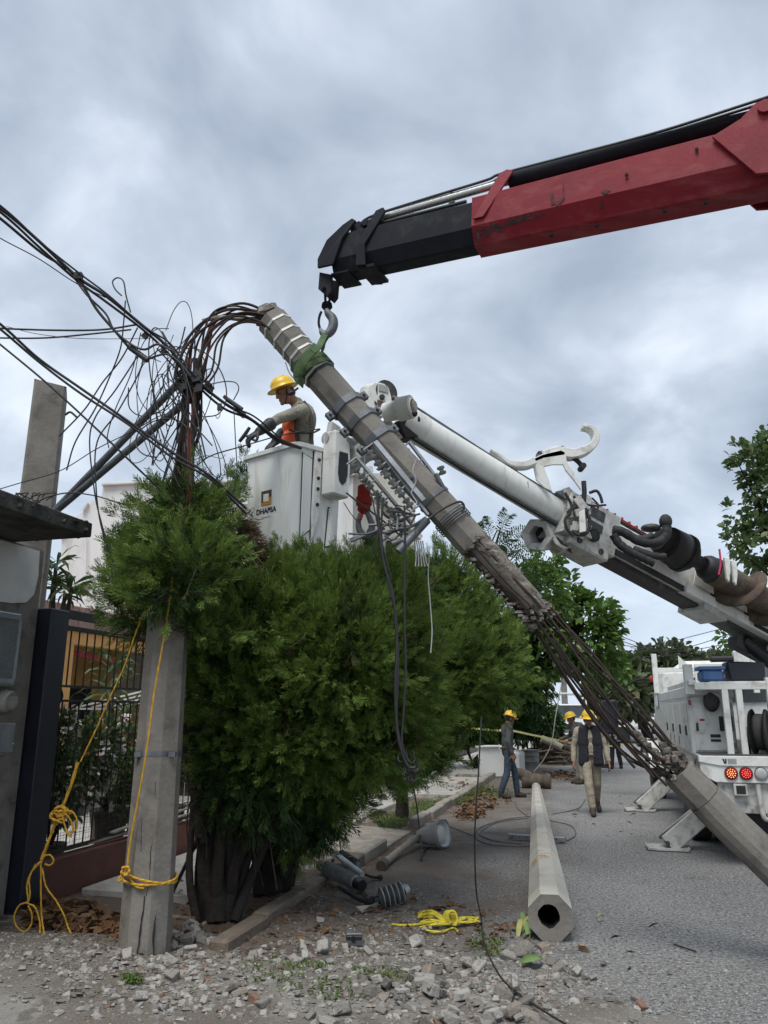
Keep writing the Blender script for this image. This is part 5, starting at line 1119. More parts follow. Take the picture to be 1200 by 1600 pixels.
# ================================================================== people
def blob(name, shapes, voxel, mat, parent, smooth=4):
    """one continuous skin over overlapping limbs: voxel union, then smoothed"""
    mb = MB()
    for q in shapes:
        if q[0] == 'c':
            _, a, ra, b_, rb = q; a, b_ = V(a), V(b_); mb.tube([a, a * .5 + b_ * .5, b_], [ra, (ra + rb) / 2, rb], 12); mb.ball(a, ra * .995, 12, 8); mb.ball(b_, rb * .995, 12, 8)
        else: mb.ball(q[1], q[2], 14, 10, q[3] if len(q) > 3 else None)
    o = mb.build('tmp', None); m = o.modifiers.new('r', 'REMESH'); m.mode = 'VOXEL'; m.voxel_size = voxel
    s = o.modifiers.new('s', 'SMOOTH'); s.iterations = smooth; s.factor = .5
    me = bpy.data.meshes.new_from_object(o.evaluated_get(bpy.context.evaluated_depsgraph_get())); od = o.data; bpy.data.objects.remove(o); bpy.data.meshes.remove(od)
    org = V(parent['_org']); me.transform(Matrix.Translation(-org)); me.polygons.foreach_set('use_smooth', [True] * len(me.polygons)); me.materials.clear(); me.materials.append(mat)
    me.name = name; r = bpy.data.objects.new(name, me); COL.objects.link(r); r.parent = parent; r['_org'] = tuple(org); return r
def hand(sh, w_, d, n, side, k=1.0, curl=.5):
    """palm, four unequal fingers bent at two knuckles, thumb from the side of the palm"""
    d = V(d).normalized(); n = (V(n) - d * V(n).dot(d)).normalized(); l = d.cross(n) * side
    for t in (.02, .05, .075):
        for u in (-.022, 0, .022): sh.append(('c', w_ + d * t * k + l * u * k, .017 * k, w_ + d * (t + .015) * k + l * u * k, .017 * k))
    for i, ln in enumerate((.070, .082, .077, .060)):
        b_ = w_ + d * .092 * k + l * (.030 - .020 * i) * k; p = b_; ang = .15 + curl * .5
        for seg in (.45, .32, .23):
            v = d * math.cos(ang) + n * math.sin(ang); q = p + v * ln * seg * k * 1.05; sh.append(('c', p, .0105 * k, q, .0095 * k)); p = q; ang += curl * .75
    b_ = w_ + d * .03 * k + l * .034 * k; p = b_; v = (d * .65 + l * .65 + n * .35).normalized()
    for ln in (.038, .03): q = p + v * ln * k; sh.append(('c', p, .014 * k, q, .011 * k)); p = q; v = (v + d * .4 + n * .2).normalized()
def person(label, loc, yaw, J, shirt, trousers, helmet=True, vest=None, gloves=None, group=None, wide=1.0, extra=None, voxel=.0105):
    Rz = Matrix.Rotation(yaw, 3, 'Z'); loc = V(loc); t = thing('person', label, 'person', loc, group)
    D = dict(pel=(0, 0, .95), chest=(0, .01, 1.28), neck=(0, .0, 1.47), head=(0, .035, 1.60), hd=(0, 1, -.05),
             shR=(.19, 0, 1.40), elR=(.235, -.02, 1.13), wrR=(.235, .06, .90), shL=(-.19, 0, 1.40), elL=(-.235, -.02, 1.13), wrL=(-.235, .06, .90),
             hiR=(.09, 0, .92), knR=(.10, .02, .50), anR=(.10, 0, .09), toR=(.12, .16, .035), hiL=(-.09, 0, .92), knL=(-.10, .02, .50), anL=(-.10, 0, .09), toL=(-.12, .16, .035))
    D.update(J); P = {k: (loc + Rz @ V(v)) for k, v in D.items() if k != 'hd'}; hd = (Rz @ V(D['hd'])).normalized()
    side = hd.cross(V((0, 0, 1))).normalized(); upv = side.cross(hd).normalized(); HM = Matrix((side, hd, upv)).transposed(); H = P['head']
    h = lambda x, y, z: H + HM @ V((x, y, z))
    sh = [('e', h(0, -.005, .02), (.076, .094, .100), HM), ('e', h(0, .02, -.045), (.058, .070, .075), HM), ('c', h(0, .095, .0), .012, h(0, .112, -.028), .016), ('c', h(-.02, .085, -.062), .012, h(.02, .085, -.062), .012), ('e', h(0, .078, -.098), (.03, .025, .02), HM),
          ('c', h(-.04, .085, .022), .012, h(.04, .085, .022), .012), ('e', h(.078, -.012, -.01), (.012, .022, .032), HM), ('e', h(-.078, -.012, -.01), (.012, .022, .032), HM),
          ('c', h(0, -.02, -.05), .055, P['neck'], .058), ('c', P['neck'], .06, P['chest'], .11), ('c', P['chest'], .11, P['pel'], .11)]
    for s_ in 'RL':
        sh += [('c', P['neck'] * .6 + P['sh' + s_] * .4, .05, P['sh' + s_], .05), ('c', P['chest'], .09, P['sh' + s_], .05), ('c', P['sh' + s_], .048, P['el' + s_], .036), ('c', P['el' + s_], .038, P['wr' + s_], .026),
               ('c', P['pel'], .1, P['hi' + s_], .085), ('c', P['hi' + s_], .08, P['kn' + s_], .052), ('c', P['kn' + s_], .052, P['an' + s_], .037), ('c', P['an' + s_], .038, P['to' + s_], .03)]
        dvec = P['wr' + s_] - P['el' + s_]; fw = Rz @ V((0, 1, 0)); inn = (P['pel'] - P['wr' + s_]); inn.z = 0
        if s_ in (gloves or ''): continue
        hand(sh, P['wr' + s_], dvec, inn if inn.length > .05 else fw, 1 if s_ == 'L' else -1, 1.0, .45)
    body = blob('body', sh, voxel, M['skin'], t, 3)
    for sx in (-.032, .032): MB().ball(h(sx, .090, .004), (.013, .010, .009), 8, 6, HM).build('eye', M['hair'], body)
    MB().lathe(h(0, .094, -.062) - side * .022, side, [(0, .002), (.022, .006), (.044, .002)], 8).build('mouth', M['boot'], body)
    # clothes
    fw = Rz @ V((0, 1, 0)); rt = Rz @ V((1, 0, 0)); ch, pl = P['chest'], P['pel']; TM = Rz
    tors = (P['neck'] - pl).normalized()
    s1 = [('e', ch + tors * .02, (.185 * wide, .125 * wide, .19), TM), ('e', ch * .5 + pl * .5, (.165 * wide, .125 * wide, .20), TM), ('e', pl + V((0, 0, .0)), (.172 * wide, .128 * wide, .16), TM), ('c', P['neck'] - tors * .02, .07, ch, .13), ('c', P['neck'] - tors * .012, .066, P['neck'] + tors * .018, .060)]
    for s_ in 'RL': s1 += [('c', P['neck'] * .55 + P['sh' + s_] * .45, .062, P['sh' + s_], .070), ('c', ch, .12, P['sh' + s_], .07), ('c', P['sh' + s_], .074, P['el' + s_], .056), ('c', P['el' + s_], .056, P['wr' + s_] * .93 + P['el' + s_] * .07, .043)]
    blob('shirt', s1, .014, M[shirt], t, 3)
    s2 = [('e', pl - V((0, 0, .04)), (.165 * wide, .12, .13), TM)]
    for s_ in 'RL': s2 += [('c', pl, .12, P['hi' + s_], .10), ('c', P['hi' + s_], .100, P['kn' + s_], .072), ('c', P['kn' + s_], .076, P['an' + s_] + V((0, 0, .05)), .064)]
    blob('trousers', s2, .014, M[trousers], t, 3)
    for s_ in 'RL':
        a, b_ = P['an' + s_], P['to' + s_]; blob('boot', [('c', a + V((0, 0, .09)), .054, a - V((0, 0, .03)), .056), ('c', a - V((0, 0, .04)), .05, b_, .048), ('c', a * .5 + b_ * .5, .046, b_, .044)], .010, M['boot'], t, 2)
        if s_ in (gloves or ''):
            g_ = [('c', P['wr' + s_] * .45 + P['el' + s_] * .55, .068, P['wr' + s_], .046)]; dvec = P['wr' + s_] - P['el' + s_]; hand(g_, P['wr' + s_], dvec, V((0, .5, -1)), 1 if s_ == 'L' else -1, 1.25, .7)
            blob('glove', g_, .009, M['glove'], t, 2)
    MB().lathe(pl + tors * .03 - tors * .02, tors, [(0, .155), (.04, .155)], 20).build('belt', M['boot'], t)
    if helmet:
        hm = MB(); n_ = 22
        def ring(rx, ry, z, oy=0): return [h(rx * math.cos(2 * math.pi * j / n_), ry * math.sin(2 * math.pi * j / n_) + oy, z) for j in range(n_)]
        rg = [ring(.150, .172, .052, .012), ring(.148, .170, .044, .012), ring(.112, .134, .056), ring(.108, .130, .10), ring(.093, .112, .140), ring(.062, .076, .168), ring(.02, .026, .178)]
        hm.add([p for r_ in rg for p in r_], [(i * n_ + j, i * n_ + (j + 1) % n_, (i + 1) * n_ + (j + 1) % n_, (i + 1) * n_ + j) for i in range(len(rg) - 1) for j in range(n_)], True); hm.add(rg[-1], [tuple(range(n_))]); hm.add(ring(.10, .12, .05), [tuple(range(n_))[::-1]]); hm.add(rg[0] + ring(.10, .12, .05), [(j, n_ + j, n_ + (j + 1) % n_, (j + 1) % n_) for j in range(n_)])
        for xo in (-.035, 0, .035): hm.tube([h(xo, .115, .115), h(xo, .07, .165), h(xo, -.03, .176), h(xo, -.09, .15)], .009, 6)
        ho = hm.build('helmet', M['yellow'], t)
        MB().lathe(h(0, .0, .062), upv, [(0, .118), (.02, .116)], 20).build('helmet_band', M['hair'], ho) if extra == 'band' else None
        for sx in (-1, 1): MB().tube([h(sx * .085, .01, .04), h(sx * .075, .03, -.05), h(sx * .03, .06, -.11)], .005, 5).build('chin_strap', M['boot'], ho)
        MB().ball(h(0, -.02, -.005), (.080, .092, .07), 14, 8, HM).build('hair', M['hair'], t)
    else:
        MB().ball(h(0, -.018, .035), (.085, .100, .098), 14, 8, HM).build('hair', M['hair'], t)
    if vest:
        v1 = []
        for s_, sg in (('R', 1), ('L', -1)):
            for z0, z1, x0, x1 in ((.16, -.10, .10, .115), (-.10, -.42, .115, .125)):
                for kx in (-.035, .035): v1.append(('c', ch + rt * sg * (x0 + kx) * wide + V((0, 0, z0)) + fw * .075, .055, ch + rt * sg * (x1 + kx) * wide + V((0, 0, z1)) + fw * .072, .065))
            v1.append(('c', ch + rt * sg * .11 + V((0, 0, .16)) + fw * .06, .05, ch + rt * sg * .10 + V((0, 0, .18)) - fw * .05, .05))
        v1 += [('e', ch - fw * .04 + V((0, 0, -.03)), (.19 * wide, .11, .24), TM), ('e', ch - fw * .04 + V((0, 0, -.26)), (.185 * wide, .11, .19), TM)]
        blob('vest', v1, .014, M[vest], t, 3)
    return t, P, h
# walking towards the camera, grey-khaki work clothes and dark vest
f_ = gnd(928, 1275)
person('person walking towards the camera in khaki work clothes, dark vest and yellow helmet', f_ + V((.05, .20, 0)), R(176), dict(
    head=(0, .06, 1.59), hd=(.05, 1, -.22), anR=(.05, .20, .10), toR=(.07, .37, .04), knR=(.08, .17, .52), hiR=(.09, .03, .92), anL=(-.14, -.38, .17), toL=(-.15, -.25, .05), knL=(-.11, -.09, .50),
    elR=(.27, -.03, 1.13), wrR=(.30, .05, .88), elL=(-.27, .0, 1.13), wrL=(-.30, .10, .88)), 'khaki', 'khaki', vest='navy', extra='band')
f_ = gnd(796, 1247)
person('person in grey shirt and jeans walking to the right beside the white block, yellow helmet', f_ , R(-82), dict(
    head=(0, .07, 1.58), hd=(-.25, 1, -.35), neck=(0, .02, 1.46), anR=(.10, -.20, .10), toR=(.12, -.04, .035), knR=(.10, -.06, .50), anL=(-.10, .20, .09), toL=(-.11, .36, .035), knL=(-.10, .17, .51),
    elR=(.25, -.06, 1.13), wrR=(.24, .02, .88), elL=(-.24, .02, 1.13), wrL=(-.24, .16, .90)), 'grey_cloth', 'jeans')
b_ = gnd(903, 1222); b_ = V((5.05, 20.2, 0)) if False else V((at(903, 1150, 20).x, 20, 0))
person('person in dark grey shirt and yellow helmet bending behind the walking worker', b_, R(100), dict(
    head=(0, .16, 1.55), hd=(.1, 1, -.3), neck=(0, .10, 1.44), chest=(0, .06, 1.26), elR=(.25, .10, 1.14), wrR=(.16, .34, 1.08), elL=(-.25, .10, 1.14), wrL=(-.16, .32, 1.05)), 'grey_cloth', 'khaki_grey', voxel=.0135)
person('person in a tan shirt and dark trousers seen from behind past the bare strands', V((at(960, 1150, 25).x, 25, 0)), R(8), dict(anR=(.17, .05, .09), toR=(.22, .19, .035), anL=(-.15, -.02, .09), toL=(-.2, .12, .035), elR=(.25, .03, 1.14), wrR=(.15, .24, 1.08), elL=(-.25, .03, 1.14), wrL=(-.15, .24, 1.1)), 'khaki', 'navy', helmet=False, voxel=.0135)
person('person in black shirt standing left of the tan shirted one behind the strands', V((at(946, 1150, 25.6).x, 25.6, 0)), R(70), dict(hd=(0, 1, -.2)), 'navy', 'khaki_grey', helmet=False, voxel=.0135)

# the line worker in the bucket: joints measured where they stand
Yw = 7.32; wo = bk(.52, .46, zb + .065); yw = R(97); Ri = Matrix.Rotation(-yw, 3, 'Z')
lo = lambda x, y, Y: tuple(Ri @ (at(x, y, Y) - wo))
hdw = Ri @ V((-.80, -.42, -.42))
person('line worker with rubber gloves and orange vest reaching out of the white bucket', wo, yw, dict(
    head=lo(446, 614, 7.40), hd=tuple(hdw), neck=lo(465, 632, 7.46), chest=lo(472, 660, 7.50), pel=(0, -.06, .98), shL=lo(473, 642, 7.30), elL=lo(436, 654, 7.18), wrL=lo(405, 674, 7.12), shR=lo(480, 642, 7.66), elR=lo(450, 668, 7.68), wrR=lo(430, 690, 7.62),
    hiL=(-.09, -.05, .92), hiR=(.09, -.05, .92), knL=(-.1, .05, .5), knR=(.1, .05, .5)), 'khaki_grey', 'khaki', gloves='LR', voxel=.0095, wide=1.22)
lw_ = [o for o in bpy.data.objects if o.name.startswith('person') and 'line worker' in o.get('label', '')][0]
wv_ = blob('vest', [('e', at(454, 666, 7.44), (.09, .13, .11)), ('e', at(455, 690, 7.45), (.105, .14, .13))], .012, M['orange'], lw_, 3)
for pts in ([(474, 628, 7.36), (484, 645, 7.30), (487, 668, 7.28), (486, 694, 7.30)], [(470, 630, 7.30), (464, 645, 7.26), (463, 668, 7.26), (466, 694, 7.30)], [(453, 672, 7.29), (468, 676, 7.25), (488, 676, 7.30), (498, 672, 7.42)]): MB().tube(spl(px(pts, 7.3), 4), .024, 8, flat=.4).build('harness_strap', M['boot'], lw_)
MB().ball(at(479, 650, 7.34), (.07, .06, .09)).build('sleeve_patch', M['khaki'], lw_)
MB().tube(spl(px([(452, 614), (458, 612), (466, 606)], 7.27), 4), .012, 8).build('goggle_strap', M['black'], lw_)
# tool in the gloved hand
tl = thing('hand_tool', 'black cable cutter held in the left glove of the line worker', 'tool', at(385, 682, 7.1))
MB().tube(px([(390, 668), (382, 680), (374, 690)], 7.08), [.016, .02, .017], 8).build('handle', M['black'], tl)
MB().tube(px([(384, 680), (394, 686), (400, 689)], 7.08), .014, 8).build('jaw', M['galv_dark'], tl)
# ================================================================== foliage builders (every leaf or needle spray is real geometry)
def rand_unit(n, g=rng):
    v = g.normal(size=(n, 3)); return v / np.linalg.norm(v, axis=1, keepdims=True)
def basis(d, spin):
    up = np.where(np.abs(d[:, 2:3]) > .92, np.array([[1., .2, 0]]), np.array([[0, 0, 1.]])); x = np.cross(d, up); x /= np.linalg.norm(x, axis=1, keepdims=True); y = np.cross(x, d)
    c, s = np.cos(spin)[:, None], np.sin(spin)[:, None]; return x * c + y * s, -x * s + y * c
def leaves(name, pos, d, L_, W_, mat, parent, fold=.25, droop=.15):
    """folded leaves: two quads either side of a lowered midrib"""
    n = len(pos); X, Z = basis(d, rng.uniform(-.9, .9, n)); L_ = (L_ * rng.uniform(.65, 1.2, n))[:, None]; W_ = W_ * L_ / L_.mean()
    base = pos; mid = pos + d * L_ * .55 - Z * L_ * fold * .3; tip = pos + d * L_ - Z * L_ * droop + np.array([0, 0, -1]) * L_ * droop * .6
    l = pos + d * L_ * .5 + X * W_ * .5; r = pos + d * L_ * .5 - X * W_ * .5; l2 = pos + d * L_ * .8 + X * W_ * .38 - Z * L_ * droop * .5; r2 = pos + d * L_ * .8 - X * W_ * .38 - Z * L_ * droop * .5
    v = np.stack([base, l, l2, tip, mid, r, r2], 1).reshape(-1, 3); b = np.arange(n) * 7
    q = np.concatenate([np.stack([b, b + 4, b + 2, b + 1], 1), np.stack([b + 4, b + 3, b + 3, b + 2], 1)[:0], np.stack([b, b + 5, b + 6, b + 4], 1)])
    t = np.concatenate([np.stack([b + 4, b + 3, b + 2], 1), np.stack([b + 4, b + 6, b + 3], 1)])
    qq = np.concatenate([q, np.concatenate([t, t[:, 2:3]], 1)[:0]]); # quads
    allq = np.concatenate([q, np.stack([b + 4, b + 6, b + 3, b + 2], 1)])
    return fast_mesh(name, v, allq, mat, parent)
_sp = []
def _mkspray(seed, nb=7):
    """one flat feathery spray, length 1 along +x: a stem with side blades that themselves fork"""
    r = np.random.default_rng(seed); V_ = []; Q = []
    def blade(p, d, L_, w_):
        s = np.array([-d[1], d[0], 0]); z = np.array([0, 0, r.uniform(-.12, .12)]); b = len(V_)
        V_.extend([p, p + d * L_ * .5 + s * w_ * .5 + z * L_, p + d * L_, p + d * L_ * .5 - s * w_ * .5 + z * L_]); Q.append((b, b + 1, b + 2, b + 3))
    for i in range(nb):
        x = .12 + .8 * i / nb; p = np.array([x, 0, -.10 * x * x])
        for sg in (-1, 1):
            a = sg * r.uniform(.35, .75); L_ = (.46 - .30 * x) * r.uniform(.7, 1.25); blade(p, np.array([math.cos(a), math.sin(a), r.uniform(-.45, .45)]), L_, .05)
    blade(np.array([.0, 0, 0]), np.array([1., 0, 0]), 1.0, .035)
    q = np.array(Q); return np.array(V_), q
SPR = [_mkspray(i) for i in range(4)]
def sprays(name, pos, d, L_, mat, parent, smooth=False):
    n = len(pos); k = rng.integers(0, 4, n); vs = []; qs = []; off = 0
    X, Z = basis(d, rng.uniform(0, 2 * math.pi, n)); L_ = (L_ * rng.uniform(.6, 1.3, n))
    for j in range(4):
        m_ = np.where(k == j)[0]; tv, tq = SPR[j]; T = len(tv)
        w_ = pos[m_][:, None, :] + (d[m_][:, None, :] * tv[None, :, 0:1] + X[m_][:, None, :] * tv[None, :, 1:2] + Z[m_][:, None, :] * tv[None, :, 2:3]) * L_[m_][:, None, None]
        vs.append(w_.reshape(-1, 3)); qs.append((tq[None] + (np.arange(len(m_)) * T)[:, None, None]).reshape(-1, 4) + off); off += len(m_) * T
    v = np.concatenate(vs); q = np.concatenate(qs); t3 = q[:, 2] == q[:, 2]
    tri = q[q[:, 3] == q[:, 3]]
    # the pointed tips are triangles: split them off as quads with a nudged corner
    same = q[:, 2] == q[:, 3]
    qq = q[~same]; tt = q[same]
    me = bpy.data.meshes.new(name); me.vertices.add(len(v)); me.vertices.foreach_set('co', (v - np.array(parent['_org'])).astype(np.float32).ravel())
    li = np.concatenate([qq.ravel(), tt[:, :3].ravel()]).astype(np.int32); me.loops.add(len(li)); me.loops.foreach_set('vertex_index', li)
    ls = np.concatenate([np.arange(len(qq)) * 4, len(qq) * 4 + np.arange(len(tt)) * 3]).astype(np.int32); lt = np.concatenate([np.full(len(qq), 4), np.full(len(tt), 3)]).astype(np.int32)
    me.polygons.add(len(ls)); me.polygons.foreach_set('loop_start', ls); me.polygons.foreach_set('loop_total', lt); me.update(calc_edges=True); me.materials.append(mat)
    o = bpy.data.objects.new(name, me); COL.objects.link(o); o.parent = parent; o['_org'] = tuple(parent['_org']); return o
def ell_points(ells, n, shell=.0, g=rng):
    """points in the union of ellipsoids (c, r); shell 0..1 keeps to the outer layer; returns points and outward directions"""
    vol = np.array([e[1][0] * e[1][1] * e[1][2] for e in ells]) ** .75; k = g.choice(len(ells), n, p=vol / vol.sum()); u = rand_unit(n, g); r = (shell + (1 - shell) * g.random(n) ** .5)
    c = np.array([tuple(e[0]) for e in ells])[k]; rad = np.array([e[1] for e in ells])[k]; p = c + u * rad * r[:, None]; nrm = u / rad; nrm /= np.linalg.norm(nrm, axis=1, keepdims=True)
    keep = np.ones(n, bool)                                 # drop points buried deep in another lobe
    for i, e in enumerate(ells):
        q = np.linalg.norm((p - np.array(tuple(e[0]))) / np.array(e[1]), axis=1); keep &= ~((q < shell * .82) & (k != i))
    return p[keep], nrm[keep]
def E(x, y, Y, rx, ry, rz=None):      # lobe centred on a sight line; radii given in photograph pixels, turned into metres at its distance
    k = mpp(x, y, Y); return (at(x, y, Y), (rx * k, (rz if rz else rx) * k, ry * k))
def plume_tree(root, ells, n_plume, per, pl, sl, mat, upb=.75, name='crown', thin=.11):
    p, nrm = ell_points(ells, n_plume, .72); n = len(p); ax = nrm + np.array([0, 0, upb]) + rng.normal(size=(n, 3)) * .18; ax /= np.linalg.norm(ax, axis=1, keepdims=True)
    # each plume is a tapering feather of sprays round its own axis
    t = rng.random((n, per)); size = rng.uniform(.6, 1.25, n)[:, None]
    X, Z = basis(ax, np.zeros(n)); a = rng.uniform(0, 2 * math.pi, (n, per)); rad = thin * size * (1.02 - t) ** .7 * rng.uniform(.15, 1, (n, per))
    rd_ = X[:, None] * np.cos(a)[..., None] + Z[:, None] * np.sin(a)[..., None]
    pos = p[:, None] + ax[:, None] * ((t - .45) * pl * size)[..., None] + rd_ * rad[..., None]
    d = ax[:, None] * (.9 + .4 * t)[..., None] + rd_ * (.75 * (1 - t * .6))[..., None] + rng.normal(size=pos.shape) * .12; d /= np.linalg.norm(d, axis=2, keepdims=True)
    return sprays(name, pos.reshape(-1, 3), d.reshape(-1, 3), sl, mat, root)
def trunk(name, pts, r0, r1, mat, root, n=10, k=6, lump=.12):
    q = spl(pts, k); m_ = len(q); r = random.Random(len(q) + int(r0 * 1000)); return MB().tube(q, [(r0 + (r1 - r0) * i / (m_ - 1)) * (1 + lump * (r.random() - .5)) for i in range(m_)], n).build(name, M[mat], root)

# ---- the three junipers along the kerb
j1 = thing('juniper_tree', 'tall feathery juniper directly behind the cracked pole stump', 'tree', gnd(338, 1440))
e1 = [E(272, 858, 6.9, 60, 85), E(238, 890, 7.3, 40, 50), E(328, 800, 7.5, 26, 40), E(382, 755, 8.2, 14, 24), E(292, 795, 6.3, 34, 40), E(268, 838, 6.4, 30, 45), E(318, 838, 6.4, 28, 42), E(215, 945, 7.1, 42, 44), E(205, 900, 7.5, 28, 40), E(280, 895, 6.0, 62, 58, 40), E(322, 975, 6.3, 34, 30, 40), E(255, 925, 6.05, 44, 32, 36), E(230, 985, 7.0, 30, 22), E(395, 985, 6.9, 78, 50), E(350, 930, 6.7, 44, 42), E(405, 945, 6.8, 40, 34), E(435, 1070, 7.3, 95, 110), E(370, 1050, 7.0, 72, 90), E(400, 1170, 7.4, 72, 60)]
low1 = [E(395, 1220, 7.3, 75, 70), E(352, 1165, 7.2, 36, 60), E(440, 1245, 7.6, 60, 50), E(490, 1275, 8.0, 45, 36)]
plume_tree(j1, e1, 880, 21, .44, .14, M['juniper'], .45)
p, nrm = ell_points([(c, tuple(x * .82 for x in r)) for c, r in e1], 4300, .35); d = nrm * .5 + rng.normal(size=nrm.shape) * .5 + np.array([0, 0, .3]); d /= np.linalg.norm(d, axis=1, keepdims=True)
sprays('inner_foliage', p, d, .20, M['juniper_shade'], j1)
p, nrm = ell_points(low1, 2300, .3); d = nrm * .5 + rng.normal(size=nrm.shape) * .5 + np.array([0, 0, -.6]); d /= np.linalg.norm(d, axis=1, keepdims=True); sprays('inner_foliage', p, d, .2, M['juniper_shade'], j1)
bp0 = gnd(338, 1442); rr = random.Random(6)
trunk('trunk', [bp0, at(340, 1350, 7.35), at(335, 1230, 7.4), at(330, 1050, 7.3), at(318, 900, 7.3)], .085, .045, 'bark', j1, 12)
for pts in ([(352, 1420), (375, 1340), (395, 1250), (420, 1120), (430, 1000)], [(322, 1436), (316, 1340), (320, 1220), (312, 1080)], [(356, 1432), (366, 1350), (372, 1240), (400, 1100)], [(330, 1438), (326, 1330), (345, 1200), (350, 1060)], [(325, 1400), (322, 1300), (310, 1180), (292, 1060), (280, 950)], [(345, 1350), (360, 1240), (380, 1120), (385, 950)], [(330, 1330), (300, 1220), (300, 1150), (290, 1090)], [(350, 1380), (400, 1290), (460, 1210), (480, 1130)], [(318, 1320), (305, 1240), (285, 1120), (283, 1040)], [(340, 1290), (350, 1200), (340, 1050)]):
    trunk('branch', [at(x, y, 7.3 + rr.uniform(-.12, .15)) for x, y in pts], .06, .016, 'bark', j1, 8)
for pts, r_ in (([(318, 1446), (312, 1380), (318, 1290), (330, 1150)], .06), ([(352, 1446), (362, 1380), (358, 1290), (372, 1150)], .065), ([(366, 1440), (392, 1370), (424, 1290), (450, 1180)], .05), ([(342, 1450), (338, 1400), (346, 1300), (352, 1180)], .07), ([(308, 1440), (296, 1370), (300, 1280), (306, 1160)], .04)): trunk('trunk', [at(x, y, 7.28 + rr.uniform(-.1, .12)) for x, y in pts], r_ * .95, r_ * .5, 'bark', j1, 9)
trunk('branch', px([(355, 1425), (372, 1395), (388, 1340), (405, 1300)], 7.4), .05, .03, 'bark', j1, 8)
for i in range(38):                    # hanging dead twigs under the crown
    x = rr.uniform(295, 440); y = rr.uniform(1120, 1290); a = at(x, y, rr.uniform(6.95, 7.5)); MB().tube(spl([a, a + V((rr.uniform(-.1, .1), rr.uniform(-.1, .1), -.2)), a + V((rr.uniform(-.15, .15), rr.uniform(-.1, .1), -rr.uniform(.35, .7)))], 4), .006, 4).build('twig', M['bark'], j1) if i < 26 else None
dry = [E(384, 858, 6.95, 22, 30), E(356, 830, 6.9, 28, 34), E(402, 878, 6.9, 18, 12)]
p, nrm = ell_points(dry, 520, .3); d = nrm + np.array([.2, 0, -.9]); d /= np.linalg.norm(d, axis=1, keepdims=True); sprays('dry_foliage', p, d, .18, M['juniper_brown'], j1)

j2 = thing('juniper_tree', 'broad juniper with black trunk under the bucket, middle of the row of junipers', 'tree', gnd(425, 1395))
e2 = [E(470, 968, 7.0, 70, 45), E(560, 946, 7.3, 65, 40), E(620, 936, 7.7, 60, 40), E(535, 1010, 6.9, 105, 90), E(470, 1100, 7.2, 100, 100), E(590, 1030, 7.3, 95, 100), E(560, 1130, 7.4, 100, 80), E(470, 1200, 7.7, 70, 60), E(625, 1135, 7.9, 55, 70), E(575, 1190, 7.8, 55, 40), E(455, 1270, 8.0, 45, 50), E(520, 1235, 7.9, 50, 40)]
plume_tree(j2, e2, 1050, 21, .44, .14, M['juniper'], .5)
for (x, y, Y, h_) in ((450, 895, 6.9, 40), (496, 892, 6.8, 44), (524, 900, 6.85, 36), (556, 888, 7.0, 40), (592, 895, 7.2, 40), (470, 910, 6.7, 40), (630, 900, 7.5, 40)):
    plume_tree(j2, [E(x, y + 10, Y, 14, h_ * .55)], 16, 34, .42, .11, M['juniper'], 1.8, 'leader')
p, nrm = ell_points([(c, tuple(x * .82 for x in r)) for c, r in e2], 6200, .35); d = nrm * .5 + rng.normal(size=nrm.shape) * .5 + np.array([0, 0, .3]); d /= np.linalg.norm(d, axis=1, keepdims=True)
sprays('inner_foliage', p, d, .20, M['juniper_shade'], j2)
trunk('trunk', [gnd(425, 1397), at(428, 1340, 8.2), at(440, 1260, 8.0), at(470, 1150, 7.7), at(500, 1020, 7.4)], .12, .05, 'bark', j2, 12)
for pts in ([(440, 1370), (470, 1310), (520, 1230), (560, 1150)], [(420, 1360), (405, 1300), (400, 1220)], [(438, 1330), (430, 1240), (420, 1150)], [(450, 1340), (500, 1300), (545, 1250)]):
    trunk('branch', [at(x, y, 8.1 + rr.uniform(-.1, .1)) for x, y in pts], .06, .02, 'bark', j2, 8)
for pts, r_ in (([(408, 1402), (404, 1350), (396, 1280), (400, 1180)], .06), ([(440, 1402), (452, 1350), (476, 1280), (510, 1180)], .065), ([(418, 1405), (424, 1350), (420, 1270), (440, 1150)], .07)): trunk('trunk', [at(x, y, 8.25 + rr.uniform(-.1, .1)) for x, y in pts], r_ * 1.35, r_ * .6, 'bark', j2, 9)
for pts in ([(448, 1392), (470, 1330), (476, 1300)], [(457, 1385), (468, 1335)], [(372, 1345), (392, 1362), (410, 1378)]):
    trunk('branch', [at(x, y, 8.3) for x, y in pts], .018, .012, 'bark', j2, 6)

for rt, el, n_ in ((j1, e1, 26), (j2, e2, 40)):
    p, nrm = ell_points([(c, tuple(x * 1.05 for x in r)) for c, r in el], 260 if rt is j1 else 420, .9); keep = rng.random(len(p)) < .55
    d = nrm + rng.normal(size=nrm.shape) * .5 + np.array([0, 0, .1]); d /= np.linalg.norm(d, axis=1, keepdims=True); sprays('dry_foliage', p[keep], d[keep], .13, M['juniper_brown'], rt)
    mb = MB()
    for i in range(n_ * 2):
        a = V(p[i % len(p)]); dv = V(d[i % len(d)]); mb.tube(spl([a - dv * .25, a - dv * .05 + V((rr.uniform(-.04, .04), 0, rr.uniform(-.03, .03))), a + dv * rr.uniform(.05, .2)], 3), [.006] * 3 + [.004] * 3 + [.002], 4)
    tag(mb.build('bare_twigs', M['bark_light'], rt), kind='stuff')
j3 = thing('juniper_tree', 'rounded juniper with a slim trunk, farthest of the row of junipers', 'tree', gnd(628, 1283))
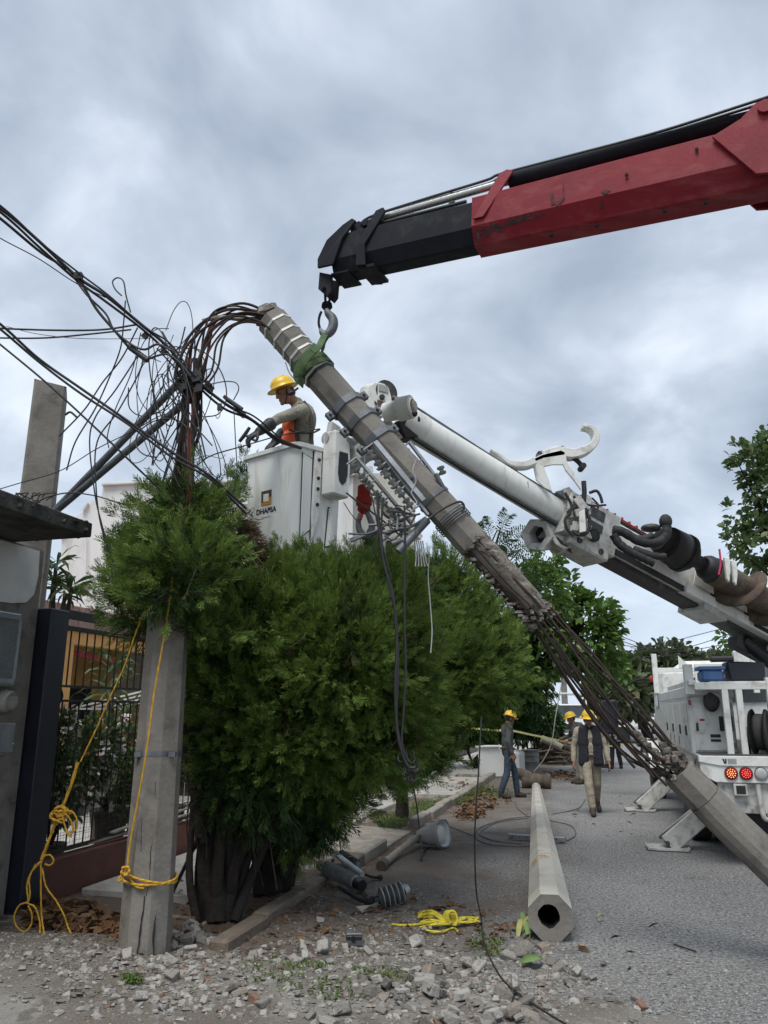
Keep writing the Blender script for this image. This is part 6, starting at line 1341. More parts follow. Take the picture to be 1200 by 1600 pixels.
e3 = [E(680, 930, 10.2, 55, 55), E(725, 985, 10.8, 55, 55), E(785, 1045, 11.2, 30, 45), E(680, 1040, 10.0, 75, 85), E(725, 1080, 11.0, 55, 45), E(655, 1140, 10.4, 55, 60), E(632, 1195, 12.0, 36, 40), E(750, 1040, 10.4, 50, 45), E(640, 1090, 9.6, 45, 80)]
plume_tree(j3, e3, 620, 19, .52, .18, M['juniper'], .55)
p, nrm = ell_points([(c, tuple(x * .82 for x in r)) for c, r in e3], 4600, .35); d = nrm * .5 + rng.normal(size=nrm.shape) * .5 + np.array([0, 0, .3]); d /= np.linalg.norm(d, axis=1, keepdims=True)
sprays('inner_foliage', p, d, .26, M['juniper_shade'], j3)
trunk('trunk', [gnd(628, 1284), at(629, 1240, 13.3), at(632, 1180, 12.6), at(680, 1050, 11)], .115, .05, 'bark', j3, 12)
p, nrm = ell_points([E(712, 900, 10.6, 20, 60)], 140, .4); d = nrm + np.array([0, 0, .6]); d /= np.linalg.norm(d, axis=1, keepdims=True); sprays('leader', p, d, .2, M['juniper'], j3)

# ---- broad-leaved trees
def broad(name, label, loc, ells, n_tw, per, L_, W_, mat, r0=.16, limbs=10, up=.25, hang=0.0, tk='bark', shell=.55, group=None, fold=.25, droop=.15):
    t = thing(name, label, 'tree', loc, group); p, nrm = ell_points(ells, n_tw, shell); n = len(p)
    a = nrm[:, None] + rng.normal(size=(n, per, 3)) * .75 + np.array([0, 0, up - hang]); a /= np.linalg.norm(a, axis=2, keepdims=True)
    pos = p[:, None] + a * L_ * .15 + rng.normal(size=(n, per, 3)) * L_ * .25
    leaves('crown', pos.reshape(-1, 3), a.reshape(-1, 3), L_, W_, M[mat], t, fold, droop)
    c = np.array([tuple(e[0]) for e in ells]); top = V(c[np.argmax(c[:, 2])]); base = V(loc); mid = V(c.mean(0)); 
    trunk('trunk', [base - V((0, 0, .1)), base * .6 + V((mid.x, mid.y, mid.z * .9)) * .4, mid, top], r0, r0 * .3, tk, t, 10)
    r2 = random.Random(n)
    for i in range(limbs):
        e_ = V(p[r2.randrange(n)]); s0 = (base * .5 + mid * .5) * r2.uniform(.2, .7) + mid * 0; f = r2.uniform(.45, 1.0); s0 = base + (mid - base) * f
        trunk('branch', [s0, s0 * .5 + e_ * .5 + V((0, 0, .15)), e_], r0 * .35, .012, tk, t, 6, 4)
    return t
broad('almond_tree', 'leafy tropical almond tree rising behind the broken strands on the left kerb', rd(17, -1.2), [E(900, 985, 22, 62, 60), E(865, 930, 22, 40, 45), E(925, 1020, 22.5, 42, 44), E(842, 1030, 21.5, 40, 40), E(925, 960, 22, 35, 25), E(850, 880, 22, 24, 20), E(955, 1050, 26, 30, 26)], 420, 9, .27, .14, 'almond', .18, 12)
broad('mango_tree', 'dark mango tree with long drooping leaves behind the far juniper', rd(15, -2.9), [E(840, 1005, 23, 42, 52), E(812, 1060, 22.5, 46, 48), E(800, 960, 22, 40, 50)], 520, 10, .30, .06, 'mango', .16, 10, .0, .7)
broad('flame_tree', 'thin feathery flame tree over the junipers behind the spalled part of the pole', rd(8.8, -2.9), [E(765, 850, 16, 38, 35), E(800, 880, 16, 40, 40), E(740, 900, 16, 50, 40), E(820, 910, 16.5, 25, 30)], 85, 2, .12, .05, 'feather', .12, 14)
# its fronds: pinnate leaves, each leaflet a face
ft = [o for o in bpy.data.objects if o.name.startswith('flame_tree')][0]
fr_p = []; fr_d = []
r2 = random.Random(12)
for (x, y, ex, ey) in ((775, 860, 828, 830), (785, 875, 838, 852), (770, 850, 750, 815), (780, 850, 795, 800), (795, 880, 856, 878), (800, 895, 850, 905), (770, 870, 800, 838), (745, 860, 742, 815), (760, 880, 815, 862), (740, 850, 720, 812), (805, 905, 846, 930), (790, 900, 822, 945), (780, 885, 812, 905)):
    a, b_ = at(x, y, 16 + r2.uniform(-.4, .4)), at(ex, ey, 15.7 + r2.uniform(-.5, .5)); q = spl([a, a * .5 + b_ * .5 + V((0, 0, .12)), b_ - V((0, 0, .06))], 8); dirv = (b_ - a).normalized(); sd = dirv.cross(V((0, .8, .5))).normalized()
    MB().tube(q, .007, 4).build('frond_stem', M['feather'], ft)
    for i in range(3, len(q)):
        for sg in (-1, 1):
            p0 = q[i]; dv = (sd * sg + dirv * .45).normalized()
            for jn in range(3): fr_p.append(tuple(p0 + dv * .05 * jn + dirv * (.02 * jn))); fr_d.append(tuple((dv + dirv * (.3 if jn % 2 else -.1)).normalized()))
leaves('frond', np.array(fr_p), np.array(fr_d), .10, .03, M['feather'], ft, .1, .2)
broad('pale_leaf_tree', 'small tree with round leaf clusters just right of the spalled pole', rd(13, -1.9), [E(838, 890, 19, 16, 16), E(815, 905, 19, 14, 18), E(850, 920, 19, 26, 24), E(880, 940, 19.5, 20, 26)], 90, 8, .20, .10, 'almond', .09, 8)
broad('street_tree', 'big leaved almond tree at the right edge above the white boom', V((10.2, 17.5, .1)), [E(1185, 730, 18, 40, 55), E(1230, 780, 18, 60, 110), E(1170, 815, 18, 38, 38), E(1210, 850, 18.5, 60, 45), E(1150, 840, 17.8, 14, 16), E(1250, 700, 18, 60, 60), E(1300, 850, 18, 90, 110), E(1190, 770, 17.6, 40, 70), E(1195, 850, 17.8, 44, 40)], 560, 10, .22, .115, 'almond_pale', .2, 16, .3)
broad('street_tree', 'low almond branches below the boom elbow at the right edge', V((10.6, 22, .1)), [E(1165, 1000, 21, 26, 22), E(1145, 995, 21, 18, 12), E(1200, 1010, 21, 50, 40), E(1240, 1040, 21, 60, 60)], 110, 8, .24, .12, 'almond', .12, 8)
far = []
for lab, loc, ell, n_ in (('sparse grey green tree at the far end of the street, middle of the sky gap', V((21, 62, 0)), [E(1040, 1030, 62, 38, 26), E(1010, 1045, 62, 30, 24), E(1070, 1040, 62, 30, 24), E(1040, 1065, 62, 60, 30)], 420),
                          ('rounded far tree behind the cab of the white truck', V((30, 66, 0)), [E(1110, 1050, 66, 45, 24), E(1150, 1045, 66, 40, 30), E(1090, 1070, 66, 40, 26)], 300),
                          ('darker far tree beside the white bungalow at the street end', V((16, 48, 0)), [E(985, 1065, 48, 36, 34), E(960, 1085, 46, 40, 34), E(1000, 1090, 48, 26, 20)], 320)):
    broad('far_tree', lab, loc, ell, n_, 11, .62, .34, 'far_leaf', .3, 8, .3, shell=.3)
# hedge of shrubs behind the workers
for i, (x, y, Y, rx, ry, lab) in enumerate(((790, 1095, 24, 40, 50, 'dark bushy shrub behind the worker in the grey shirt'), (828, 1105, 27.5, 34, 44, 'dark shrub behind the caution tape left of the white pickup'), (740, 1110, 24, 36, 44, 'shrub under the far juniper by the iron fence'), (858, 1130, 29, 16, 20, 'low shrub between the grey barrels and the pickup'))):
    t = thing('shrub', lab, 'shrub', V((at(x, y, Y).x, Y, .05))); ee = [E(x, y, Y, rx, ry), E(x - rx * .4, y + ry * .5, Y, rx * .8, ry * .7), E(x + rx * .4, y + ry * .4, Y - .2, rx * .7, ry * .7)]
    p, nrm = ell_points(ee, 420, .5); d = nrm[:, None] + rng.normal(size=(len(p), 8, 3)) * .7 + np.array([0, 0, -.2]); d /= np.linalg.norm(d, axis=2, keepdims=True); leaves('foliage', (p[:, None] + d * .05).reshape(-1, 3), d.reshape(-1, 3), .22, .07, M['mango'], t)
    for k in range(4): MB().tube(spl([V(t['_org']), V(t['_org']) + V((random.uniform(-.4, .4), 0, .7)), at(x + random.uniform(-rx, rx) * .6, y, Y)], 4), .03, 6).build('stem', M['bark'], t)

# ---- plants in the patio
def bladeplant(label, c, n_cl, R_, L_, W_, stem_to):
    t = thing('strap_leaf_plant', label, 'plant', stem_to); P_ = []; D_ = []; r3 = random.Random(int(c[0].x * 100))
    for q in c:
        MB().tube(spl([V(stem_to), V(stem_to) * .4 + q * .6 + V((.05, 0, 0)), q], 5), [.03, .025] * 5 + [.02], 7).build('stem', M['bark_light'], t)
        for i in range(n_cl):
            a = 2 * math.pi * i / n_cl + r3.uniform(-.2, .2); el = r3.uniform(-.35, .9); P_.append(tuple(q + V((0, 0, r3.uniform(-.08, .06))))); D_.append((math.cos(a) * math.cos(el), math.sin(a) * math.cos(el), math.sin(el)))
    leaves('foliage', np.array(P_), np.array(D_), L_, W_, M['blade_leaf'], t, .15, .25)
    return t
bladeplant('plumeria with whorls of strap leaves standing above the railing top', [at(88, 880, 8.6), at(84, 902, 8.6), at(112, 918, 8.7), at(102, 926, 8.6)], 22, .3, .30, .045, rd(-.6, -3.4, .1))
bladeplant('fan leaved palm in the patio behind the railing', [rd(2.0, -4.2, 2.05), rd(2.2, -4.3, 2.4), rd(2.4, -4.1, 1.75)], 20, .4, .50, .05, rd(2.1, -4.2, .1))
def potted(label, pc_, pr, ph_, ell, n_, flowers):
    pt = thing('plant_pot', 'pot of the ' + label, 'pot', pc_)
    MB().lathe(V(pc_), (0, 0, 1), [(0, pr * .72), (ph_ * .9, pr), (ph_ * .9, pr * 1.08), (ph_, pr * 1.08), (ph_, pr * .9), (ph_ * .85, pr * .88), (ph_ * .85, 0)], 4 if pr > .22 else 16, sm=False).build('vessel', M['dark_pot'], pt)
    t = thing('potted_shrub', label, 'shrub', V(pc_) + V((0, 0, ph_ * .86)))
    p, nrm = ell_points(ell, n_, .35); d = nrm[:, None] + rng.normal(size=(len(p), 7, 3)) * .7 + np.array([0, 0, .2]); d /= np.linalg.norm(d, axis=2, keepdims=True); leaves('foliage', (p[:, None] + d * .02).reshape(-1, 3), d.reshape(-1, 3), .10, .04, M['shrub_leaf'], t)
    if flowers:
        p, nrm = ell_points([(c, tuple(x * 1.08 for x in r)) for c, r in ell], flowers * 2, .95); d = nrm[:, None] + rng.normal(size=(len(p), 7, 3)) * .55; d /= np.linalg.norm(d, axis=2, keepdims=True); leaves('blossom', (p[:, None] + rng.normal(size=(len(p), 7, 3)) * .02).reshape(-1, 3), d.reshape(-1, 3), .065, .05, M['petal_white'], t)
    for k in range(6):
        e_ = V(p[k % len(p)]); MB().tube(spl([V(t['_org']) - V((0, 0, .04)), V(t['_org']) * .5 + e_ * .5 + V((random.uniform(-.08, .08), 0, .08)), e_], 4), .012, 5).build('stem', M['bark'], t)
potted('flowering white oleander bush behind the railing', rd(1.0, -3.35, .12), .30, .42, [E(120, 1200, 9.4, 46, 60), E(150, 1170, 9.6, 34, 50), E(105, 1240, 9.3, 30, 40)], 330, 46)
potted('leafy shrub right of the oleander, close to the pole stump', rd(2.1, -3.1, .12), .20, .35, [E(190, 1190, 10.4, 28, 60), E(200, 1240, 10.2, 24, 40)], 200, 8)
potted('low white flowered plant next to the navy post', rd(-.7, -2.9, .12), .16, .28, [E(92, 1165, 8.3, 20, 50), E(88, 1230, 8.2, 24, 40)], 170, 26)
potted('dark shrub seen between stump and juniper trunk', rd(3.6, -3.2, .12), .18, .3, [E(298, 1180, 11.6, 18, 40)], 120, 0)
# ================================================================== cables
def cable(name, label, pts, Y, r, mat='cable', k=7, group=None, cat='cable', n=6):
    q = px(pts, Y) if not isinstance(pts[0], Vector) else pts; o = MB().tube(spl(q, k), r, n).build(name, M[mat], None, org=q[len(q) // 2]); return tag(o, label, cat, group)
A_ = [(-120, 240, 4.9), (0, 325, 5.4), (60, 376, 5.6), (120, 432, 5.8), (165, 462, 5.9), (222, 508, 6.05), (262, 542, 6.15), (300, 588, 6.25), (348, 628, 6.4), (392, 655, 6.55), (432, 684, 6.8), (470, 700, 7.1)]
cable('overhead_cable', 'thickest black cable of the upper bundle from the top left corner to the bucket', A_, 6, .014)
cable('overhead_cable', 'black cable twisted just under the thickest one in the upper bundle', [(x, y + (9 if 0 < i < 9 else 4) - 3 * (i % 2), Y + .04) for i, (x, y, Y) in enumerate(A_)], 6, .011)
cable('overhead_cable', 'thinner black cable riding on top of the upper bundle', [(x + 4, y - 5 + 4 * (i % 3), Y - .03) for i, (x, y, Y) in enumerate(A_[:11])], 6, .008)
cable('overhead_cable', 'second black cable from the left edge that joins the bundle and drops to the splice', [(-80, 280, 5.1), (0, 341, 5.4), (65, 395, 5.7), (118, 430, 5.8), (150, 482, 5.9), (182, 520, 5.95), (205, 547, 6)], 6, .012)
cable('overhead_cable', 'black cable bowing below the bundle to the tangle', [(112, 428), (135, 460), (165, 490), (178, 515), (205, 538), (226, 546), (246, 538), (268, 548)], 5.95, .010)
MB().tube(px([(203, 543), (231, 563)], 5.98), [.024, .026], 10).build('splice', M['cable'], None, org=at(217, 553, 5.98))
tag(bpy.data.objects['splice'], 'fat black splice sleeve hanging under the cable bundle', 'splice')
cable('overhead_cable', 'black cable arching from the splice sleeve to the pole tangle', [(230, 562), (245, 556), (262, 554), (280, 566), (298, 588)], 6.0, .009)
cable('overhead_wire', 'thin wire meeting the bundle at its tie, highest on the left edge', [(-40, 345, 5.3), (0, 372, 5.4), (60, 404, 5.6), (118, 442, 5.8), (165, 465, 5.9)], 5.6, .0045)
MB().box(at(123, 432, 5.8), (.06, .05, .06)).build('cable_tie', M['black'], None, org=at(123, 432, 5.8)); tag(bpy.data.objects['cable_tie'], 'black tie gathering the upper bundle above its drop', 'tie')
Bl = [(-80, 447, 5.3), (0, 506, 5.5), (60, 560, 5.7), (125, 606, 5.8), (200, 658, 5.9), (268, 706, 6.0), (330, 745, 6.1), (385, 795, 6.3)]
for dy, r_, lab in ((0, .011, 'upper black cable of the lower pair crossing in front of the grey pipes'), (8, .010, 'lower black cable of the pair crossing in front of the grey pipes')):
    cable('overhead_cable', lab, [(x, y + dy * (1 if i % 2 else .6), Y) for i, (x, y, Y) in enumerate(Bl)], 6, r_)
cable('overhead_wire', 'black wire below the lower pair, passing right over the square concrete pole', [(-40, 505, 5.4), (0, 538, 5.5), (70, 596, 5.6), (140, 660, 5.7), (205, 722, 5.8), (278, 792, 6.0)], 5.7, .008)
cable('overhead_wire', 'level black cable from the left edge to the cross clamp, upper one', [(-60, 508, 6.4), (0, 513, 6.4), (90, 516, 6.4), (160, 515, 6.4), (215, 507, 6.4)], 6.4, .009)
cable('overhead_wire', 'level black cable from the left edge to the cross clamp, lower one', [(-60, 526, 6.4), (0, 528, 6.4), (70, 528, 6.4), (140, 522, 6.4), (205, 515, 6.4)], 6.4, .008)
cable('overhead_wire', 'hair thin wire crossing between the two level cables', [(10, 510), (60, 522), (130, 529), (235, 529)], 6.5, .003)
cable('overhead_wire', 'thin wire running behind the pipes up to the bucket', [(-20, 770), (30, 755), (95, 735), (150, 702), (210, 672), (300, 718), (330, 705), (382, 693)][:5] + [(250, 650), (290, 640)], 6.6, .0045)
cable('overhead_wire', 'black wire strung from the bucket rim down to the juniper top', [(500, 670, 6.9), (440, 680, 6.85), (380, 697, 6.7), (330, 712, 6.5), (305, 730, 6.4)], 6.5, .006)
cable('service_drop', 'sagging black wire from the mossy slab to the juniper', [(62, 782, 7.2), (80, 775, 7.2), (110, 770, 7.1), (150, 775, 7.0), (195, 788, 6.9), (225, 785, 6.8), (250, 770, 6.7), (270, 742, 6.6)], 7, .007)
for i, (pts, lab) in enumerate((([(190, 462), (180, 452), (176, 440), (184, 434), (193, 440), (197, 462), (204, 488)], 'tall loop of black wire standing up above the upper bundle'),
    ([(196, 470), (193, 505), (188, 545), (170, 592), (148, 640), (118, 690), (104, 735)], 'slack wire end swinging down left of the pipes to a cut tip'),
    ([(215, 512), (190, 560), (160, 598), (132, 640), (92, 682)], 'stiff cable end leaning down towards the square concrete pole'),
    ([(216, 555), (180, 610), (150, 650), (140, 690), (148, 770), (158, 815), (182, 900)], 'long wire drooping from the tangle past the slab into the juniper, left strand'),
    ([(212, 550), (222, 570), (186, 640), (152, 690), (150, 760), (160, 830), (188, 905)], 'long wire drooping from the tangle past the slab into the juniper, right strand'),
    ([(220, 520), (206, 580), (180, 640), (168, 680), (170, 700)], 'short curved wire hanging between the level cables and the pipes'),
    ([(330, 600), (352, 596), (368, 598), (373, 608), (365, 625)], 'small wire loop sticking up right of the tangle'),
    ([(365, 632), (368, 690), (370, 740), (362, 775)], 'straight wire dropping from the bundle to the juniper left of the bucket'))):
    cable('hanging_wire', lab, pts, 6.05 + .03 * i, .0065 if i < 5 else .005)
# the knot of loops round the stump's bare steel
rr = random.Random(14); mb = MB()
for i in range(19):
    cx, cy = rr.uniform(245, 318), rr.uniform(560, 690); rx, ry = rr.uniform(14, 48), rr.uniform(30, 95); a0 = rr.uniform(0, 6.28); sp_a = rr.uniform(2.5, 5.8); Y = rr.uniform(6.0, 6.6); tl_ = rr.uniform(-.5, .5)
    q = [at(cx + rx * math.cos(a0 + sp_a * t) + tl_ * ry * math.sin(a0 + sp_a * t), min(775, cy + ry * math.sin(a0 + sp_a * t)), Y + .12 * math.sin(3 * t)) for t in np.linspace(0, 1, 9)]
    mb.tube(spl(q, 4), rr.choice((.0035, .0045, .006)), 5)
for i in range(15):
    a = at(rr.uniform(235, 310), rr.uniform(510, 600), 6.2); b_ = at(rr.uniform(235, 335), rr.uniform(640, 775), 6.3 + rr.uniform(-.2, .2)); mb.tube(spl([a, a * .6 + b_ * .4 + V((rr.uniform(-.2, .2), 0, rr.uniform(-.2, .1))), b_]), rr.choice((.004, .006, .007)), 5)
o = mb.build('wire_tangle', M['cable'], None, org=at(285, 620, 6.3)); tag(o, 'dense tangle of black wire loops round the bare steel of the stump', 'wires', kind='stuff')
mb = MB()
for i in range(16):
    c = at(rr.uniform(278, 312), rr.uniform(572, 612), 6.25); mb.box(c, (rr.uniform(.02, .08), rr.uniform(.02, .06), rr.uniform(.02, .07)), Matrix.Rotation(rr.uniform(0, 3), 3, 'Y'))
for i in range(12):
    t = rr.uniform(.35, .95); x = 120 + (400 - 120) * t; y = 432 + (665 - 432) * t; c = at(x, y + rr.uniform(-4, 6), 5.8 + .8 * t); mb.box(c, (rr.uniform(.03, .07), .03, rr.uniform(.02, .05)), Matrix.Rotation(R(40), 3, 'Y'))
o = mb.build('cable_clamps', M['iron'], None, org=at(290, 590, 6.2)); tag(o, 'dark clamps and connectors crowded where the cables meet', 'clamps', kind='stuff')
MB().tube(px([(355, 624), (378, 640)], 6.35), .022, 8).build('splice', M['cable'], None, org=at(366, 632, 6.35)); tag(bpy.data.objects['splice.001'], 'short black splice on the bundle near the lineworker', 'splice')
hc = thing('hanging_clip', 'small dark clip with a hook dangling under the bundle', 'clip', at(342, 640, 6.3)); MB().box(at(343, 636, 6.3), (.035, .03, .06)).build('clip', M['iron'], hc); MB().tube(spl(px([(341, 642), (344, 648), (340, 654), (337, 650)], 6.3), 4), .004, 5).build('hook', M['galv'], hc)
# the two grey pipes leaning in from the left
for nm, p0, p1, lab in (('support_pipe', (72, 812, 7.4), (287, 590, 6.35), 'upper grey steel pipe slanting from behind the slab to the tangle'), ('support_pipe', (90, 796, 7.3), (285, 632, 6.45), 'lower grey steel pipe slanting from behind the slab to the tangle')):
    a, b_ = at(*p0), at(*p1); a = a + (a - b_) * .12; o = MB().tube([a, b_], [.036, .033], 14).build(nm, M['galv_dark'], None, org=a); tag(o, lab, 'pipe')
# wires hanging in front of the broad juniper
for pts, lab, r_ in (([(590, 770), (592, 820), (600, 880), (614, 930), (620, 1000), (618, 1080), (622, 1150), (636, 1195), (648, 1200)], 'thick black cable hanging from the rack in front of the broad juniper', .013),
    ([(598, 780), (596, 840), (604, 900), (618, 960), (622, 1040), (620, 1120), (630, 1180), (640, 1205)], 'second black cable hanging beside the thick one', .009),
    ([(632, 790), (633, 860), (632, 960), (634, 1040), (631, 1110), (628, 1160), (638, 1190)], 'black cable hanging from the lower end of the rack', .009),
    ([(580, 770), (592, 830), (600, 860), (612, 905)], 'short slack wire beside the jib hook', .006)):
    cable('hanging_cable', lab, pts, 5.95, r_)
cable('hanging_wire', 'pale wire dangling over the juniper foliage', [(671, 865), (669, 900), (672, 940), (675, 985), (673, 1020)], 6.5, .005, 'strap')
cable('hanging_wire', 'wire running from the red jib hook to the torn hardware', [(541, 770), (560, 785), (600, 815), (640, 850)], 6.6, .008)
cable('hanging_wire', 'thin wire between bucket and red jib hook', [(537, 785), (550, 805), (562, 818)], 6.8, .004)
mb = MB(); rr = random.Random(3)
for i in range(9):
    c = at(636 + rr.uniform(-10, 10), 1195 + rr.uniform(-14, 20), 6.0); mb.tube(spl([c + V((rr.uniform(-.05, .05), 0, .05)), c + V((.04, 0, -.02)), c + V((rr.uniform(-.04, .05), -.02, -.04)), c + V((rr.uniform(-.05, .05), 0, 0))], 4), .007, 5)
o = mb.build('cable_ends', M['cable'], None, org=at(636, 1195, 6)); tag(o, 'curled cut ends of the cables hanging before the broad juniper', 'cable ends', kind='stuff')
# the long black wire that drops to the road and trails to the camera
w0 = gnd(752, 1440, .01)
cable('trailing_wire', 'long thin black wire hanging by the lying pole and trailing over the rubble', [at(752, 1120, 6.6), at(748, 1200, 6.5), at(742, 1300, 6.5), at(744, 1390, 6.7), w0 + V((0, 0, .03)), gnd(756, 1470, .05), gnd(775, 1515, .10), gnd(800, 1545, .08), gnd(850, 1580, .06), gnd(900, 1610, .05), gnd(960, 1650, .03)], 6.5, .0065, k=9)
for i, (pts, lab, mt, r_) in enumerate((([(300, 720), (322, 712), (345, 716), (352, 710)], 'pale bent wire on the juniper top', 'strap', .004), ([(333, 744), (325, 770), (330, 790), (327, 812), (336, 848)], 'crinkled pale wire hanging on the juniper beside the bucket', 'strap', .005), ([(370, 785), (378, 778), (383, 782)], 'small pale wire hook at the bucket edge', 'strap', .004), ([(335, 800), (355, 830), (385, 860), (402, 885)], 'dry stick lying across the juniper under the bucket', 'bark_light', .006), ([(345, 812), (375, 842), (410, 880)], 'thin dry twig beside the stick under the bucket', 'bark_light', .004))):
    cable('loose_wire' if i < 3 else 'dry_stick', lab, pts, 6.55, r_, mt, cat='wire' if i < 3 else 'stick')

# ================================================================== yellow ropes
def rope(pts, r_=.008, k=8):
    q = spl(pts, k); mb = MB(); m_ = len(q)
    for ph in (0, 2.1, 4.2):              # three strands laid round each other
        o_ = []
        for i, p in enumerate(q):
            d = (q[min(i + 1, m_ - 1)] - q[max(i - 1, 0)]).normalized(); X_, Y_ = frame(d, (.3, .2, 1)); a = ph + i * .9; o_.append(p + (X_ * math.cos(a) + Y_ * math.sin(a)) * r_ * .5)
        mb.tube(o_, r_ * .62, 5)
    return mb
r1 = thing('pole_rope', 'yellow rope running from the juniper down to a loop tied round the pole stump', 'rope', on_pole(sb_s := gnd(224, 1503), ax_s := (at(272, 850, 6.32) - gnd(224, 1503)), 230, 1385, .185))
def ons(x, y, l=.012): return on_pole(sb_s, ax_s, x, y, (.186 - .03 * (1505 - y) / 655), l)
rope([at(290, 792, 6.2), at(276, 850, 6.1), at(270, 900, 6.05), at(262, 960, 6.0), at(252, 1020, 5.95), at(240, 1090, 5.95), at(228, 1180, 5.95), at(214, 1260, 5.98), at(203, 1320, 6.0), at(198, 1365, 6.0)], .0075).build('line', M['rope'], r1)
ang = np.linspace(0, 2 * math.pi, 30); axn = ax_s.normalized(); XX, YY = frame(axn, (0, 1, 0))
for k, (h_, tlt) in enumerate(((.56, .03), (.575, .05))):
    c = sb_s + axn * h_; rope([c + XX * math.cos(a) * .196 + YY * math.sin(a) * .196 + axn * tlt * math.cos(a - 1.2 + k) for a in ang], .009, 2).build('loop', M['rope'], r1)
rope([ons(198, 1362), ons(203, 1372), ons(213, 1385), ons(225, 1388)], .009).build('loop', M['rope'], r1)
kb = MB(); kc = at(197, 1360, 5.97)
for i in range(5): a = i * 1.3; kb.tube(spl([kc + V((.02 * math.cos(a), 0, .02 * math.sin(a))), kc + V((.03 * math.cos(a + 1), -.02, .03 * math.sin(a + 1))), kc + V((.025 * math.cos(a + 2.4), .01, .025 * math.sin(a + 2.4)))], 4), .009, 6)
kb.tube(spl(px([(195, 1365), (188, 1370), (185, 1378), (192, 1372)], 5.97), 4), .008, 6); kb.build('knot', M['rope'], r1)
MB().tube(px([(291, 790), (284, 812), (276, 835)], 6.18), .010, 6).build('stick_end', M['wood_cut'], r1)
r2_ = thing('fence_rope', 'bundled yellow rope knotted on the railing with loose ends hanging to the ground', 'rope', at(95, 1290, 6.7))
rope([at(250, 890, 6.7), at(232, 940, 6.7), at(212, 990, 6.75), at(195, 1040, 6.75), at(172, 1090, 6.75), at(150, 1140, 6.75), at(126, 1190, 6.72)], .007).build('line', M['rope'], r2_)
rr = random.Random(9); 
def jig(pts, j): return [p + V((rr.uniform(-j, j), rr.uniform(-j, j), rr.uniform(-j, j))) for p in pts]
for i in range(5): rope(jig(px([(122, 1192), (116, 1212), (108, 1235), (98, 1262)], 6.7), .014), .0075, 5).build('bight', M['rope'], r2_)
kb = MB()
for i in range(9):
    c = at(94 + rr.uniform(-7, 7), 1272 + rr.uniform(-6, 6), 6.66); a = rr.uniform(0, 6); kb.tube(spl([c + V((.05 * math.cos(a + t), rr.uniform(-.03, .01), .035 * math.sin(a + t))) for t in np.linspace(0, 4, 6)], 3), .009, 6)
kb.build('knot', M['rope'], r2_)
for pts in ([(98, 1268), (112, 1268), (120, 1280), (119, 1296), (108, 1300)], [(100, 1270), (108, 1278), (114, 1292), (110, 1306), (103, 1300)], [(98, 1276), (102, 1292), (108, 1305), (112, 1308)]): rope(px(pts, 6.62), .007, 5).build('bow', M['rope'], r2_)
for i in range(5): rope(jig(px([(90, 1278), (80, 1300), (72, 1322), (66, 1342), (62, 1350)], 6.68), .016), .0075, 5).build('bight', M['rope'], r2_)
for pts in ([(68, 1338), (78, 1336), (84, 1345), (78, 1352), (70, 1350)], [(62, 1348), (48, 1365), (42, 1385), (44, 1405), (42, 1412)], [(42, 1410), (30, 1415), (22, 1432), (26, 1448), (38, 1456), (48, 1446), (50, 1430), (44, 1415)], [(44, 1412), (55, 1418), (62, 1440), (62, 1462)],
            [(64, 1350), (64, 1400), (66, 1440), (71, 1468)], [(66, 1356), (72, 1385), (88, 1408), (100, 1430), (106, 1448), (110, 1460), (104, 1472), (97, 1478)], [(56, 1350), (46, 1372), (47, 1398), (43, 1412)]):
    rope([at(x, y, 6.66) if y < 1450 else at(x, y, 6.55) for x, y in pts], .0068, 6).build('loose_end', M['rope'], r2_)
r3_ = thing('road_rope', 'bright yellow rope coil dropped on the earth left of the lying pole', 'rope', gnd(690, 1442))
def g2(x, y, z=.012): return gnd(x, y, z)
rope([g2(612, 1444), g2(630, 1446), g2(655, 1444), g2(672, 1440)], .009).build('tail', M['rope_bright'], r3_)
for i in range(16):
    y0 = 1436 + rr.uniform(-8, 14); pts = [g2(656 + rr.uniform(-4, 8), y0 + rr.uniform(-3, 3), .02), g2(675, y0 - 3 + rr.uniform(-3, 3), .03 + rr.uniform(0, .05)), g2(700 + rr.uniform(-4, 4), 1440 + rr.uniform(-5, 5), .05), g2(725, 1436 + rr.uniform(-4, 6), .02 + rr.uniform(0, .03)), g2(748 + rr.uniform(-6, 2), 1436 + rr.uniform(-3, 5), .02)]
    if i < 6: pts = pts[:3]
    rope(pts, .0085, 4).build('coil', M['rope_bright'], r3_)
for i in range(5):
    c = g2(700, 1440, .03 + .012 * i); rope([c + V((.035 * math.cos(a) + .01 * i, .03 * math.sin(a * .5), .055 * math.sin(a) + .02)) for a in np.linspace(-1, 3.6, 7)], .009, 4).build('coil', M['rope_bright'], r3_)
rope([g2(664, 1448), g2(668, 1454, .03), g2(690, 1456, .02), g2(708, 1450), g2(716, 1456)], .009, 4).build('coil', M['rope_bright'], r3_)

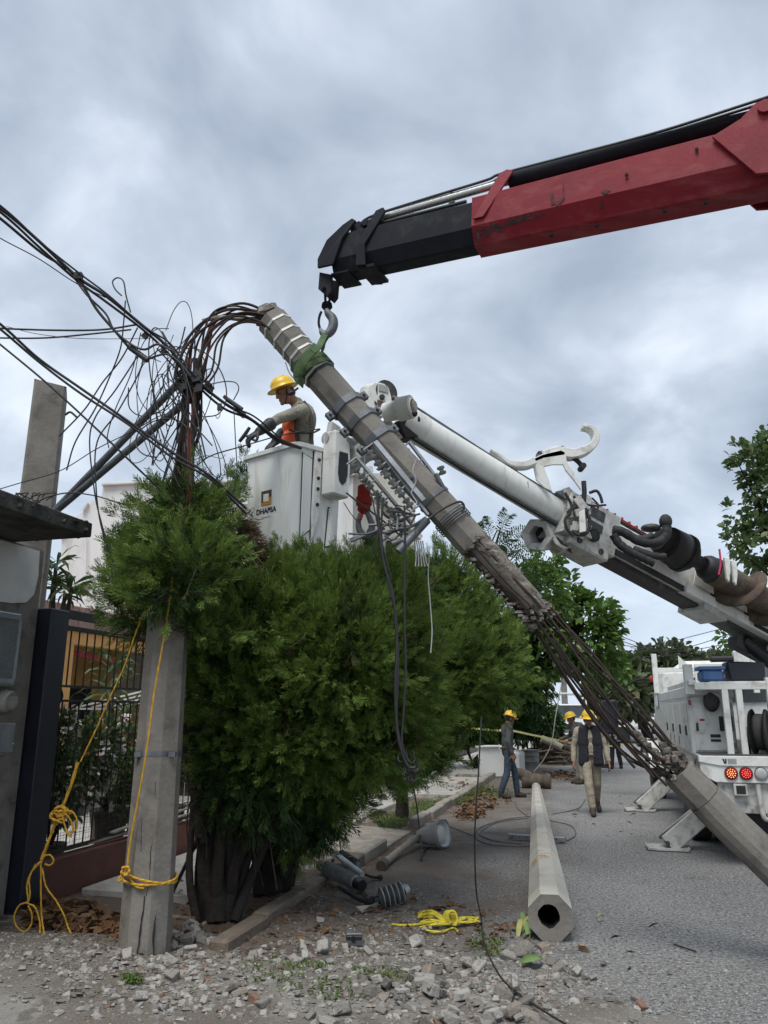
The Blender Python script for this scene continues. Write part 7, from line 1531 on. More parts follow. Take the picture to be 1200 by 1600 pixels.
# ================================================================== the new pole lying on the road
la = gnd(862, 1472); lb = gnd(838, 1236); ld = (lb - la); ld.z = 0; ll = ld.length; ldn = ld / ll
lp = thing('lying_pole', 'new pale octagonal concrete pole lying on the road, hollow end to the camera', 'utility pole', la)
r0, r1p = .185, .095; c0, c1 = la + V((0, 0, r0 * .93)), la + ld + V((0, 0, r1p * .93)); AX = (c1 - c0)
lx, ly = frame(AX, (0, 0, 1)); n = 8; rot = R(22.5)
def ring8(c, r, k=8, ro=rot, jit=0): return [c + lx * math.cos(2 * math.pi * j / k + ro) * r * (1 + random.uniform(-jit, jit)) + ly * math.sin(2 * math.pi * j / k + ro) * r * (1 + random.uniform(-jit, jit)) for j in range(k)]
mb = MB(); rgs = [ring8(c0, r0 * .985), ring8(c0 + ldn * .012, r0)] + [ring8(c0 + AX * (i / 12), r0 + (r1p - r0) * i / 12) for i in range(1, 13)] + [ring8(c1 + AX.normalized() * .04, r1p * .7)]
mb.add([p for r_ in rgs for p in r_], [(i * 8 + j, i * 8 + (j + 1) % 8, i * 8 + 8 + (j + 1) % 8, i * 8 + 8 + j) for i in range(len(rgs) - 1) for j in range(8)]); mb.add(rgs[-1], [tuple(range(8))])
mb.build('shaft', M['new_concrete'], lp)
# cut face as a ring round the ragged bore
o8 = ring8(c0, r0 * .985, 16, rot); o8 = []
for j in range(16):
    a = 2 * math.pi * j / 16 + rot; k_ = math.cos(R(22.5)) / math.cos(((a - rot) % R(45)) - R(22.5)); o8.append(c0 + lx * math.cos(a) * r0 * .985 * k_ + ly * math.sin(a) * r0 * .985 * k_)
i8 = ring8(c0 + ly * .012 - lx * .012 + ldn * .004, .085, 16, rot, .10); d8 = [p + ldn * .7 for p in i8]
MB().add(o8 + i8, [(j, 16 + j, 16 + (j + 1) % 16, (j + 1) % 16) for j in range(16)]).build('cut_face', M['concrete_pole'], lp)
MB().add(i8 + d8, [(j, 16 + j, 16 + (j + 1) % 16, (j + 1) % 16) for j in range(16)] + [tuple(range(16, 32))]).build('bore', M['black'], lp)
hp_ = c0 + AX * .155; rtop = r0 + (r1p - r0) * .155
MB().lathe(hp_ + ly * (rtop * .925 - .004), ly, [(0, .014), (.006, .014)], 10).build('bolt_hole', M['black'], lp)
def rust_patch(seed, ca, cb2, sa, sb2, face):
    r4 = random.Random(seed); poly = []
    for k in range(12):
        a = 2 * math.pi * k / 12; q = .55 + .45 * r4.random(); s_ = ca + sa * math.cos(a) * q; u = cb2 + sb2 * math.sin(a) * q; r_ = r0 + (r1p - r0) * s_
        nn = ly if face == 0 else (ly - lx).normalized(); tt = lx if face == 0 else (lx + ly).normalized(); poly.append(c0 + AX * s_ + nn * (r_ * .9239 + .0008) + tt * u * r_ * .38)
    return poly, nn
M['rust_stain'] = surf('rust_stain', (.36, .22, .11), (.42, .30, .19), 12, .9, bm=.001)
for a in ((1, .152, -.55, .012, .5, 0), (2, .150, .3, .006, .5, 0), (3, .140, .1, .022, .75, 1)):
    po, nn = rust_patch(*a[:5], a[5]); MB().prism(po, nn * .0008).build('rust_stain', M['rust_stain'], lp)
MB().lathe(c0 + AX * .62 + ly * .14, ly, [(0, .012), (.004, .012)], 8).build('bolt_hole', M['black'], lp)
ca_ = thing('crossarm', 'galvanised channel crossarm on the road passing under the lying pole', 'crossarm', gnd(838, 1306))
a, b_ = gnd(795, 1306, .05), gnd(884, 1312, .05)
MB().beam(a, b_, .075, .06).build('channel', M['galv'], ca_, .005)
for i in range(7):
    if i != 3: MB().lathe(a + (b_ - a) * (.06 + .13 * i) + V((0, -.038, .0)), (0, -1, 0), [(0, .012), (.003, .012)], 8).build('bolt_hole', M['iron'], ca_)
for k, (pts, lab) in enumerate((([(830, 1275), (790, 1280), (752, 1292), (742, 1306), (760, 1318), (800, 1322), (830, 1322), (870, 1318), (898, 1306), (892, 1290), (860, 1282)], 'wire coil spread on the road round the lying pole, outer turn'),
    ([(826, 1278), (780, 1284), (755, 1296), (750, 1304), (775, 1314), (815, 1318)], 'inner turn of the wire coil left of the lying pole'),
    ([(862, 1272), (885, 1268), (905, 1262), (915, 1248)], 'wire end running from the coil towards the walking worker'),
    ([(825, 1276), (808, 1262), (805, 1252)], 'short stiff wire end by the boots of the grey shirted worker'),
    ([(740, 1306), (700, 1290), (672, 1282)], 'faint wire stretching from the coil to the kerb'))):
    cable('ground_wire', lab, [gnd(x, y, .012) for x, y in pts], 0, .007, 'galv_dark')

# fallen street lamp
fl = thing('street_lamp', 'fallen street lamp head with bent arm lying against the kerb', 'street lamp', gnd(675, 1315))
hd0 = gnd(653, 1306, .13); hdd = V((.80, -.56, .16)).normalized(); hx_, hy_ = frame(hdd, (0, 0, 1))
def sqr(c, r, rx=1.0): return [c + hx_ * r * rx * math.copysign(abs(math.cos(a)) ** .7, math.cos(a)) + hy_ * r * math.copysign(abs(math.sin(a)) ** .7, math.sin(a)) for a in np.linspace(0, 2 * math.pi, 24, endpoint=False)]
def ringmesh(secs, caps=(True, True)):
    m3 = MB(); n3 = len(secs[0]); m3.add([p for s_ in secs for p in s_], [(i * n3 + j, i * n3 + (j + 1) % n3, i * n3 + n3 + (j + 1) % n3, i * n3 + n3 + j) for i in range(len(secs) - 1) for j in range(n3)], True)
    if caps[0]: m3.add(secs[0], [tuple(range(n3))[::-1]])
    if caps[1]: m3.add(secs[-1], [tuple(range(n3))])
    return m3
ringmesh([sqr(hd0 + hdd * t, r) for t, r in ((0, .05), (.02, .068), (.10, .095), (.26, .142), (.36, .165), (.385, .178), (.40, .178), (.40, .150), (.33, .135), (.30, .09))]).build('housing', M['lamp_body'], fl)
MB().tube(sqr(hd0 + hdd * .402, .166) + [sqr(hd0 + hdd * .402, .166)[0]], .012, 7, caps=False).build('bezel', M['galv'], fl)
MB().ball(hd0 + hdd * .345, (.115, .115, .06), 18, 10, Matrix((hx_, hy_, hdd)).transposed()).build('refractor', M['lamp_glass'], fl)
MB().box(hd0 + hdd * .12 - hy_ * .10, (.12, .10, .03)).build('hinge', M['galv_dark'], fl)
am = spl([hd0 + hdd * .03, gnd(640, 1317, .10), gnd(618, 1334, .06), gnd(600, 1349, .05)], 5); MB().tube(am, [.045 - .004 * i / len(am) for i in range(len(am))], 12).build('arm', M['pole_arm'], fl)
e_ = gnd(600, 1349, .05); dv = (am[-1] - am[-2]).normalized(); MB().tube([e_ - dv * .02, e_ + dv * .16], .058, 12).build('arm_sleeve', M['bark_light'], fl)
MB().box(hd0 + V((-.02, -.05, -.02)), (.07, .05, .12)).build('clamp', M['iron'], fl)
cable('lamp_wire', 'black wire hanging onto the fallen street lamp and touching the road', [at(640, 1195, 9.6), at(648, 1240, 10.2), gnd(655, 1290, .20), gnd(657, 1312, .15), gnd(658, 1345, .012), gnd(662, 1332, .012), gnd(672, 1322, .012), gnd(680, 1316, .01)], 0, .009)

# fallen insulators and hardware
def ribbed(name, a, b_, r_, n_r, mat, parent, core=.55):
    a, b_ = V(a), V(b_); d = b_ - a; L_ = d.length; pr = [(0, r_ * core)]
    for i in range(n_r):
        t0 = L_ * (i + .15) / n_r; t1 = L_ * (i + .5) / n_r; pr += [(t0, r_ * core), (t0 + .15 * L_ / n_r, r_ * .97), (t1, r_), (t1 + .08 * L_ / n_r, r_ * core)]
    pr += [(L_, r_ * core)]; return MB().lathe(a, d, pr, 18).build(name, M[mat], parent)
f1 = thing('surge_arrester', 'ribbed grey insulator cylinder lying on the kerb with its bracket', 'insulator', gnd(530, 1370))
ribbed('ribbed_body', gnd(508, 1356, .16), gnd(556, 1379, .09), .075, 15, 'insul_light', f1, .8)
MB().tube([gnd(500, 1352, .17), gnd(510, 1357, .16)], .05, 12).build('end_cap', M['iron'], f1); MB().tube([gnd(556, 1379, .09), gnd(566, 1384, .08)], .055, 12).build('end_cap', M['iron'], f1)
f2 = thing('cutout_fuse', 'slim grey tube insulator with clamps lying just behind the ribbed cylinder', 'insulator', gnd(545, 1352))
MB().tube([gnd(526, 1336, .22), gnd(566, 1366, .12)], .03, 12).build('tube', M['insul_light'], f2); ribbed('ribbed_body', gnd(532, 1334, .2), gnd(560, 1352, .14), .05, 8, 'insul_grey', f2)
MB().tube([gnd(520, 1345, .2), gnd(524, 1334, .24), gnd(534, 1338, .22)], .02, 8).build('clamp', M['galv_dark'], f2); MB().tube(spl([gnd(562, 1362, .1), gnd(580, 1370, .03), gnd(594, 1371, .03)], 4), .014, 7).build('lead', M['rust'], f2)
MB().ball(gnd(594, 1371, .03), .03).build('terminal', M['iron'], f2); MB().box(gnd(548, 1342, .2), (.05, .05, .05)).build('clamp', M['iron'], f2)
f3 = thing('bushing', 'dark bushing with wide white edged sheds on a bent lead, lying on the earth', 'insulator', gnd(600, 1410))
a, b_ = gnd(592, 1405, .08), gnd(630, 1393, .13)
for i in range(5):
    c = a + (b_ - a) * (.12 + .2 * i); d = (b_ - a).normalized(); MB().lathe(c, d, [(-.03, .03), (-.01, .085), (.0, .09), (.006, .088), (.004, .04), (.03, .03)], 18).build('shed', M['insul_grey'], f3); MB().lathe(c, d, [(-.002, .0895), (.0, .094), (.006, .092)], 18).build('shed_rim', M['lamp_body'], f3)
MB().tube([a - (b_ - a) * .2, b_ + (b_ - a) * .06], .038, 10).build('core', M['iron'], f3); MB().tube(spl([a, gnd(580, 1409, .05), gnd(562, 1405, .045), gnd(545, 1395, .06), gnd(530, 1385, .09)], 5), [.035] * 8 + [.022] * 13, 9).build('lead', M['hose'], f3)
MB().tube([gnd(630, 1393, .13), gnd(636, 1388, .15)], .045, 10).build('terminal', M['porcelain'], f3)
sh_ = MB(); sh_.prism([gnd(556, 1418, .05), gnd(580, 1416, .07), gnd(592, 1410, .06), gnd(588, 1420, .02), gnd(566, 1426, .02)], V((0, 0, .012))); o = sh_.build('broken_cover', M['kerb'], None, org=gnd(575, 1418)); tag(o, 'broken curved cover piece in the earth below the bushing', 'shard')
bl = thing('mounting_block', 'small dark grey metal block with a hole standing in the earth', 'bracket', gnd(553, 1465))
MB().box(gnd(553, 1466, .055), (.125, .09, .09), Matrix.Rotation(R(4), 3, 'Z')).build('body', M['galv_dark'], bl, .006); MB().box(gnd(553, 1466, .105) + V((0, .01, 0)), (.115, .03, .03)).build('rib', M['iron'], bl, .004); c = gnd(553, 1466, .055) + V((.0, -.046, -.005)); MB().lathe(c, (0, -1, 0), [(0, .016), (.003, .016)], 12).build('hole', M['black'], bl)
MB().tube([gnd(552, 1462, .1), gnd(552, 1462, .16)], .008, 6).build('bolt', M['iron'], bl)
cable('ground_wire', 'loop of dark wire behind the bushing', [gnd(574, 1400, .02), gnd(566, 1388, .03), gnd(578, 1378, .03), gnd(594, 1374, .02)], 0, .007)
st = MB().tube([gnd(266, 1402, .02), at(312, 1306, 7.1)], .018, 8).build('steel_stake', M['iron'], None, org=gnd(266, 1402)); tag(st, 'dark stake leaning beside the pole stump', 'stake')

# ================================================================== rubble, gravel and litter
chunk_me = []
for i in range(16):
    mb = MB(); mb.rock((0, 0, 0), (1, random.uniform(.4, .9), random.uniform(.25, .6)), 50 + i); o = mb.build('tmpc', M['rubble']); bv = o.modifiers.new('b', 'BEVEL'); bv.width = .05; bv.segments = 1
    me = bpy.data.meshes.new_from_object(o.evaluated_get(bpy.context.evaluated_depsgraph_get())); me.name = 'chunk'; chunk_me.append(me); bpy.data.objects.remove(o)
cells = {}
def chunk(x, y, wp, label, group, lift=0.0):
    p = gnd(x, y); h_ = max(ground_h(p.x, p.y), 0.0); k = gnd(x, y); sz = wp * mpp(x, y, p.y)
    key = (round(p.x / .10), round(p.y / .10)); pile = cells.get(key, 0); cells[key] = pile + sz * .22
    o = bpy.data.objects.new('concrete_chunk', random.choice(chunk_me)); COL.objects.link(o); o.location = (p.x, p.y, h_ + sz * .16 + min(pile, .10) + lift); o.scale = (sz, sz * random.uniform(.8, 1.1), sz * random.uniform(.8, 1.2)); o.rotation_euler = (random.uniform(-.6, .6), random.uniform(-.6, .6), random.uniform(0, 6.28)); return tag(o, label, 'rubble', group)
random.seed(77)
HA = 'pale broken concrete chunk in the heap along the bottom edge, centre'; HB = 'grey broken concrete chunk spread before the juniper and stump'; HC = 'lone concrete chunk on the earth between bushing and lying pole'; HD = 'pale crumb of concrete on the road at bottom right'
def blobpts(n, regs):
    out_ = []
    for _ in range(n):
        cx, cy, rx, ry = random.choice(regs); a = random.uniform(0, 6.28); r_ = random.random() ** .6; out_.append((cx + rx * r_ * math.cos(a), min(1640, cy + ry * r_ * math.sin(a))))
    return out_
for x, y in blobpts(150, [(690, 1550, 120, 40), (730, 1580, 140, 30), (640, 1565, 70, 30), (790, 1575, 70, 30), (620, 1605, 140, 20)]): chunk(x, y, random.choice((8, 10, 12, 14, 17, 20, 24, 34)), HA, 'concrete chunks heaped along the bottom edge')
for x, y in blobpts(104, [(330, 1510, 90, 25), (400, 1545, 140, 40), (290, 1560, 90, 35), (470, 1500, 80, 20), (400, 1600, 150, 25), (300, 1475, 40, 25), (235, 1505, 80, 25), (320, 1460, 50, 25)]): chunk(x, y, random.choice((8, 10, 12, 15, 18, 26)), HB, 'concrete chunks before the juniper')
for x, y, s_ in ((505, 1490, 34), (540, 1488, 26), (574, 1492, 24), (600, 1494, 22), (688, 1476, 24), (652, 1478, 30), (735, 1513, 34), (700, 1515, 32), (852, 1487, 26), (838, 1478, 14), (815, 1492, 36), (795, 1500, 30), (668, 1456, 20), (690, 1450, 16), (635, 1470, 18), (590, 1440, 14), (500, 1440, 14), (655, 1402, 14), (850, 1505, 18)): chunk(x, y, s_, HC, 'lone chunks between bushing and lying pole')
for x, y in blobpts(24, [(960, 1530, 90, 40), (900, 1520, 50, 30), (1000, 1570, 100, 30)]): chunk(x, y, random.choice((8, 12, 16, 20)), HD, 'crumbs at the bottom right')
def scatter_rocks(name, n, regs, lo, hi, mat, label, seed, cat='gravel', flat=.7):
    r5 = np.random.default_rng(seed); vs = []; base = np.array([(-1, -1, -.5), (1, -1, -.5), (1, 1, -.5), (-1, 1, -.5), (-.7, -.8, .5), (.8, -.6, .55), (.6, .7, .45), (-.8, .7, .5)]) * .5; fs = []
    Q = np.array([(3, 2, 1, 0), (4, 5, 6, 7), (0, 1, 5, 4), (1, 2, 6, 5), (2, 3, 7, 6), (3, 0, 4, 7)])
    random.seed(seed); cnt = 0
    for x, y in blobpts(n, regs):
        p = gnd(x, y); q = p - K0; h_ = max(ground_h(p.x, p.y), 0.0 if q.dot(KN) > 0 else -.01)
        if -1.0 < q.dot(KN) < -.0 and 1.6 < q.dot(KT) < 3.8: h_ = .08
        s_ = lo + (hi - lo) * r5.random() ** 2.2; b_ = base * (1 + r5.uniform(-.35, .35, (8, 3))) * np.array([s_, s_ * r5.uniform(.6, 1), s_ * flat * r5.uniform(.6, 1)]); a, e2_ = r5.uniform(0, 6.28), r5.uniform(-.5, .5); ca, sa = math.cos(a), math.sin(a)
        b_ = b_ @ np.array([[ca, sa, 0], [-sa, ca, 0], [0, 0, 1]]).T; ce, se = math.cos(e2_), math.sin(e2_); b_ = b_ @ np.array([[1, 0, 0], [0, ce, se], [0, -se, ce]]).T
        vs.append(b_ + np.array([p.x, p.y, h_ + s_ * .12])); fs.append(Q + cnt * 8); cnt += 1
    o = fast_mesh(name, np.concatenate(vs), np.concatenate(fs), mat); return tag(o, label, cat, kind='stuff')
scatter_rocks('rubble', 3400, [(690, 1550, 190, 60), (400, 1545, 190, 55), (500, 1560, 480, 50), (300, 1530, 130, 40), (800, 1540, 120, 60), (560, 1490, 160, 30), (130, 1560, 200, 45)], .010, .06, M['rubble'], 'small broken concrete filling between the larger chunks', 5)
scatter_rocks('gravel', 7500, [(600, 1560, 620, 60), (160, 1540, 260, 80), (700, 1450, 220, 60), (950, 1540, 260, 80), (560, 1430, 160, 50), (100, 1500, 160, 60)], .005, .022, M['rubble'], 'fine grey gravel over the foreground', 6)
scatter_rocks('soil_clods', 3000, [(450, 1440, 190, 60), (620, 1450, 200, 45), (330, 1480, 120, 40), (200, 1500, 150, 50), (420, 1400, 90, 40)], .008, .04, surf('clod', (.13, .10, .075), (.09, .07, .052), 8, .95, bm=.004), 'brown clods of dug earth under the junipers', 8)
scatter_rocks('road_grit', 3500, [(980, 1430, 260, 170), (760, 1360, 160, 90), (1050, 1560, 200, 60), (900, 1500, 120, 60)], .004, .012, M['rubble'], 'loose grit on the asphalt', 9)
def litter(name, n, regs, L_, W_, mat, label, seed, cat='leaves', lift=.012):
    random.seed(seed); P_ = []; D_ = []
    for x, y in blobpts(n, regs):
        p = gnd(x, y); q = p - K0; o_, s_ = q.dot(KN), q.dot(KT); h_ = max(ground_h(p.x, p.y), 0.0)
        if -2.2 < o_ < -1 and s_ > -1.1: h_ = .095
        elif -1 < o_ < -.16 and (1.7 < s_ < 3.7 or s_ > 8): h_ = .095
        P_.append((p.x, p.y, h_ + lift * random.uniform(.3, 2.2))); a = random.uniform(0, 6.28); e_ = random.uniform(-.2, .55); D_.append((math.cos(a) * math.cos(e_), math.sin(a) * math.cos(e_), math.sin(e_)))
    P_ = np.array(P_); D_ = np.array(D_); D_ /= np.linalg.norm(D_, axis=1, keepdims=True); dmy = bpy.data.objects.new('dmy', None); dmy['_org'] = (0, 0, 0); o = leaves(name, P_, D_, L_, W_, mat, dmy, .4, .3); o.parent = None; bpy.data.objects.remove(dmy); return tag(o, label, cat, kind='stuff')
litter('dead_leaves', 420, [(110, 1440, 60, 26), (150, 1450, 60, 24), (70, 1435, 30, 20), (180, 1460, 30, 20)], .15, .07, M['dead_leaf'], 'brown dead leaves drifted against the low red wall', 4)
litter('dead_leaves', 160, [(290, 1440, 60, 50), (420, 1420, 100, 60), (600, 1430, 160, 40), (780, 1460, 60, 30)], .09, .045, M['dead_leaf'], 'dead leaves strewn over the earth under the junipers', 5)
litter('dead_leaves', 520, [(745, 1262, 30, 10), (760, 1250, 40, 12), (730, 1275, 24, 8), (735, 1240, 40, 12), (890, 1216, 30, 5), (870, 1212, 26, 5)], .12, .06, M['dead_leaf'], 'heap of dry leaves along the kerb by the grey shirted worker', 6, lift=.03)
litter('road_twigs', 26, [(900, 1250, 120, 25), (1000, 1310, 70, 15), (950, 1280, 60, 20), (1000, 1480, 90, 40)], .16, .008, M['bark'], 'dark twigs lying on the asphalt', 7)
def grass(name, n, regs, L_, label, seed):
    random.seed(seed); P_ = []; D_ = []
    for x, y in blobpts(n, regs):
        p = gnd(x, y); P_.append((p.x, p.y, max(ground_h(p.x, p.y), .0))); a = random.uniform(0, 6.28); D_.append((math.cos(a) * .45, math.sin(a) * .45, random.uniform(.6, 1.2)))
    P_ = np.array(P_); D_ = np.array(D_); D_ /= np.linalg.norm(D_, axis=1, keepdims=True); dmy = bpy.data.objects.new('dmy', None); dmy['_org'] = (0, 0, 0); o = leaves(name, P_, D_, L_, .012, M['grass'], dmy, .2, .5); o.parent = None; bpy.data.objects.remove(dmy); return tag(o, label, 'grass', kind='stuff')
grass('grass', 1500, [(640, 1276, 34, 12), (612, 1290, 24, 10), (668, 1264, 24, 10), (700, 1240, 30, 14)], .11, 'green grass round the slim juniper trunk at the kerb', 2)
grass('grass', 700, [(480, 1520, 60, 14), (420, 1540, 60, 20), (600, 1530, 60, 16), (205, 1555, 14, 5), (500, 1560, 80, 20), (760, 1480, 30, 20)], .05, 'thin weeds sprouting between the rubble', 3)
grass('grass', 900, [(735, 1225, 40, 18), (760, 1240, 40, 10), (720, 1250, 24, 10)], .14, 'weeds in the verge before the white block', 4)
def big_leaf(x, y, L_, W_, mat, label, name='fallen_leaf', ang=0.0, tilt=.1):
    p = gnd(x, y, .035); d = V((math.cos(ang), math.sin(ang), tilt)).normalized(); X_, Z_ = frame(d, (0, 0, 1)); mb = MB(); vs = []; n_ = 7
    for i in range(n_):
        t = i / (n_ - 1); w_ = W_ * math.sin(math.pi * (t * .92 + .06)) ** .7; c = p + d * L_ * (t - .5); c.z += .02 * math.sin(t * 3); vs += [c - X_ * w_ / 2 + Z_ * .012, c, c + X_ * w_ / 2 + Z_ * .012]
    mb.add(vs, [(i * 3 + j, i * 3 + j + 1, i * 3 + j + 4, i * 3 + j + 3) for i in range(n_ - 1) for j in range(2)], True); o = mb.build(name, mat, None, org=p); so2 = o.modifiers.new('s', 'SOLIDIFY'); so2.thickness = .002; return tag(o, label, 'leaf')
M['green_leaf'] = surf('green_leaf', (.17, .27, .09), (.13, .22, .07), 9, .5, bm=.001, fine=.05); M['yellow_leaf'] = surf('yellow_leaf', (.36, .36, .13), (.26, .28, .09), 9, .6, bm=.001)
big_leaf(832, 1503, .16, .15, M['green_leaf'], 'pale green round leaf lying on the rubble below the lying pole', ang=.2)
big_leaf(938, 1434, .07, .04, M['yellow_leaf'], 'small yellow green leaf on the asphalt right of the lying pole', ang=.3)
for i, (x, y, a) in enumerate(((812, 1452, 1.2), (818, 1440, 1.6), (822, 1446, .9), (825, 1455, 1.4))): big_leaf(x, y, .20, .045, M['green_leaf'] if i % 2 else M['yellow_leaf'], 'narrow green leaf of the tuft by the mouth of the lying pole', 'tuft_leaf', a, .7)['group'] = 'leaf tuft at the lying pole'
o = MB().prism([gnd(904, 1483, .01), gnd(922, 1488, .01), gnd(915, 1478, .05), gnd(906, 1477, .05)], V((0, .03, .005))).build('tile_shard', surf('shard', (.33, .22, .13), (.27, .17, .10), 8, .9), None, org=gnd(912, 1484)); tag(o, 'brown tile shard standing on the road right of the lying pole', 'shard')
cable('stick', 'long dark stick on the asphalt in the lower right', [gnd(1053, 1475, .01), gnd(1070, 1481, .012), gnd(1088, 1487, .01)], 0, .005, 'bark', cat='stick')
# ================================================================== street behind the workers
wb = thing('white_block', 'white plastered garden wall end standing at the kerb left of the grey shirted worker', 'wall', gnd(760, 1216))
c0_, c1_ = gnd(750, 1216), gnd(800, 1214); hgt = 47 * mpp(770, 1190, c0_.y)
mb = MB(); dxx = (c1_ - c0_); mb.prism([c0_, c1_ + dxx * .25, c1_ + dxx * .25 + V((0, 0, hgt * .75)), c0_ + dxx * .62 + V((0, 0, hgt * .98)), c0_ + V((-.06, 0, hgt))], V((.35, 1.1, 0))); mb.build('wall', M['white_wall'], wb, .03)
mb = MB(); mb.beam(c0_ + V((-.08, .0, hgt)), c0_ + dxx * .62 + V((0, 0, hgt)), .12, .05); mb.build('coping', M['white_wall'], wb, .01)
fx = thing('garden_fence', 'thin grey bar fence behind the white block under the far juniper', 'fence', rd(9.2, -2.4))
for i in range(46): MB().tube([rd(8.2 + .14 * i, -2.45, .1), rd(8.2 + .14 * i, -2.45, 1.75)], .011, 5).build('bar', M['galv_dark'], fx)
for z in (.3, 1.0, 1.7): MB().beam(rd(8.1, -2.45, z), rd(14.8, -2.45, z), .03, .03).build('rail', M['galv_dark'], fx)
gw = MB(); road_box(gw, 9.6, 60, -2.55, -2.35, -.1, .5); o = gw.build('garden_wall', M['grey_wall'], None, .01, org=rd(12, -2.4)); tag(o, 'low grey garden wall running back along the far pavement', 'wall')
def barrel(x, y, w_, h_, lab):
    p = gnd(x, y); k = mpp(x, y - h_ / 2, p.y); t = thing('drum', lab, 'drum', p); r_ = w_ * k / 2; H_ = h_ * k
    MB().lathe(p, (0, 0, 1), [(0, r_), (H_ * .3, r_), (H_ * .33, r_ * 1.03), (H_ * .36, r_), (H_ * .66, r_), (H_ * .69, r_ * 1.03), (H_ * .72, r_), (H_, r_), (H_, r_ * .94), (H_ * .96, r_ * .92), (H_ * .96, 0)], 22).build('shell', M['barrel'], t)
    MB().lathe(p + V((0, 0, H_ * .985)), (0, 0, 1), [(0, r_ * 1.03), (H_ * .03, r_ * 1.03), (H_ * .03, r_ * .95)], 22).build('rim', M['galv'], t)
barrel(829, 1200, 27, 27, 'grey ribbed drum on the kerb, the nearer one'); barrel(842, 1184, 24, 32, 'grey drum standing behind the nearer one')
lg_ = thing('log', 'cut tree trunk lying across the kerb behind the tip of the lying pole', 'log', gnd(835, 1222))
la_, lb_ = gnd(822, 1220, .16), gnd(860, 1221, .16); q = [la_ + (lb_ - la_) * t for t in np.linspace(-.15, 1, 8)]; MB().tube(q, [.165 * (1 + .12 * math.sin(i * 2.3)) for i in range(8)], 14).build('trunk', M['bark_light'], lg_); MB().lathe(lb_ - (lb_ - la_).normalized() * .002, (lb_ - la_), [(0, .155), (.012, .14), (.012, 0)], 14).build('cut_end', M['wood_cut'], lg_)
MB().tube(px([(800, 1205), (812, 1208), (826, 1216)], la_.y), [.09, .12, .16], 9).build('stub', M['bark_light'], lg_)
mb = MB(); rr = random.Random(31)
for i in range(150):
    a = gnd(rr.uniform(845, 895), rr.uniform(1180, 1196)) + V((0, 0, rr.uniform(0, .55))); mb.tube(spl([a, a + V((rr.uniform(-.5, .5), rr.uniform(-.4, .4), rr.uniform(-.1, .2))), a + V((rr.uniform(-1, 1), rr.uniform(-.6, .6), rr.uniform(-.3, .15)))], 3), rr.choice((.012, .02, .035)), 5)
o = mb.build('brushwood', M['bark_light'], None, org=gnd(870, 1190)); tag(o, 'pile of cut branches heaped behind the drums', 'branches', kind='stuff')
dmy = bpy.data.objects.new('dmy', None); dmy['_org'] = (0, 0, 0); pp_ = np.array([tuple(gnd(rr.uniform(842, 896), rr.uniform(1178, 1194)) + V((0, 0, rr.uniform(0, .6)))) for i in range(900)]); dd_ = rand_unit(900); dd_[:, 2] *= .4; dd_ /= np.linalg.norm(dd_, axis=1, keepdims=True)
o = leaves('brush_leaves', pp_, dd_, .20, .09, M['dead_leaf'], dmy); o.parent = None; bpy.data.objects.remove(dmy); tag(o, 'withered leaves on the cut branch pile', 'leaves', kind='stuff')
q = px([(846, 1154), (862, 1160), (877, 1168)], 26.5); o = MB().tube(q, .12, 10).build('pale_log', M['pole_arm'], None, org=q[1]); tag(o, 'pale peeled log on top of the branch pile in front of the pickup', 'log')
# caution tape
tp = spl([rd(12, -2.4, 1.5), at(760, 1140, 20), at(795, 1141, 20), at(830, 1148, 21), at(870, 1156, 22), at(905, 1163, 23), at(940, 1166, 24), at(985, 1163, 25), TR(-.1, 8.3, 1.15)], 6)
mb = MB(); mb.loft(tp, [[(-.004, -.024), (.004, -.024), (.004, .024), (-.004, .024)]] * len(tp)); o = mb.build('caution_tape', M['tape'], None, org=tp[10]); tag(o, 'yellow caution tape strung across the street behind the workers', 'tape')
cable('rope_guy', 'thin pale rope slanting down to the drums from the almond tree', [(878, 1065, 20), (868, 1120, 20), (862, 1160, 20.2), (850, 1186, 20.5), (834, 1206, 20.8)], 20, .012, 'strap', cat='rope')
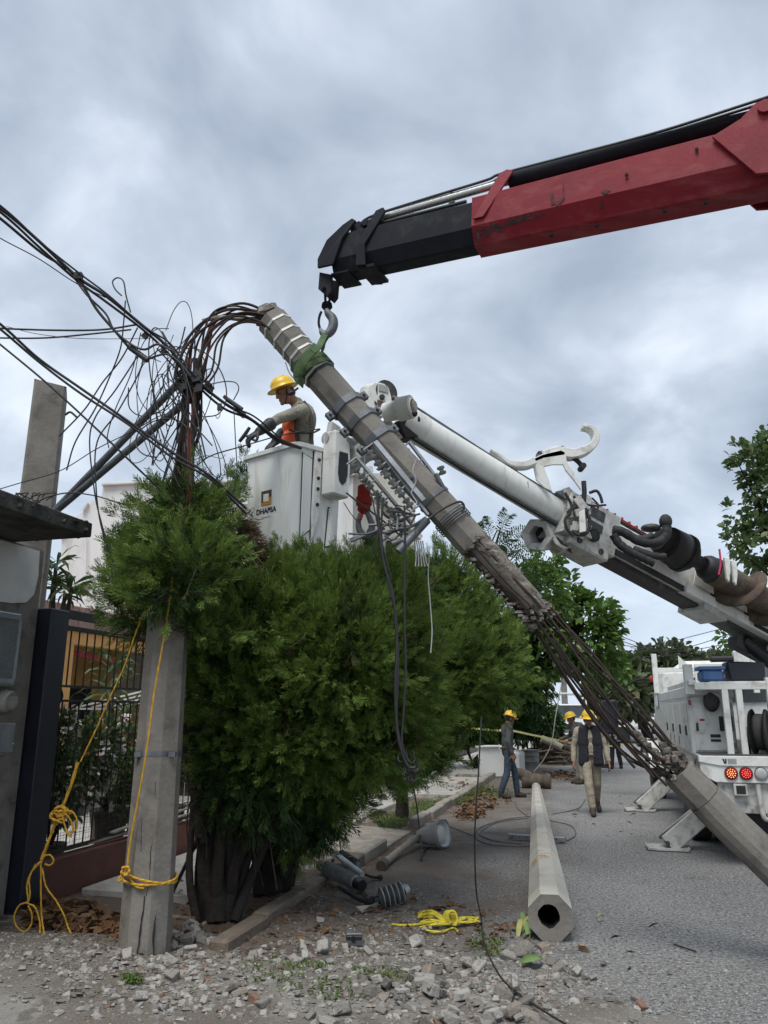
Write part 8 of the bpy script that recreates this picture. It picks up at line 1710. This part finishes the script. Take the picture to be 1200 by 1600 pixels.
# vehicles
def pickup(name, label, loc, yaw, mat, rack, cat='pickup truck', suv=False):
    t = thing(name, label, cat, loc); Rz = Matrix.Rotation(yaw, 3, 'Z'); W = lambda x, y, z: V(loc) + Rz @ V((x, y, z))
    pr = [(-2.5, .45), (2.45, .45), (2.55, .75), (2.5, 1.0), (1.35, 1.13), (-2.55, 1.13), (-2.6, .6)] if not suv else [(-2.2, .45), (2.1, .45), (2.2, .75), (2.1, 1.0), (1.2, 1.12), (-2.25, 1.12), (-2.3, .6)]
    MB().prism([W(-.88, y, z) for y, z in pr], Rz @ V((1.76, 0, 0))).build('body', M[mat], t, .06)
    cab_ = [(1.3, 1.13), (.55, 1.72), (-.9, 1.76), (-1.1, 1.13)] if not suv else [(1.15, 1.12), (.4, 1.70), (-1.9, 1.72), (-2.2, 1.12)]
    MB().prism([W(-.78, y, z) for y, z in cab_], Rz @ V((1.56, 0, 0))).build('cab', M[mat], t, .08)
    a, b_ = cab_[0], cab_[1]; f = lambda k: (a[0] + (b_[0] - a[0]) * k + .012, a[1] + (b_[1] - a[1]) * k + .012); (y0, z0), (y1, z1) = f(.08), f(.88)
    MB().prism([W(-.70, y0, z0), W(.70, y0, z0), W(.62, y1, z1), W(-.62, y1, z1)], Rz @ V((0, .01, .01))).build('windscreen', M['glass'], t)
    for sx in (-1, 1):
        MB().prism([W(sx * .785, cab_[0][0] - .3, 1.16), W(sx * .785, cab_[3][0] + .2, 1.16), W(sx * .785, cab_[2][0] + .12, 1.62), W(sx * .785, cab_[1][0] - .05, 1.62)], Rz @ V((sx * .008, 0, 0))).build('side_window', M['glass'], t)
        fy = 2.5 if not suv else 2.15
        MB().box(W(sx * .66, fy - .01, .88), (.34, .10, .17), Rz).build('headlight', M['lens_grey'], t, .02); MB().box(W(sx * 1.0, .95, 1.2), (.18, .12, .16), Rz).build('mirror', M[mat], t, .02)
        for yy in ((1.6, -1.6) if not suv else (1.35, -1.35)):
            w_ = MB().lathe(W(sx * .68, yy, .36), Rz @ V((sx, 0, 0)), [(0, .2), (0, .34), (.03, .36), (.19, .36), (.22, .33), (.22, .2)], 22).build('wheel', M['tyre'], t); MB().lathe(W(sx * .86, yy, .36), Rz @ V((sx, 0, 0)), [(0, .21), (.03, .2), (.03, 0)], 16).build('rim', M['galv'], w_)
    fy = 2.56 if not suv else 2.2
    MB().box(W(0, fy, .86), (.95, .05, .22), Rz).build('grille', M['black'], t, .01); MB().box(W(0, fy, .55), (1.72, .14, .26), Rz).build('bumper', M['black'] if rack else M['white_dirty'], t, .03); MB().box(W(0, fy + .075, .56), (.4, .01, .14), Rz).build('number_plate', M['sign_white'], t)
    if rack:
        mb = MB()
        for sx in (-.75, .75):
            for yy in (-1.2, -2.4): mb.tube([W(sx, yy, 1.1), W(sx, yy, 2.15)], .03, 7)
            mb.tube([W(sx, .6, 2.15), W(sx, -2.4, 2.15)], .03, 7); mb.tube([W(sx, .6, 1.72), W(sx, .6, 2.15)], .025, 7)
        for yy in (.6, -1.2, -2.4): mb.tube([W(-.75, yy, 2.15), W(.75, yy, 2.15)], .03, 7)
        mb.build('ladder_rack', M['white'], t)
    return t
p = V((at(905, 1140, 38).x, 40.0, 0)); pickup('pickup_truck', 'white pickup with a ladder rack parked facing the camera behind the caution tape', p, R(180 - 14), 'car_white', True).scale = (1.2,) * 3
pickup('parked_car', 'small white car far down the street left of the truck mirror arm', V((at(1019, 1120, 76).x, 77.5, 0)), R(180 - 18), 'car_white', False, 'car', True)
bg_ = thing('bungalow', 'small white bungalow at the end of the street beside the truck mirror', 'house', V((29, 92, 0)))
c = at(998, 1118, 90); bx = c.x; k = mpp(998, 1110, 90)
MB().box((bx + 1.0, 94, 1.9), (3.6 + 3, 6, 3.8)).build('wall', M['white_wall'], bg_); MB().box((bx + 1.0, 94, 3.88), (7.2, 6.6, .22)).build('roof_slab', M['white_wall'], bg_)
f = MB().box((bx - .5, 90.98, 2.0), (1.6, .1, 1.0)).build('window', M['glass'], bg_)
for xx in (-1.3, -.5, .3): MB().box((bx + xx, 90.9, 2.0), (.08, .08, 1.0)).build('frame', M['sign_white'], f)
MB().box((bx + 2.6, 90.98, 1.2), (1.0, .08, 2.2)).build('door', M['sign_grey'], bg_)
# far utility pole and the thin lines across the sky
fp_ = thing('far_utility_pole', 'slim grey utility pole with a tip fitting rising behind the almond tree', 'utility pole', V((at(871, 900, 40).x, 40, 0)))
tp_ = at(871, 886, 40); MB().tube([V(fp_['_org']), tp_ - V((0, 0, .3))], [.17, .105], 10).build('shaft', M['concrete_pole'], fp_); MB().lathe(tp_ - V((0, 0, .32)), (0, 0, 1), [(0, .03), (.1, .06), (.16, .03), (.22, .05), (.28, .02), (.4, .02)], 10).build('pin_insulator', M['insul_grey'], fp_); MB().tube([tp_ + V((-.18, 0, -.35)), tp_ + V((.18, 0, -.35))], .03, 6).build('clamp', M['galv_dark'], fp_)
for i, (pts, lab) in enumerate((([(930, 978), (980, 998), (1030, 1016), (1100, 1030)], 'uppermost of the far lines falling right from the almond tree'), ([(930, 986), (990, 1008), (1060, 1028)], 'far line just below the uppermost one'), ([(950, 1005), (1010, 1010), (1090, 992), (1180, 968)], 'far line rising right towards the boom'), ([(960, 1018), (1060, 1014), (1140, 990), (1190, 968)], 'lower far line rising right towards the boom'), ([(930, 1022), (1020, 1026), (1120, 1018), (1210, 1010)], 'lowest far line above the far trees'), ([(985, 1012), (1060, 1018), (1150, 1004), (1220, 998)], 'far line between the rising pair and the trees'))):
    cable('far_line', lab, pts, 55, .028)
# grey wall closing the right side of the street behind the truck
rwall = MB(); road_box(rwall, 12, 80, 9.8, 10.0, 0, 2.2); o = rwall.build('street_wall', M['cream_wall'], None, org=rd(20, 9.9)); tag(o, 'pale garden wall along the right pavement behind the truck', 'wall')
for o in bpy.data.objects:
    if '_org' in o: del o['_org']
